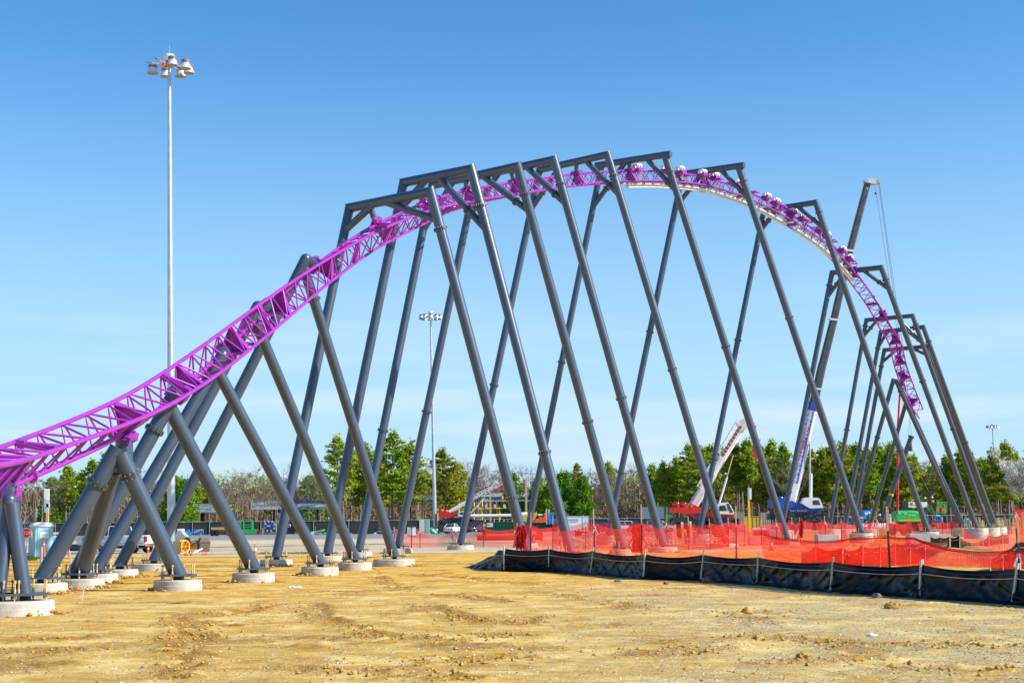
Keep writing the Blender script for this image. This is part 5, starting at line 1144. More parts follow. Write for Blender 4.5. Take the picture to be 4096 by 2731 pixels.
q = [gp(770, 98), gp(806, 98)]; m = MB(); m.tube(q[0] + V((0, 0, .12)), q[1] + V((0, .3, .42)), .07, n=10); tag(m.build('white_pipe', M['white'], org=q[0]), 'white plastic pipe lying on boards in front of the trash bin', 'pipe')
q = [gp(762, 97), gp(772, 97)]; m = MB(); m.tube(q[0] + V((.05, -.1, .06)), q[1] + V((.0, .3, .35)), .09, .07, 10); tag(m.build('fallen_delineator', M['orange'], org=q[0]), 'short orange tube tipped over in front of the trash bin', 'delineator')
q = [gp(736, 96.5), gp(752, 96.5)]; m = MB(); m.tube(q[0] + V((0, 0, .09)), q[1] + V((0, 0, .07)), .09, .05, 10); tag(m.build('fallen_delineator', M['orange'], org=q[0]), 'orange tube lying flat below the hose reel', 'delineator')
q = [gp(806, 97), gp(826, 97.5)]; m = MB(); m.tube(q[0] + V((0, 0, .08)), q[1] + V((0, 0, .10)), .05, .11, 10); tag(m.build('fallen_delineator', M['orange'], org=q[0]), 'orange cone lying on its side right of the tipped tube', 'delineator')
q = gp(800, 99); m = MB()
for k in range(6): a = q + V((-1.4 + .45 * k, -.3 + .2 * (k % 3), .05 + .03 * (k % 2))); m.bar(a, a + V((1.5, .3 * (k % 2) - .1, .02)), .14, .04)
tag(m.build('board_pile', M['wood'], org=q), 'scattered boards on the ground around the trash bin', 'boards')
q = G(1620, 2248 - 20)
def cone(lab, x, Y, h=.75, col='orange'):
    b = gp(x, Y); root = thing('traffic_cone', lab, 'traffic cone', b); m = MB(); m.box(b.x - .18, b.x + .18, b.y - .18, b.y + .18, 0, .04); m.build('base', M[col], root)
    m = MB(); m.lathe(b, [(.15, .04), (.03, h), (0, h + .01)], 14); m.build('cone_body', M[col], root)
    m = MB(); f = lambda z: .15 - .12 * (z - .04) / (h - .04) + .006; m.lathe(b, [(f(h * .45), h * .45), (f(h * .7), h * .7)], 14); m.build('white_band', M['white'], root)
cone('orange traffic cone peeping out behind a leaning grey leg on the left', 1020, 93, .78)
cone('yellow orange traffic cone behind the netting near a large footing', 3086, 96, .75)
# flat trailer, blue steel, green frame, crates, engines along the fence
b = gp(880, 246); root = thing('flat_trailer', 'rust red flat steel trailer loaded with lumber on black wheels', 'trailer', b)
MB().pb(842, 2118, 960, 2124, 246, 2.4).build('deck', M['rust'], root); m = MB()
for k in range(5): m.pb(844 + 3 * k, 2108 + 2 * (k % 2), 935, 2117, 246.2 + .4 * k, .3)
m.build('lumber_load', M['lumber'], root)
for x in (850, 867):
    for yy in (246, 248): m = MB(); q = gp(x, yy); m.lathe(q + V((0, -.2, .52)), [(.2, 0), (.48, 0), (.52, .08), (.52, .3), (.48, .38), (.2, .38)], 18, axis=(0, 1, 0)); m.build('wheel', M['black'], root)
m = MB(); m.pp([(878, 2124), (960, 2124), (955, 2130), (905, 2130)], 246.5, .3); m.pp([(904, 2128), (912, 2128), (914, 2146), (908, 2146)], 246.4, .2); m.build('landing_leg', M['red'], root)
def lattice_box(m, x0, y0, x1, y1, Y, dep, n, r=.06):
    for yy in (0, dep):
        for y in (y0, y1): m.tube(P(x0, y, Y + yy), P(x1, y, Y + yy), r, n=5)
        for k in range(n + 1): x = x0 + (x1 - x0) * k / n; m.tube(P(x, y0, Y + yy), P(x, y1, Y + yy), r, n=5)
        for k in range(n): xa = x0 + (x1 - x0) * k / n; xb = x0 + (x1 - x0) * (k + 1) / n; m.tube(P(xa, y0 if k % 2 else y1, Y + yy), P(xb, y1 if k % 2 else y0, Y + yy), r * .7, n=5)
b = gp(760, 250); root = thing('blue_steel_parts', 'light blue steel ride frame lying flat by the fence', 'steel frame', b)
m = MB(); m.pp([(726, 2128), (745, 2126), (800, 2132), (800, 2139), (730, 2140)], 249, 1.2); m.build('beam', M['skyblue'], root); m = MB(); lattice_box(m, 776, 2117, 813, 2135, 249, 1.5, 4, .07); m.build('lattice_end', M['skyblue'], root)
m = MB(); m.tube(P(735, 2127, 249.4), P(756, 2118, 249.4), .1, n=6); m.tube(P(756, 2118, 249.4), P(757, 2126, 249.4), .1, n=6); m.build('arm', M['skyblue'], root); m = MB(); m.tube(P(778, 2130, 248.8), P(808, 2118, 248.8), .16, n=8); m.build('pipe', M['lumber'], root)
b = gp(990, 252); root = thing('green_rig', 'bright green upright steel rig with a wide base by the fence', 'steel rig', b)
m = MB(); m.pb(956, 2116, 1026, 2134, 252, 1.6); m.build('base_tank', M['green'], root)
m = MB()
for x in (956, 1004): m.pp([(x, 2080), (x + 7, 2080), (x + 8, 2118), (x, 2118)], 252.3, .5)
for y in (2077, 2097, 2105): m.pb(957, y, 1010, y + 2.5, 252.3, .3)
m.build('upright_frame', M['green'], root)
for i, (x0, x1, mt, lb) in enumerate(((1026, 1037, 'red', 'red plastic barrier block right of the green rig'), (1037, 1048, 'orange', 'orange plastic barrier block next to the red one'), (1048, 1055, 'white', 'stacked white jugs left of the blue engine'))):
    m = MB(); yt = 2120 if i < 2 else 2110; m.pp([(x0 + 1, yt), (x1 - 1, yt), (x1, 2134), (x0, 2134)], 252, .8); tag(m.build('barrier_block' if i < 2 else 'jug_stack', M[mt], org=gp(x0, 252)), lb, 'barrier' if i < 2 else 'jugs')
c = P(1080, 2103, 252); b = V((c.x, 252, 0)); root = thing('ride_drive_unit', 'blue hubbed octagonal drive unit between two orange posts', 'machine', b)
m = MB(); m.lathe(c, [(.0, -.1), (.9, -.1), (1.02, .0), (1.02, .5), (0, .5)], 8, axis=(0, 1, 0), smooth=False); m.build('casing', M['dark'], root)
m = MB()
for k in range(8): t = 6.2832 * k / 8 + .3; m.obox(c + V((.85 * math.cos(t), -.2, .85 * math.sin(t))), (.16, 0, .05), (0, .1, 0), (-.05, 0, .16))
m.build('rim_blocks', M['galv'], root)
m = MB(); m.lathe(c + V((0, -.35, 0)), [(0, 0), (.42, 0), (.5, .1), (.5, .3)], 8, axis=(0, 1, 0), smooth=False)
for k in range(4): t = 6.2832 * k / 4 + .2; m.obox(c + V((.5 * math.cos(t), -.25, .5 * math.sin(t))), (.2, 0, 0), (0, .1, 0), (0, 0, .2))
m.build('hub', M['blue'], root); m = MB(); m.tube(c + V((-.5, -.5, 0)), c + V((.1, -.5, 0)), .16, n=10); m.build('motor', M['galv'], root)
m = MB()
for x in (1056, 1103): m.pb(x, 2078, x + 3, 2129, 252, .15)
m.pb(1056, 2128, 1106, 2131, 252, .8); m.build('stand', M['lumber'], root)
c = P(1168, 2104, 253); b = V((c.x, 253, 0)); root = thing('cable_drum', 'dark round drum machine standing on edge behind a grey leg', 'machine', b)
m = MB(); m.lathe(c + V((-.1, -.4, 0)), [(0, 0), (.5, 0), (.55, .1), (.75, .1), (.95, .15), (1.05, .3), (1.05, 1.2)], 20, axis=(.5, 1, 0)); m.build('drum', M['dark'], root); m = MB(); m.lathe(c + V((-.5, -.6, .1)), [(0, 0), (.3, 0), (.34, .2), (0, .3)], 12, axis=(.5, 1, 0)); m.build('flange_disc', M['grey'], root)
def junk(lab, x0, x1, Y, mats, seed, n=14, h=.9):
    r = random.Random(seed); b = gp(x0, Y); root = thing('scrap_pile', lab, 'scrap pile', b); xa, xb = gp(x0, Y).x, gp(x1, Y).x
    for mt in mats:
        m = MB()
        for k in range(n):
            p = V((r.uniform(xa, xb), Y + r.uniform(-.5, .8), r.uniform(.05, h) * r.random())); a = r.uniform(-.4, .4)
            if r.random() < .6: m.bar(p, p + V((math.cos(a) * r.uniform(.4, 1.8), r.uniform(-.3, .3), r.uniform(-.1, .4))), r.uniform(.06, .2), r.uniform(.06, .2))
            else: m.box(p.x - .2, p.x + .25, p.y - .2, p.y + .2, max(0, p.z - .2), p.z + r.uniform(.1, .35))
        o = m.build('scrap_pieces', mats and M[mt], root); o['kind'] = 'stuff'
junk('low heap of white and green parts right of the drum machine', 1200, 1292, 256, ('green', 'white', 'dark', 'teal'), 3, 10)
junk('rusty beams lying at the fence foot between two grey legs', 1392, 1452, 258, ('rust', 'dark'), 5, 8, .7)
junk('dark tangle of machine parts at the fence foot left of the sign stand', 1462, 1580, 258, ('dark', 'grey', 'white', 'dark'), 8, 14, 1.1)
junk('mixed dark fittings behind the sign stand along the fence', 1590, 1672, 258, ('dark', 'grey', 'rust'), 12, 10, .9)
b = gp(1646, 116); root = thing('sign_stand', 'blank white sign board on a thin black stand', 'sign', b)
MB().pb(1629, 2106, 1663, 2142, 116, .03).build('board', M['white'], root); m = MB(); m.pb(1628, 2104.5, 1664, 2106.5, 115.97, .05); m.pb(1628, 2141, 1664, 2143, 115.97, .05); m.box(b.x - .035, b.x + .035, 115.93, 115.97, 0, P(1646, 2106, 116).z); m.build('stand', M['dark'], root)
for x0, x1, y0, mt, lb in ((1677, 1698, 2076, 'offwhite', 'pale electrical cabinet left of the second lamp mast'), (1700, 1718, 2075, 'teal', 'tall green electrical cabinet left of the second lamp mast')):
    b = gp((x0 + x1) / 2, 250); root = thing('electrical_cabinet', lb, 'electrical cabinet', b); z = P(x0, y0, 250).z; xa, xb = gp(x0, 250).x, gp(x1, 250).x
    MB().box(xa, xb, 250, 250.7, .1, z).build('housing', M[mt], root); MB().box(xa + .06, xb - .06, 249.97, 250, .3, z - .2).build('door', M[mt], root); MB().box(xa - .05, xb + .05, 249.95, 250.75, 0, .1).build('plinth', M['block'], root)
b = gp(1728, 252); m = MB(); rr = random.Random(9)
for k in range(9): m.ball(b + V((rr.uniform(-.3, 1.2), rr.uniform(0, .8), rr.uniform(.2, .8))), rr.uniform(.25, .45), n=7, m=5)
tag(m.build('covered_heap', M['teal'], org=b), 'lumpy green covered heap beside the second lamp mast', 'covered heap')
# ------------------------------------------------------------ mid ground right of centre
def carport(lab, x0, x1, yt, yb, Y, posts):
    b = gp((x0 + x1) / 2, Y); root = thing('solar_carport', lab, 'solar carport', b, group='solar carports in the far lot'); a0 = P(x0, yb, Y); a1 = P(x1, yb, Y); z0 = a0.z; dep = 9
    t0 = P(x0 + 5, yt, Y + dep); t1 = P(x1 + 5, yt, Y + dep); a1.z = z0; t1.z = t0.z
    m = MB(); m.prism([a0, a1, t1, t0], (0, 0, -.12)); m.build('panel_roof', M['solar'], root)
    m = MB(); n = max(3, int((a1 - a0).length / 2))
    for k in range(n + 1): u = k / n; m.bar(a0.lerp(a1, u) + V((0, 0, .03)), t0.lerp(t1, u) + V((0, 0, .03)), .09, .05)
    m.bar(a0, a1, .15, .2); m.build('panel_seams', M['galv'], root)
    for x in posts: q = gp(x, Y + 4); m = MB(); m.box(q.x - .2, q.x + .2, q.y - .2, q.y + .2, 0, z0 + .7); m.build('post', M['dark'], root)
carport('left solar carport roof with bright panel seams behind the pale trailer', 768, 880, 2014, 2048, 288, (806, 812))
carport('long solar carport roof among the bare trees right of the left one', 1003, 1300, 2002, 2036, 294, (1095, 1180, 1270))
carport('solar carport roof behind the second lamp mast', 1580, 1850, 1984, 2012, 300, (1640, 1790))
carport('solar carport roof above the green dumpster', 1925, 2155, 1970, 2003, 298, (2000, 2090))
# yellow rack with light boxes
b = gp(1960, 284); root = thing('yellow_pipe_rack', 'yellow pipe rack carrying pale grey light boxes behind the dumpster', 'pipe rack', b)
m = MB(); q0 = P(1890, 2036, 284); q1 = P(2025, 2031, 284); m.tube(q0, q1, .12, n=8); m.build('cross_bar', M['yellow'], root)
for x, y0 in ((1896, 2008), (1928, 1996), (1998, 2026)): q = P(x, y0, 284.2); MB().tube(V((q.x, q.y, 0)), q, .15, n=8).build('upright', M['yellow'], root)
for x in (1912, 1945, 1979, 2017): m = MB(); m.pb(x - 4, 2016, x + 5, 2031, 283.8, .3); m.build('light_box', M['mirror'], root)
for i, (x, y0, y1) in enumerate(((1666, 2052, 2085), (1693, 2042, 2072), (1750, 2023, 2075), (1776, 1998, 2050), (1805, 2016, 2045), (1811, 2017, 2045), (1835, 1994, 2020))):
    q = P(x, y0, 286 + i); m = MB(); m.tube(V((q.x, q.y, 0)), q, .16, n=8); m.tube(q, q + V((0, 0, .05)), .2, n=8)
    tag(m.build('yellow_post', M['yellow'], org=V((q.x, q.y, 0))), ('thick yellow pipe post behind the pale cabinet', 'thick yellow pipe post behind the green cabinet', 'yellow pipe post just right of the second lamp mast', 'tall yellow pipe post above the winches of the small red crane', 'left one of the twin yellow posts behind the small crane boom', 'right one of the twin yellow posts behind the small crane boom', 'highest yellow pipe post touching the small white crane boom')[i], 'post', 'yellow pipe posts in the far lot')
for x, y0, Y, wd, lb in ((1961, 1966, 240, .26, 'tan timber pole standing in the dumpster line, shorter of two'), (2104, 1915, 250, .36, 'tall brown timber pole right of the first one'), (2010, 2004, 300, .3, 'grey utility pole stub behind the orange wheel collar')):
    q = P(x, y0, Y); m = MB(); m.box(q.x - wd / 2, q.x + wd / 2, Y, Y + wd, 0, q.z); tag(m.build('timber_pole', M['lumber'] if x != 2010 else M['wood'], org=V((q.x, Y, 0))), lb, 'pole')
q = P(2505, 1876, 330); b = V((q.x, 330, 0)); root = thing('utility_pole', 'thin grey utility pole with a crossarm in front of the bare trees', 'utility pole', b)
MB().tube(b, q, .16, .11, 8).build('pole', M['wood'], root); MB().box(q.x - 1.1, q.x + 1.1, 329.9, 330.1, q.z - 1, q.z - .8).build('crossarm', M['wood'], root)
m = MB()
for k in (-1, 0, 1):
    a = q + V((k, 0, -.8)); e = a + V((-38, -6, 1.2)); m.path([a.lerp(e, t) + V((0, 0, -2.2 * 4 * t * (1 - t) * .4)) for t in [j / 10 for j in range(11)]], .02, 4)
m.build('wire', M['dark'], root)
# dumpster
b = gp(2015, 222); root = thing('dumpster', 'long dark green roll off dumpster filled with scrap lumber', 'dumpster', b); xa, xb = gp(1931, 222).x, gp(2101, 222).x; z = P(2015, 2086, 222).z
m = MB(); m.box(xa, xb, 222, 224.2, .12, z); m.build('hull', M['dgreen'], root); m = MB()
for k in range(13): x = xa + (xb - xa) * (.02 + .96 * k / 12); m.box(x - .07, x + .07, 221.9, 222.0, .15, z)
m.box(xa - .05, xb + .05, 221.86, 224.3, z - .08, z + .03); m.build('side_ribs', M['dgreen'], root)
m = MB(); m.box(xa + .65, xa + 1.55, 221.84, 221.89, z - .75, z - .15); pl = m.build('logo_plate', M['white'], root)
text('W', .42, M['dgreen'], pl, facing(V((xa + .92, 221.83, z - .45)))); text('M', .42, M['yellow'], pl, facing(V((xa + 1.28, 221.83, z - .45))))
m = MB(); m.box(xa + .1, xa + .45, 221.84, 221.89, z - .7, z - .3); m.build('warning_label', M['yellow'], root)
for k, x in enumerate((.2, 1.6, 2.4, 3.1, 4.4)): m = MB(); m.bar((xa + x, 223, z - .5), (xa + x + .15, 223.2, z + .35 + .1 * (k % 3)), .12, .12); m.build('scrap_plank', M['lumber'], root)
for x in (xa + .4, xb - .4): m = MB(); m.tube((x, 222.1, .12), (x, 224.1, .12), .12, n=10); m.build('roller', M['dark'], root)
def lying(lab, x0, x1, y, Y, r, mat, name='net_roll', cat='roll'):
    a = gp(x0, Y) + V((0, 0, r)); c = gp(x1, Y) + V((0, 0, r)); m = MB(); m.tube(a, c, r, n=18); tag(m.build(name, M[mat], org=a - V((0, 0, r))), lab, cat)
lying('long dark red roll of matting on the lot in front of the dumpster', 1908, 2060, 2147, 160, .30, 'red')
lying('second red roll of matting lying behind the tall net posts', 2105, 2202, 2145, 158, .34, 'red')
# concrete barriers, drums, planks behind the net
for i, (x0, x1, Y, lb) in enumerate(((2170, 2240, 152, 'pale concrete barrier block behind the netting, left one of two'), (2232, 2300, 155, 'pale concrete barrier block behind the netting, right one of two'), (2106, 2142, 84, 'low white block on the ground behind the tall net posts'))):
    xa, xb = gp(x0, Y).x, gp(x1, Y).x; m = MB(); h = .95 if i < 2 else .45; m.loft([[V((x, Y - .3, 0)), V((x, Y - .28, .2)), V((x, Y - .12, .4 * h)), V((x, Y - .08, h)), V((x, Y + .08, h)), V((x, Y + .12, .4 * h)), V((x, Y + .28, .2)), V((x, Y + .3, 0))] for x in (xa, xb)], smooth=False)
    tag(m.build('concrete_barrier', M['block'], org=gp(x0, Y)), lb, 'concrete barrier')
for x, y0, y1, Y, ln, lb in ((2704, 2098, 2150, 128, .01, 'short upright plank, leftmost of the plank stack behind netting'), (2733, 2087, 2155, 127, .05, 'longest leaning plank behind netting'), (2745, 2115, 2152, 126, .03, 'low plank between two long ones behind netting'), (2766, 2085, 2145, 128, .06, 'leaning plank, rightmost of the stack behind netting')):
    a = gp(x, Y); q = P(x - 4, y0, Y); m = MB(); m.bar(a, V((q.x, Y + .2, q.z)), .2, .1); tag(m.build('upright_plank', M['lumber'], org=a), lb, 'plank')
b = gp(2688, 130); m = MB(); m.lathe(b, [(.42, 0), (.42, .25), (.45, .27), (.42, .3), (.42, .65), (.45, .67), (.42, .7), (.42, 1.0), (0, 1.02)], 18); tag(m.build('plastic_drum', M['offwhite'], org=b), 'white ribbed barrel behind the netting left of the planks', 'barrel')
for i, (x0, x1, Y, h, lb) in enumerate(((2780, 2828, 118, .5, 'low white slab stack behind the netting under the red crane cab'), (3000, 3060, 120, .7, 'pile of pale pipes and bags behind netting'), (3272, 3358, 112, .85, 'square pale concrete block behind netting, largest one'), (3640, 3745, 108, .9, 'long pale concrete block behind netting below the green lift'), (3738, 3790, 118, .7, 'small pale concrete block behind netting near the netting end'))):
    xa, xb = gp(x0, Y).x, gp(x1, Y).x; m = MB(); m.box(xa, xb, Y, Y + 1.2, 0, h); m.box(xa + .03, xb - .03, Y - .03, Y, .05, h - .05); tag(m.build('concrete_block', M['block'], org=gp(x0, Y)), lb, 'concrete block')
for i in range(4):
    b = gp(3218, 150); m = MB(); m.box(b.x - .4 + .1 * i, b.x + 2.1 - .15 * i, 150, 152, .22 * i, .22 * i + .2); tag(m.build('timber_mat', M['lumber'], org=V((b.x, 150, .22 * i))), ('bottom', 'second', 'third', 'topmost')[i] + ' timber mat of the stack left of the blue crane wheel', 'timber mat', 'stacked timber mats')
# blue truck, telehandler, white trailer
b = gp(2215, 205); root = thing('blue_truck', 'bright blue truck tractor with tall chrome stacks behind the netting', 'truck', b)
m = MB(); m.pp([(2196, 2056), (2202, 2050), (2232, 2050), (2238, 2062), (2240, 2092), (2196, 2092)], 204, 2.2); m.build('cab', M['skyblue'], root)
m = MB(); m.pp([(2208, 2056), (2226, 2056), (2228, 2072), (2208, 2072)], 203.96, .04); m.build('side_window', M['glass'], root)
m = MB(); m.pp([(2238, 2072), (2262, 2076), (2264, 2096), (2238, 2096)], 204.2, 1.8); m.build('hood', M['skyblue'], root)
for x, y0 in ((2186, 2034), (2196, 2036)): m = MB(); q = P(x + 2, 2100, 205); q2 = P(x, y0, 205); m.tube(q, q2, .11, n=10); m.build('exhaust_stack', M['chrome'], root)
m = MB(); m.pb(2150, 2096, 2262, 2106, 204.3, 1.8); m.build('chassis', M['dark'], root)
for x in (2160, 2182, 2248): m = MB(); m.lathe(gp(x, 204) + V((0, -.1, .5)), [(.2, 0), (.46, 0), (.5, .08), (.5, .32), (.2, .34)], 16, axis=(0, 1, 0)); m.build('wheel', M['black'], root)
b = gp(2130, 212); root = thing('telehandler', 'orange telescopic handler with a long white boom pointing left', 'telehandler', b)
m = MB(); m.tube(P(1884, 2062, 212), P(2075, 2060, 212), .22, n=12); m.tube(P(2070, 2058, 212), P(2110, 2056, 212), .33, n=12); m.build('boom', M['white'], root)
m = MB(); m.pp([(2082, 2062), (2128, 2058), (2148, 2044), (2150, 2058), (2130, 2086), (2084, 2082)], 211.5, 1.6); m.build('boom_housing', M['yellow'], root)
m = MB(); m.pp([(2134, 2084), (2160, 2066), (2190, 2072), (2192, 2088), (2134, 2090)], 211.2, 2); m.build('engine_hood', M['orange'], root)
m = MB(); m.pp([(2176, 2050), (2190, 2048), (2192, 2074), (2178, 2072)], 211.4, 1.5); m.build('cab_frame', M['orange'], root); m = MB(); m.pb(2153, 2054, 2172, 2062, 211.6, .8); m.build('exhaust', M['white'], root)
m = MB(); m.pb(2100, 2090, 2196, 2100, 211.4, 1.6); m.build('chassis', M['dark'], root)
for x in (2112, 2170): m = MB(); m.lathe(gp(x, 211) + V((0, -.2, .65)), [(.3, 0), (.6, 0), (.65, .1), (.65, .45), (.3, .48)], 16, axis=(0, 1, 0)); m.build('wheel', M['black'], root)
b = gp(2315, 200); root = thing('box_trailer', 'white box trailer lettered in blue behind the netting', 'trailer', b); xa, xb = gp(2270, 200).x, gp(2357, 200).x; zt = P(2315, 2063, 200).z
MB().box(xa, xb, 200, 202.2, .55, zt).build('box_body', M['white'], root); m = MB(); m.box(xa - .02, xb + .02, 199.96, 202.24, zt - .06, zt + .03); m.box(xb - .9, xb - .84, 199.97, 200, .6, zt - .1); m.box(xb - .03, xb + .03, 199.96, 202.24, .55, zt); m.build('corner_trim', M['galv'], root)
text('SUNRISE', .36, M['textblue'], root, facing(V((P(2292, 2078, 200).x, 199.97, P(2292, 2078, 200).z)), 1.15))
m = MB(); q = P(2294, 2086, 199.97); m.obox(q, (.55, 0, .03), (0, .005, 0), (-.01, 0, .04)); m.build('yellow_swoosh', M['yellow'], root)
m = MB(); m.box(xa + .2, xb - .1, 200.1, 202, .4, .56); m.build('chassis', M['dark'], root)
for x in (2300, 2316): m = MB(); m.lathe(gp(x, 199.9) + V((0, -.05, .36)), [(0, 0), (.2, .0), (.22, .03), (.33, .03), (.36, .08), (.36, .3)], 16, axis=(0, 1, 0)); m.build('wheel', M['black'], root)
b = gp(2620, 292); root = thing('box_trailer', 'pale grey ribbed box trailer behind the fence and a bare tree', 'trailer', b); xa, xb = gp(2567, 292).x, gp(2671, 292).x; zt = P(2620, 2027, 292).z
MB().box(xa, xb, 292, 294.5, 1, zt).build('box_body', M['offwhite'], root); m = MB()
for k in range(11): x = xa + (xb - xa) * k / 10; m.box(x - .04, x + .04, 291.95, 292, 1, zt)
m.build('ribs', M['white'], root); MB().box(xa, xb, 292.1, 294.4, .5, .98).build('chassis', M['dark'], root)
for x in (2580, 2660): m = MB(); m.lathe(gp(x, 291.9) + V((0, 0, .5)), [(0, 0), (.5, 0), (.5, .4)], 14, axis=(0, 1, 0)); m.build('wheel', M['black'], root)
for x0, x1, y0, Y, mt, lb in ((2667, 2690, 2060, 240, 'green', 'small bright green container left of the red crane'), (2938, 2974, 2052, 235, 'tan', 'tan equipment crate right of the red crane cab'), (2976, 3050, 2066, 240, 'yellow', 'long low yellow crate behind the sign post'), (3046, 3085, 2052, 236, 'lumber', 'yellow tan office box left of the blue crane')):
    xa, xb = gp(x0, Y).x, gp(x1, Y).x; z = P(x0, y0, Y).z; root = thing('storage_box', lb, 'storage box', gp(x0, Y)); MB().box(xa, xb, Y, Y + 2.4, 0, z).build('box_body', M[mt], root); m = MB()
    for k in range(5): x = xa + (xb - xa) * (.05 + .9 * k / 4); m.box(x - .05, x + .05, Y - .04, Y, .1, z - .1)
    m.box(xa - .04, xb + .04, Y - .05, Y + 2.45, z, z + .12); m.build('ribs_and_roof', M['grey'] if mt != 'green' else M['green'], root)
b = gp(3000, 178); root = thing('lot_marker_sign', 'tall narrow blue and white sign on a yellow post between the cranes', 'sign', b)
MB().pb(2992, 1951, 3006, 1997, 178, .25).build('sign_board', M['white'], root); MB().pb(2993.5, 1953, 2999, 1995, 177.97, .03).build('blue_panel', M['textpale'], root); z = P(3000, 1990, 178).z; MB().box(b.x - .13, b.x + .13, 178.02, 178.24, 0, z).build('post', M['yellow'], root)
for k, (x0, x1, mt) in enumerate(((3010, 3062, 'grey'), (3014, 3070, 'maroon'), (3070, 3112, 'purple'))):
    a = gp(x0, 168 - k) + V((0, 0, .5 + .3 * (k == 0))); c = gp(x1, 168 - k) + V((0, 0, .5 + .3 * (k == 0))); m = MB(); m.tube(a, c, .3, n=14); tag(m.build('spare_pipe', M[mt], org=V((a.x, a.y, 0))), ('grey', 'dark red', 'purple')[k] + ' spare pipe section on blocks below the sign post', 'pipe'); m = MB(); m.box(a.x, c.x, a.y - .1, a.y + .1, 0, .22 + .3 * (k == 0)); tag(m.build('timber_block', M['lumber'], org=V((a.x, a.y, 0))), 'timber block under the ' + ('grey', 'dark red', 'purple')[k] + ' spare pipe', 'timber')
# ------------------------------------------------------------ cranes
def crane(lab, Y, body, cw, cab, cabglass, boomsegs, boomcol, cyl, paint, winch, carrier, wheels, name='mobile_crane', cabtop='white'):
    b = gp((carrier[0] + carrier[2]) / 2, Y); root = thing(name, lab, 'crane', b)
    m = MB(); m.pp(body, Y - 1.2, 2.4); m.build('superstructure', paint, root)
    m = MB(); m.pp(cw, Y - 1.3, 2.6); m.build('counterweight', paint, root)
    m = MB(); m.pp(cab, Y - 1.7, 1.3); cb = m.build('cab', M[cabtop], root)
    for g_ in cabglass: m = MB(); m.pp(g_, Y - 1.73, .06); m.build('cab_window', M['glass'], cb)
    for x, y, r in winch: m = MB(); c = P(x, y, Y - 1.2); m.lathe(c, [(0, 0), (r * .6, 0), (r, .1), (r, .3), (r * .7, .35), (r * .7, 1.9), (r, 2), (r, 2.3), (0, 2.4)], 18, axis=(0, 1, 0)); m.build('winch_drum', paint, root)
    for (x0, y0, x1, y1, w0, w1), mt in zip(boomsegs, boomcol):
        a = P(x0, y0, Y); c = P(x1, y1, Y); d = (c - a).normalized(); u = V((-d.z, 0, d.x)); k0 = w0 * Y / FPX / 2; k1 = w1 * Y / FPX / 2
        sec = lambda p, k: [p + u * k + V((0, -k * .45, 0)), p + u * k * .6 + V((0, -k * .75, 0)), p - u * k * .6 + V((0, -k * .75, 0)), p - u * k + V((0, -k * .45, 0)), p - u * k + V((0, k * .45, 0)), p - u * k * .6 + V((0, k * .75, 0)), p + u * k * .6 + V((0, k * .75, 0)), p + u * k + V((0, k * .45, 0))]
        m = MB(); m.loft([sec(a, k0), sec(c, k1)], smooth=False); m.build('boom_section', mt if not isinstance(mt, str) else M[mt], root)
    for (x0, y0, x1, y1, w_), mt in cyl: m = MB(); m.tube(P(x0, y0, Y - .5), P(x1, y1, Y - .5), w_ * Y / FPX / 2, n=14); m.build('lift_cylinder', M[mt], root)
    x0, y0, x1, y1 = carrier; m = MB(); m.pb(x0, y0, x1, y1, Y - 1.3, 2.6); m.pb(x0 - 12, y0 + 6, x0, y1, Y - 1.2, 2.4); m.pb(x1, y0 + 4, x1 + 18, y1 - 4, Y - 1.2, 2.4); m.build('carrier', M['dark'], root)
    m = MB(); xm = (body[0][0] + body[-1][0]) / 2; c = P((x0 + x1) / 2, y0, Y); m.lathe(c + V((0, 0, -.3)), [(1.1, 0), (1.1, .5)], 20); m.build('slew_ring', M['flange'], root)
    m = MB(); rr_ = random.Random(int(x0))
    for k in range(24): x = rr_.uniform(x0, x1 + 16); y = rr_.uniform(y0, y1); q = P(x, y, Y - 1.35); m.obox(q, (rr_.uniform(.1, .35), 0, 0), (0, .06, 0), (0, 0, rr_.uniform(.08, .25)))
    m.build('carrier_fittings', [M['flange']], root)['kind'] = 'stuff'
    for x in wheels:
        for yy in (-1.3, .9): m = MB(); q = gp(x, Y); m.lathe(V((q.x, Y + yy - .3, .85)), [(0, .1), (.4, .1), (.45, 0), (.78, 0), (.85, .12), (.85, .5), (.78, .6), (0, .6)], 20, axis=(0, 1, 0)); m.build('wheel', M['black'], root)
    return root
def jib(root, x0, y0, x1, y1, w0, w1, Y, n, mt, mt2=None, r=.045):
    a = P(x0, y0, Y); c = P(x1, y1, Y); d = (c - a).normalized(); u = V((-d.z, 0, d.x)); m = MB(); m2 = MB()
    ch = lambda t, s, yy: a.lerp(c, t) + u * s * (w0 + (w1 - w0) * t) * Y / FPX / 2 + V((0, yy, 0))
    for s in (-1, 1):
        for yy in (-.35, .35): m.tube(ch(0, s, yy), ch(1, s, yy), r, n=6)
    for k in range(n):
        t0, t1 = k / n, (k + 1) / n
        for yy in (-.35, .35): m.tube(ch(t0, 1 if k % 2 else -1, yy), ch(t1, -1 if k % 2 else 1, yy), r * .6, n=5)
        m.tube(ch(t0, 1, -.35), ch(t1, 1, .35), r * .6, n=5); m.tube(ch(t0, 1, -.35), ch(t0, -1, -.35), r * .6, n=5)
    m.build('lattice_jib', mt, root)
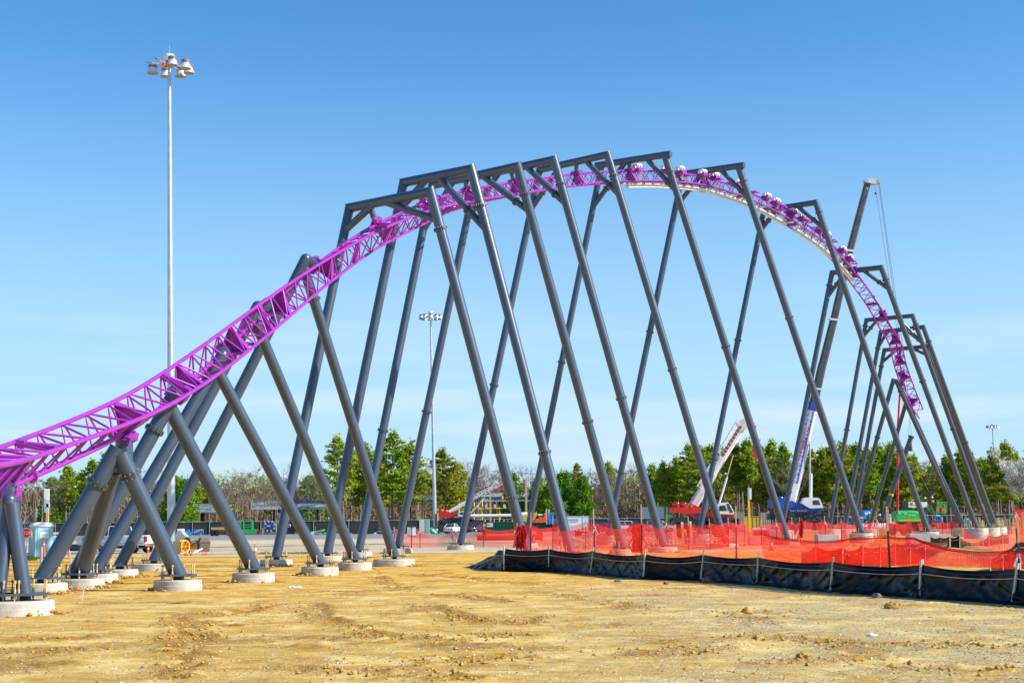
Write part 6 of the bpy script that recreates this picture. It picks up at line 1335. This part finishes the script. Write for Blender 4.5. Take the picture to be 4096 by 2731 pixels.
# small red crane, left
Y = 255
cr1 = crane('small red and white mobile crane left of the dumpster, boom lowered to the right', Y, [(1790, 2052), (1812, 2046), (1832, 2058), (1850, 2062), (1888, 2066), (1890, 2082), (1832, 2084), (1818, 2072), (1788, 2068)], [(1756, 2048), (1792, 2050), (1792, 2070), (1757, 2068)],
      [(1836, 2045), (1852, 2043), (1866, 2060), (1866, 2066), (1832, 2064)], [[(1840, 2048), (1850, 2047), (1858, 2058), (1840, 2058)]], [(1797, 2048, 1865, 2008, 16, 15), (1862, 2010, 2004, 1938, 12, 10)], ['white', 'white'],
      [((1882, 2052, 1938, 1988, 5), 'offwhite')], M['red'], [(1764, 2044, .36), (1782, 2045, .36)], (1768, 2072, 1880, 2100), (1790, 1860))
jib(cr1, 1900, 1984, 2008, 1930, 12, 13, Y - .9, 8, M['white'])
m = MB(); q = P(2003, 1940, Y); m.obox(q, (.35, 0, .2), (0, .4, 0), (-.2, 0, .35)); m.tube(q + V((.3, 0, -.3)), P(2005, 1956, Y), .14, n=8); m.build('boom_head', M['red'], cr1)
m = MB()
for k in range(4): q = P(1936 + 13 * k, 1974 - 6.6 * k, Y - 1.3); m.obox(q, (.14, 0, .07), (0, .02, 0), (-.04, 0, .09))
m.build('red_lettering_blocks', M['red'], cr1)
m = MB(); m.pb(1818, 2064, 1838, 2070, Y - 1.24, .03); m.build('name_plate', M['offwhite'], cr1)
q = P(2008, 1992, 236); m = MB(); m.ball(q, .26, .2, .36); tag(m.build('orange_marker', M['orange'], org=V((q.x, q.y, q.z - .5))), 'orange blob marker hanging beside a bolted leg collar', 'marker'); 
# big red crane
Y = 165
cr2 = crane('big red and white mobile crane with its boom raised to the right', Y, [(2752, 2024), (2762, 2012), (2800, 2028), (2840, 2044), (2870, 2050), (2930, 2054), (2936, 2070), (2850, 2076), (2780, 2070), (2740, 2056), (2738, 2032)], [(2685, 2030), (2742, 2026), (2742, 2050), (2686, 2051)],
      [(2866, 2020), (2884, 2010), (2912, 2008), (2926, 2024), (2938, 2052), (2930, 2056), (2862, 2054)], [[(2878, 2022), (2900, 2020), (2908, 2042), (2877, 2042)], [(2906, 2014), (2914, 2012), (2933, 2048), (2922, 2050), (2912, 2036)]],
      [(2768, 2030, 2850, 1896, 36, 34), (2848, 1900, 2976, 1696, 29, 27)], ['offwhite', 'white'],
      [((2874, 2022, 2908, 1908, 8), 'white'), ((2906, 1912, 2932, 1820, 4.5), 'lumber')], M['red'], [(2708, 2016, .30), (2735, 2016, .30)], (2690, 2068, 2936, 2096), (2730, 2880))
jib(cr2, 2800, 1950, 2962, 1688, 26, 30, Y - 1.3, 13, M['white'], r=.05)
m = MB(); q = P(2978, 1694, Y); m.obox(q, (.75, 0, .35), (0, .5, 0), (-.3, 0, .5)); m.build('boom_head', M['offwhite'], cr2)
m = MB(); q = P(3014, 1704, Y); m.bar(P(2984, 1692, Y), q, .3, .25); m.ball(q, .35, .2, .35, 10, 6); m.build('boom_tip', M['red'], cr2)
m = MB(); m.tube(P(3016, 1708, Y), P(3019, 1800, Y), .018, n=4); m.build('hoist_rope', M['dark'], cr2); m = MB(); q = P(3020, 1815, Y); m.obox(q, (.25, 0, 0), (0, .15, 0), (0, 0, .4)); m.path([q + V((.05, 0, -.4)), q + V((.05, 0, -.7)), q + V((.2, 0, -.85)), q + V((.05, 0, -1)), q + V((-.12, 0, -.85))], .06, 6); m.build('hook_block', M['red'], cr2)
m = MB()
for k in range(9): q = P(2892 + 8.5 * k, 1818 - 13.6 * k, Y - 1.7); m.obox(q, (.10, 0, .15), (0, .015, 0), (-.15, 0, .10))
m.build('red_boom_letters', M['rust'], cr2)
m = MB(); m.pb(2764, 2020, 2769, 2027, Y - 1.24, .03); m.build('warning_label', M['yellow'], cr2); m = MB(); m.pb(2752, 2054, 2776, 2058, Y - 1.24, .02); m.pb(2782, 2052, 2800, 2064, Y - 1.24, .02); m.build('vent_grille', M['dark'], cr2)
# blue crane
Y = 195
cr3 = crane('tall blue and white mobile crane with a long dark boom reaching above the track', Y, [(3160, 2014), (3168, 2001), (3186, 2010), (3208, 2020), (3234, 2030), (3250, 2036), (3292, 2028), (3294, 2036), (3284, 2044), (3180, 2050), (3134, 2046), (3128, 2018)], [(3083, 1996), (3140, 1998), (3142, 2032), (3084, 2030)],
      [(3206, 2012), (3216, 1992), (3228, 1989), (3274, 1990), (3282, 1998), (3294, 2030), (3240, 2032)], [[(3252, 2000), (3275, 1999), (3282, 2018), (3252, 2018)]],
      [(3162, 2012, 3200, 1872, 36, 35), (3198, 1874, 3250, 1636, 34, 34), (3247, 1642, 3254, 1610, 39, 39), (3254, 1614, 3290, 1455, 33, 32), (3289, 1462, 3335, 1280, 31, 30), (3334, 1284, 3398, 1006, 28.5, 27.5), (3398, 1010, 3472, 728, 26, 24)],
      ['white', 'white', 'blue', 'darkboom', 'darkboom', 'darkboom', 'darkboom'] if False else [M['white'], M['white'], M['blue']] + [nmat('dark grey boom steel', (.045, .05, .056), .5, col2=(.085, .09, .095), scale=1.2)] * 4,
      [((3242, 2036, 3243, 1893, 13), 'white'), ((3240, 1895, 3239, 1776, 7.5), 'galv')], M['blue'], [(3124, 1994, .34), (3138, 1996, .3)], (3090, 2048, 3296, 2078), (3160, 3276))
MB().pp([(3228, 1752), (3236, 1752), (3244, 1776), (3226, 1776)], Y - .6, .5).build('cylinder_head', M['white'], cr3)
m = MB(); m.pp([(3255, 1622), (3290, 1470)] and [(3286, 1480), (3296, 1448), (3300, 1450), (3292, 1482)], Y - .4, .8); m.build('boom_joint', M['dark'], cr3)
jib(cr3, 3176, 1930, 3240, 1646, 24, 26, Y - 1.2, 16, M['blue'], r=.055)
for (x, y) in ((3398, 1004), (3333, 1279), (3270, 1556)): m = MB(); q = P(x, y, Y); m.obox(q, (.52, 0, -.08), (0, .45, 0), (.02, 0, .12)); m.ball(q + V((-.5, -.1, .05)), .2, .15, .18, 8, 6); m.build('boom_collar', M['white'], cr3)
m = MB(); m.pp([(3462, 722), (3468, 714), (3514, 716), (3526, 722), (3524, 732), (3508, 734), (3496, 736), (3470, 730)], Y - .45, .9); m.build('boom_head', M['offwhite'], cr3)
m = MB()
for x in (3466, 3518): m.lathe(P(x, 722, Y - .5), [(0, 0), (.28, 0), (.28, 1), (0, 1)], 14, axis=(0, 1, 0))
m.build('sheave_wheel', M['galv'], cr3)
m = MB(); m.tube(P(3459, 724, Y), P(3384, 1004, Y), .02, n=4); m.tube(P(3384, 1004, Y), P(3190, 1990, Y), .02, n=4); m.tube(P(3500, 740, Y), P(3600, 1400, 172), .022, n=4); m.tube(P(3514, 732, Y), P(3620, 1500, 170), .025, n=4); m.tube(P(3517, 732, Y), P(3628, 1500, 170), .025, n=4); m.tube(P(3624, 1500, 170), P(3640, 1660, 160), .022, n=4)
m.tube(P(3640, 1660, 160), P(3634, 1740, 159.2), .015, n=4); m.tube(P(3640, 1660, 160), P(3646, 1742, 159), .015, n=4); m.build('hoist_rope', M['dark'], cr3)
m = MB(); m.ball(P(3503, 774, Y), .16); m.build('overhaul_ball', M['dark'], cr3)
text('BAY CRANE', .40, M['white'], cr3, facing(P(3195, 2042, Y - 1.23), 1.05))
m = MB()
for k in range(9): q = P(3200 + 4.3 * k, 1822 - 14 * k, Y - 1.6); m.obox(q, (.13, 0, .03), (0, .02, 0), (-.03, 0, .13))
m.build('red_boom_letters', M['red'], cr3)
text('T', .5, M['white'], cr3, facing(P(3470, 757, Y - .5)))
m = MB(); m.pp([(3166, 2034), (3184, 2034), (3184, 2038), (3166, 2038)], Y - 1.24, .02); m.pp([(3195, 2034), (3218, 2034), (3218, 2038), (3195, 2038)], Y - 1.24, .02); m.build('vent_grille', M['dark'], cr3)
# red aerial boom behind the A frames
b = gp(3592, 176); root = thing('aerial_lift', 'thin red aerial lift boom rising steeply behind the A frames', 'aerial lift', b)
m = MB(); m.tube(P(3590, 2070, 176), P(3592, 1720, 176), .16, n=8); m.tube(P(3590, 1725, 176), P(3604, 1500, 176), .13, n=8); m.build('boom', M['red'], root); m = MB(); m.pb(3596, 1488, 3608, 1502, 175.5, 1); m.build('basket', M['red'], root); m = MB(); m.box(b.x - 1.2, b.x + 1.2, 175, 177, .5, 1.4); m.build('chassis', M['red'], root)
for s in (-.9, .9): m = MB(); m.lathe(V((b.x + s, 174.8, .45)), [(0, 0), (.45, 0), (.45, .35), (0, .35)], 14, axis=(0, 1, 0)); m.build('wheel', M['black'], root)
# green boom lift with two workers
Y = 172; b = gp(3650, Y); root = thing('boom_lift', 'bright green boom lift with white boom and a railed basket', 'boom lift', b)
m = MB(); secs = []
for x, yt in ((3586, 2048), (3592, 2042), (3640, 2040), (3668, 2042), (3686, 2052), (3695, 2068)):
    a = P(x, yt, Y - 1.2); z0 = P(x, 2086, Y - 1.2).z; secs.append([V((a.x, Y - 1.2, z0)), V((a.x, Y - 1.2, a.z - .25)), V((a.x, Y - .9, a.z)), V((a.x, Y + .9, a.z)), V((a.x, Y + 1.2, a.z - .25)), V((a.x, Y + 1.2, z0))])
m.loft(secs, smooth=False); hull = m.build('engine_hood', M['green'], root)
m = MB(); z0 = P(3640, 2080, Y).z
for k in range(20): x = gp(3592 + 5 * k, Y).x; m.obox(V((x, Y - 1.22, z0)), (.07, 0, .06), (0, .01, 0), (-.03, 0, .05))
m.build('hazard_stripe', M['yellow'], hull)
m = MB()
for x, y, w_ in ((3598, 2053, 5), (3622, 2054, 5), (3654, 2060, 8)): m.pb(x - w_, y - 2, x + w_, y + 2, Y - 1.23, .02)
m.build('white_decal', M['offwhite'], hull); m = MB(); m.lathe(P(3640, 2060, Y - 1.23), [(0, 0), (.1, 0), (.1, .02)], 12, axis=(0, 1, 0)); m.build('round_decal', M['yellow'], hull)
m = MB(); m.box(b.x - 1.4, b.x + 1.2, Y - 1, Y + 1, .5, 1.5); m.build('chassis', M['dark'], root)
for s in (-1.2, 1.0): m = MB(); m.lathe(V((b.x + s, Y - 1.3, .55)), [(0, 0), (.55, 0), (.55, .4), (0, .4)], 16, axis=(0, 1, 0)); m.build('wheel', M['black'], root)
m = MB(); m.pb(3617, 2006, 3634, 2040, Y - .4, .8); m.build('boom_riser', M['dark'], root); m = MB(); m.pb(3634, 2007, 3709, 2028, Y - .4, .8); bo = m.build('boom', M['white'], root)
m = MB(); m.pb(3640, 2011, 3644, 2015, Y - .43, .03); m.pb(3646, 2010, 3651, 2016, Y - .43, .03); m.pb(3640, 2018, 3670, 2019.5, Y - .43, .03); m.build('decal', M['dark'], bo); m = MB(); m.pp([(3648, 2028), (3660, 2028), (3656, 2036)], Y - .3, .5); m.build('boom_bracket', M['offwhite'], root)
m = MB(); m.pp([(3706, 2016), (3714, 2014), (3722, 2040), (3716, 2042)], Y - .3, .5); m.pp([(3722, 2020), (3726, 2018), (3741, 2052), (3736, 2053)], Y - .5, .3); m.build('jib_arm', M['green'], root)
m = MB(); m.pb(3724, 2010, 3745, 2022, Y - .7, .3); m.pb(3728, 2022, 3744, 2046, Y - .2, .5); m.build('control_box', M['dark'], root)
m = MB()
for yy in (-.8, .8):
    for x in (3748, 3757, 3784, 3787): m.tube(P(x, 2006 if x > 3750 else 2000, Y + yy), P(x, 2048, Y + yy), .035, n=6)
    for y in (2007, 2018, 2028): m.tube(P(3748, y, Y + yy), P(3786, y, Y + yy), .035, n=6)
for x in (3748, 3786):
    for y in (2007, 2018, 2028): m.tube(P(x, y, Y - .8), P(x, y, Y + .8), .035, n=6)
m.build('basket_rail', M['green'], root); m = MB(); m.pb(3740, 2044, 3788, 2050, Y - .85, 1.7); m.build('basket_floor', M['green'], root)
for x in (3749, 3771): m = MB(); m.pb(x - 4, 2032, x + 6, 2043, Y - .95, .1); m.build('red_pad', M['orange'], root)
m = MB(); q = P(3606, 2040, Y); m.lathe(q, [(.09, 0), (.09, .15), (0, .2)], 10); m.build('beacon', M['orange'], root)
# ------------------------------------------------------------ people
def person(lab, x, Y, zfoot, shirt, hat, bend=0., rz=0, vest=None, arms='down', legs=True):
    b = gp(x, Y); b.z = zfoot; root = thing('person', lab, 'person', b, rz)
    sx, cx = math.sin(bend), math.cos(bend)
    hip = V((0, 0, .92)); 
    def T(y, z): return V((0, hip.y - (z) * sx + y * cx, hip.z + z * cx + y * sx))  # spine frame bending toward -Y
    vs = []; es = []; rs = []
    def add(p, r, par=None):
        vs.append(tuple(p)); rs.append(r); i = len(vs) - 1
        if par is not None: es.append((par, i))
        return i
    pel = add(hip, .15); ab = add(T(0, .2), .135, pel); ch = add(T(0, .42), .16, ab); nk = add(T(0, .56), .06, ch); hd = add(T(-.02, .66), .075, nk); add(T(-.03, .76), .09, hd); add(T(-.02, .84), .07, len(vs) - 1)
    add(T(-.125, .74), .018, hd)
    for s in (-1, 1):
        sh = add(T(0, .47) + V((s * .19, 0, 0)), .06, ch)
        if arms == 'down': e_, w_ = T(.02, .2) + V((s * .25, 0, 0)), T(-.12, -.02) + V((s * .24, 0, 0))
        elif arms == 'rail': e_, w_ = T(-.05, .22) + V((s * .27, 0, 0)), T(-.32, .24) + V((s * .2, 0, 0))
        else: e_, w_ = T(-.1, .25) + V((s * .22, -.15, -.15)), T(-.1, .2) + V((s * .18, -.25, -.38))
        e = add(e_, .045, sh); w = add(w_, .032, e); d = (w_ - e_).normalized(); pal = add(w_ + d * .07, .035, w)
        side = V((1, 0, 0)); 
        for k in range(4): f1 = add(w_ + d * .12 + V((.018 * (k - 1.5), 0, 0)), .011, pal); add(w_ + d * (.16 + .012 * (k in (1, 2))) + V((.02 * (k - 1.5), -.03, -.01)), .009, f1)
        th = add(w_ + d * .08 + V((-s * .05, -.01, 0)), .012, pal); add(w_ + d * .11 + V((-s * .065, -.03, 0)), .010, th)
        if legs:
            hp = add(hip + V((s * .1, 0, -.06)), .095, pel); kn = add(V((s * .12, -.03 - .06 * (bend > .3), .5)), .062, hp); an = add(V((s * .12, .03, .09)), .042, kn); hl = add(V((s * .12, -.02, .05)), .045, an); add(V((s * .13, -.17, .035)), .035, hl)
    me = bpy.data.meshes.new('body'); me.from_pydata(vs, es, []); me.materials.append(M['cloth']); o = bpy.data.objects.new('body', me); C.objects.link(o); o.parent = root
    sk = o.modifiers.new('skin', 'SKIN'); o.modifiers.new('sub', 'SUBSURF').levels = 1; o.modifiers['sub'].render_levels = 1
    sk.use_smooth_shade = True
    for i, r in enumerate(rs): me.skin_vertices[0].data[i].radius = (r, r)
    me.skin_vertices[0].data[0].use_root = True
    m = MB(); secs = []
    for z, rx, ry in ((-.02, .185, .135), (.12, .175, .13), (.3, .2, .145), (.43, .21, .14), (.5, .16, .11)):
        c = T(0, z); secs.append([c + V((rx * math.cos(t), ry * math.sin(t) * cx, ry * math.sin(t) * sx)) for t in [6.2832 * k / 14 for k in range(14)]])
    m.loft(secs); m.build('shirt', M[shirt], root, local=True)
    if vest:
        m = MB(); 
        for s in (-1, 1): m.loft([[c + V((0, 0, 0)) for c in [V((sc[0].x, 0, 0))]] for sc in []]) if False else None
        v = MB(); v.loft([[p + (p - sum(sc, V((0, 0, 0))) / len(sc)) * .08 for p in sc] for sc in secs[1:4]]); v.build('vest', M[vest], root, local=True)
    m = MB(); c = T(-.03, .77); m.ball(c, .095, .11, .125, 12, 8); hdm = m.build('head', M['skin'], root, local=True)
    m = MB()
    for s in (-1, 1): m.ball(c + V((s * .035, -.1, .015)), .014, n=6, m=4)
    m.build('eyes', M['dark'], hdm, local=True); m = MB(); m.ball(c + V((0, -.115, -.015)), .018, .022, .026, 6, 4); m.ball(c + V((.1, .01, 0)), .015, .025, .035, 6, 4); m.ball(c + V((-.1, .01, 0)), .015, .025, .035, 6, 4); m.build('nose_and_ears', M['skin'], hdm, local=True); m = MB(); m.obox(c + V((0, -.1, -.06)), (.03, 0, 0), (0, .012, 0), (0, 0, .008)); m.build('mouth', M['rust'], hdm, local=True)
    if hat:
        m = MB(); m.lathe(T(-.03, .80), [(.16, -.005), (.16, .01), (.122, .02), (.118, .08), (.08, .14), (0, .16)], 16); m.build('hard_hat', M[hat], root, local=True)
    return root
q = P(3738, 2046, 172); fl = q.z
person('worker in an orange shirt and white hard hat standing in the lift basket', 3735, 172.1, fl - .05, 'vest', 'white', .0, 0, arms='rail')
person('worker in a dark shirt and white hard hat, left one in the lift basket', 3708, 172.6, fl - .12, 'cloth', 'white', .1, rad(-40), arms='rail')
pz = P(3500, 2092, 168).z
m = MB(); b = gp(3470, 168); x1 = gp(3545, 168).x; m.box(b.x, x1, 167, 169.5, 0, max(.3, pz - .55)); tag(m.build('work_platform', M['lumber'], org=b), 'low timber platform behind the netting that the ground workers stand on', 'platform')
pz = max(.3, pz - .55)
person('ground worker in dark clothes and a white hard hat, left of the orange vest', 3468 + 8, 168, pz, 'cloth', 'white', .15, rad(30))
person('ground worker in an orange and yellow vest bending behind the netting', 3500, 168, pz, 'vest', None, .25, rad(60), vest='lime', arms='work')
person('ground worker in a lime hi-vis shirt leaning over beside the white pickup', 3534, 168, pz, 'lime', 'white', .75, rad(-50), arms='work')
# work pickup and vans behind
pickup('white work pickup facing left, behind the crane crew', 3488, 212, rad(200), x4=False)
def van(lab, x0, x1, yt, Y, mt):
    b = gp((x0 + x1) / 2, Y); root = thing('box_truck', lab, 'box truck', b); xa, xb = gp(x0, Y).x, gp(x1, Y).x; z = P(x0, yt, Y).z
    MB().box(xa + 1.6, xb, Y, Y + 2.2, .7, z).build('cargo_box', M[mt], root); m = MB(); m.loft([[V((xa + x, Y + .05, .6)), V((xa + x, Y + .05, h)), V((xa + x, Y + 2.1, h)), V((xa + x, Y + 2.1, .6))] for x, h in ((0, 1.3), (.5, 1.45), (1.0, 2.2), (1.55, 2.3))], smooth=False); m.build('cab', M['white'], root)
    m = MB(); m.pp([(x0, yt)] * 0 or [], Y, .1) if False else m.box(xa + .75, xa + 1.4, Y + .02, Y + .06, 1.45, 2.05); m.build('side_window', M['glass'], root); m = MB(); m.box(xa + .2, xb, Y + .2, Y + 2, .4, .7); m.build('chassis', M['dark'], root)
    m = MB(); m.pp([(x1 - 32, yt + 10), (x1 - 14, yt + 6), (x1 - 10, yt + 14), (x1 - 28, yt + 18)], Y - .02, .03); m.build('white_graphic', M['white'], root)
    for x in (xa + .8, xb - 1): m = MB(); m.lathe(V((x, Y - .02, .42)), [(0, 0), (.42, 0), (.42, .3)], 14, axis=(0, 1, 0)); m.build('wheel', M['black'], root)
van('light blue box truck with a white graphic behind the work pickup', 3420, 3490, 2040, 232, 'skyblue')
b = gp(3568, 190); m = MB(); m.pb(3560, 2058, 3574, 2100, 190, .8); m.pb(3558, 2055, 3576, 2058, 189.9, 1); tag(m.build('white_tank', M['white'], org=b), 'upright white tank between the lime worker and the green lift', 'tank')
for i, (x, Y, lb) in enumerate(((3394, 190, 'coiled light blue hose on a stand right of the blue crane'), (3755, 175, 'coiled light blue hose hung in front of the right fence, left one'), (3872, 172, 'small light blue hose loop above the concrete drums'))):
    b = gp(x, Y); m = MB(); c = V((b.x, Y, (1.9, 2.0, 1.6)[i])); r = (.55, .42, .3)[i]; m.path([c + V((r * math.cos(t), .3 * math.sin(t * 2), r * .75 * math.sin(t))) for t in [6.2832 * k / 18 for k in range(19)]], .09, 8); m.bar(b, c + V((0, .3, r * .4)), .05, .05); tag(m.build('blue_hose', M['skyblue'], org=b), lb, 'hose')
# rebar cages at the right, green hydrant like pipe
r = random.Random(31)
for i, (x0, x1, Y, lb) in enumerate(((3860, 3960, 176, 'cluster of rusty anchor rods behind the nearest concrete drum'), (3990, 4040, 180, 'cluster of anchor rods behind the farthest right drum'), (4050, 4110, 176, 'bristle of anchor rods by the green pipe stand at the right edge'))):
    b = gp(x0, Y); root = thing('anchor_rod_cage', lb, 'anchor rods', b); xa, xb = gp(x0, Y).x, gp(x1, Y).x; m = MB(); m.box(xa, xb, Y, Y + 2, 0, .9); m.build('pour_ring', M['block'], root); m = MB()
    for k in range(26): x = r.uniform(xa, xb); y = Y + r.uniform(0, 2); m.tube((x, y, .9), (x + r.gauss(0, .03), y, 1.6 + r.uniform(0, .5)), .025, n=5)
    o = m.build('rods', M['brass'], root); o['kind'] = 'stuff'
b = gp(4078, 165); root = thing('pipe_stand', 'bright green pipe frame stand at the right edge behind the netting', 'pipe stand', b); m = MB()
for x in (-1, -.4, .2, .8): m.tube(b + V((x, 0, 0)), b + V((x, 0, 2.1)), .04, n=6)
for z in (1.4, 2.1): m.tube(b + V((-1, 0, z)), b + V((1.4, 0, z)), .04, n=6)
m.build('rails', M['green'], root); m = MB(); m.tube(b + V((.4, 0, 0)), b + V((.4, 0, 2.6)), .12, n=10); m.tube(b + V((.4, 0, 2.55)), b + V((.9, 0, 2.5)), .1, n=10); m.build('standpipe', M['green'], root)
# ------------------------------------------------------------ clay bank on the right, stones in front
m = MB(); n1, n2 = 60, 26; vs = []
for i in range(n1 + 1):
    for j in range(n2 + 1):
        u, v = i / n1, j / n2; Y = 60 + 70 * v; x = gp(3630 + 700 * u, Y).x; e = min(1, u * 6) * min(1, (1 - v) * 5) * min(1, v * 6)
        vs.append(V((x, Y, -.05 + e * (.32 + .3 * NZ.noise((x * .25, Y * .12, 5)) + .12 * NZ.noise((x * 1.1, Y * .6, 2))))))
m.add(vs, [(i * (n2 + 1) + j, (i + 1) * (n2 + 1) + j, (i + 1) * (n2 + 1) + j + 1, i * (n2 + 1) + j + 1) for i in range(n1) for j in range(n2)], True)
M['clay'] = nmat('orange clay', (.42, .20, .05), .95, col2=(.56, .34, .12), scale=.9, bump=.4, bscale=5)
tag(m.build('clay_bank', M['clay']), 'low orange clay bank behind the netting at the right', 'earth bank', kind='structure')
m = MB(); vs = []
for i in range(61):
    for j in range(13):
        u, v = i / 60, j / 12; Y = 98 + 26 * v; x = gp(2240 + 1180 * u, Y).x; e = min(1, (1 - v) * 4, v * 4) * min(1, u * 8, (1 - u) * 8)
        vs.append(V((x, Y, -.04 + e * max(0, .12 + .22 * NZ.noise((x * .2, Y * .2, 9))))))
m.add(vs, [(i * 13 + j, (i + 1) * 13 + j, (i + 1) * 13 + j + 1, i * 13 + j + 1) for i in range(60) for j in range(12)], True)
tag(m.build('clay_strip', M['clay']), 'orange clay spread around the footings behind the netting', 'ground', kind='structure')
rs = random.Random(8)
def rock(x, y, s, mt, lab, flat=.6):
    b = G(x, y); b.z = gh(b.x, b.y); m = MB(); n = 12
    m.ball(b + V((0, 0, s * flat * .5)), s, s * .8, s * flat, 12, 8); m.v = [b + (q - b) * (1 + .6 * NZ.noise(((q.x - b.x) / s * 1.9 + x, (q.y - b.y) / s * 1.9, (q.z - b.z) / s * 1.9))) for q in m.v]; m.sm = [False] * len(m.sm)
    tag(m.build('rock', M[mt], org=b), lab, 'rock')
rock(2471, 2326, .11, 'stone', 'dark rock in front of the silt fence, leftmost one')
rock(2664, 2336, .09, 'stone', 'small dark rock lying clear of the silt fence, second from left')
rock(2826, 2330, .17, 'stone', 'big dark rock leaning on a silt fence stake', .8)
rock(3506, 2392, .13, 'stone', 'flat grey green rock at the foot of the silt fence')
rock(3850, 2396, .15, 'stone', 'round dark rock at the foot of the silt fence near the right edge')
rock(3568, 2432,   .16, 'ochre', 'bright orange clay lump on the gravel at the right')
rock(2985, 2460, .14, 'ochre', 'small orange clay lump in the middle of the gravel')
rock(3210, 2630, .10, 'ochre', 'orange clay lump near the bottom edge')
rock(1168, 2350, .11, 'white', 'chalk white flat stone, left one of a pair on the dirt', .35); rock(1193, 2351, .11, 'white', 'chalk white flat stone, right one of a pair on the dirt', .35)
rock(3490, 2541, .10, 'white', 'pale flat stone by itself on the gravel at the right', .3)
b = G(1130, 2278); m = MB(); m.bar(b, b + V((.7, .1, .03)), .07, .04); tag(m.build('lumber_scrap', M['lumber'], org=b), 'short pale board lying between two front row footings', 'board')
b = G(1640, 2322); m = MB(); m.bar(b, b + V((1.6, .1, .02)), .05, .03); tag(m.build('lumber_scrap', M['wood'], org=b), 'long thin stick lying on the dirt left of the silt fence', 'board')
b = G(668, 2414); m = MB()
for k in range(5): m.bar(b + V((.06 * k, .03 * k, .01)), b + V((.35 + .07 * k, .05 - .02 * k, .03)), .04, .012)
tag(m.build('bark_scrap', M['bark'], org=b), 'dark splintered bark scrap on the dirt below the front footing', 'bark')

# spoil left against the near footings
sp_ = MB(); rr = random.Random(21)
for o in list(bpy.data.objects):
    if o.name.startswith('concrete_footing') and o.location.y < 100:
        r0 = max(v.co.x for v in o.data.vertices); a0 = rr.uniform(0, 6.28)
        for k in range(110):
            a = a0 + rr.gauss(0, 1.0); d = r0 + abs(rr.gauss(0, .16)); q = V((o.location.x + d * math.cos(a), o.location.y + d * math.sin(a), 0)); q.z = gh(q.x, q.y) + .02 + max(0, .10 - (d - r0) * .4) * rr.random()
            sp_.add([q + V((e.x * s_, e.y * s_, e.z * s_ * .7)) for s_ in (.02 + .07 * rr.random() ** 2,) for e in OC], OF)
tag(sp_.build('footing_spoil', M['ochre']), 'crumbled ochre spoil heaped against the near concrete footings', 'dirt', kind='stuff')
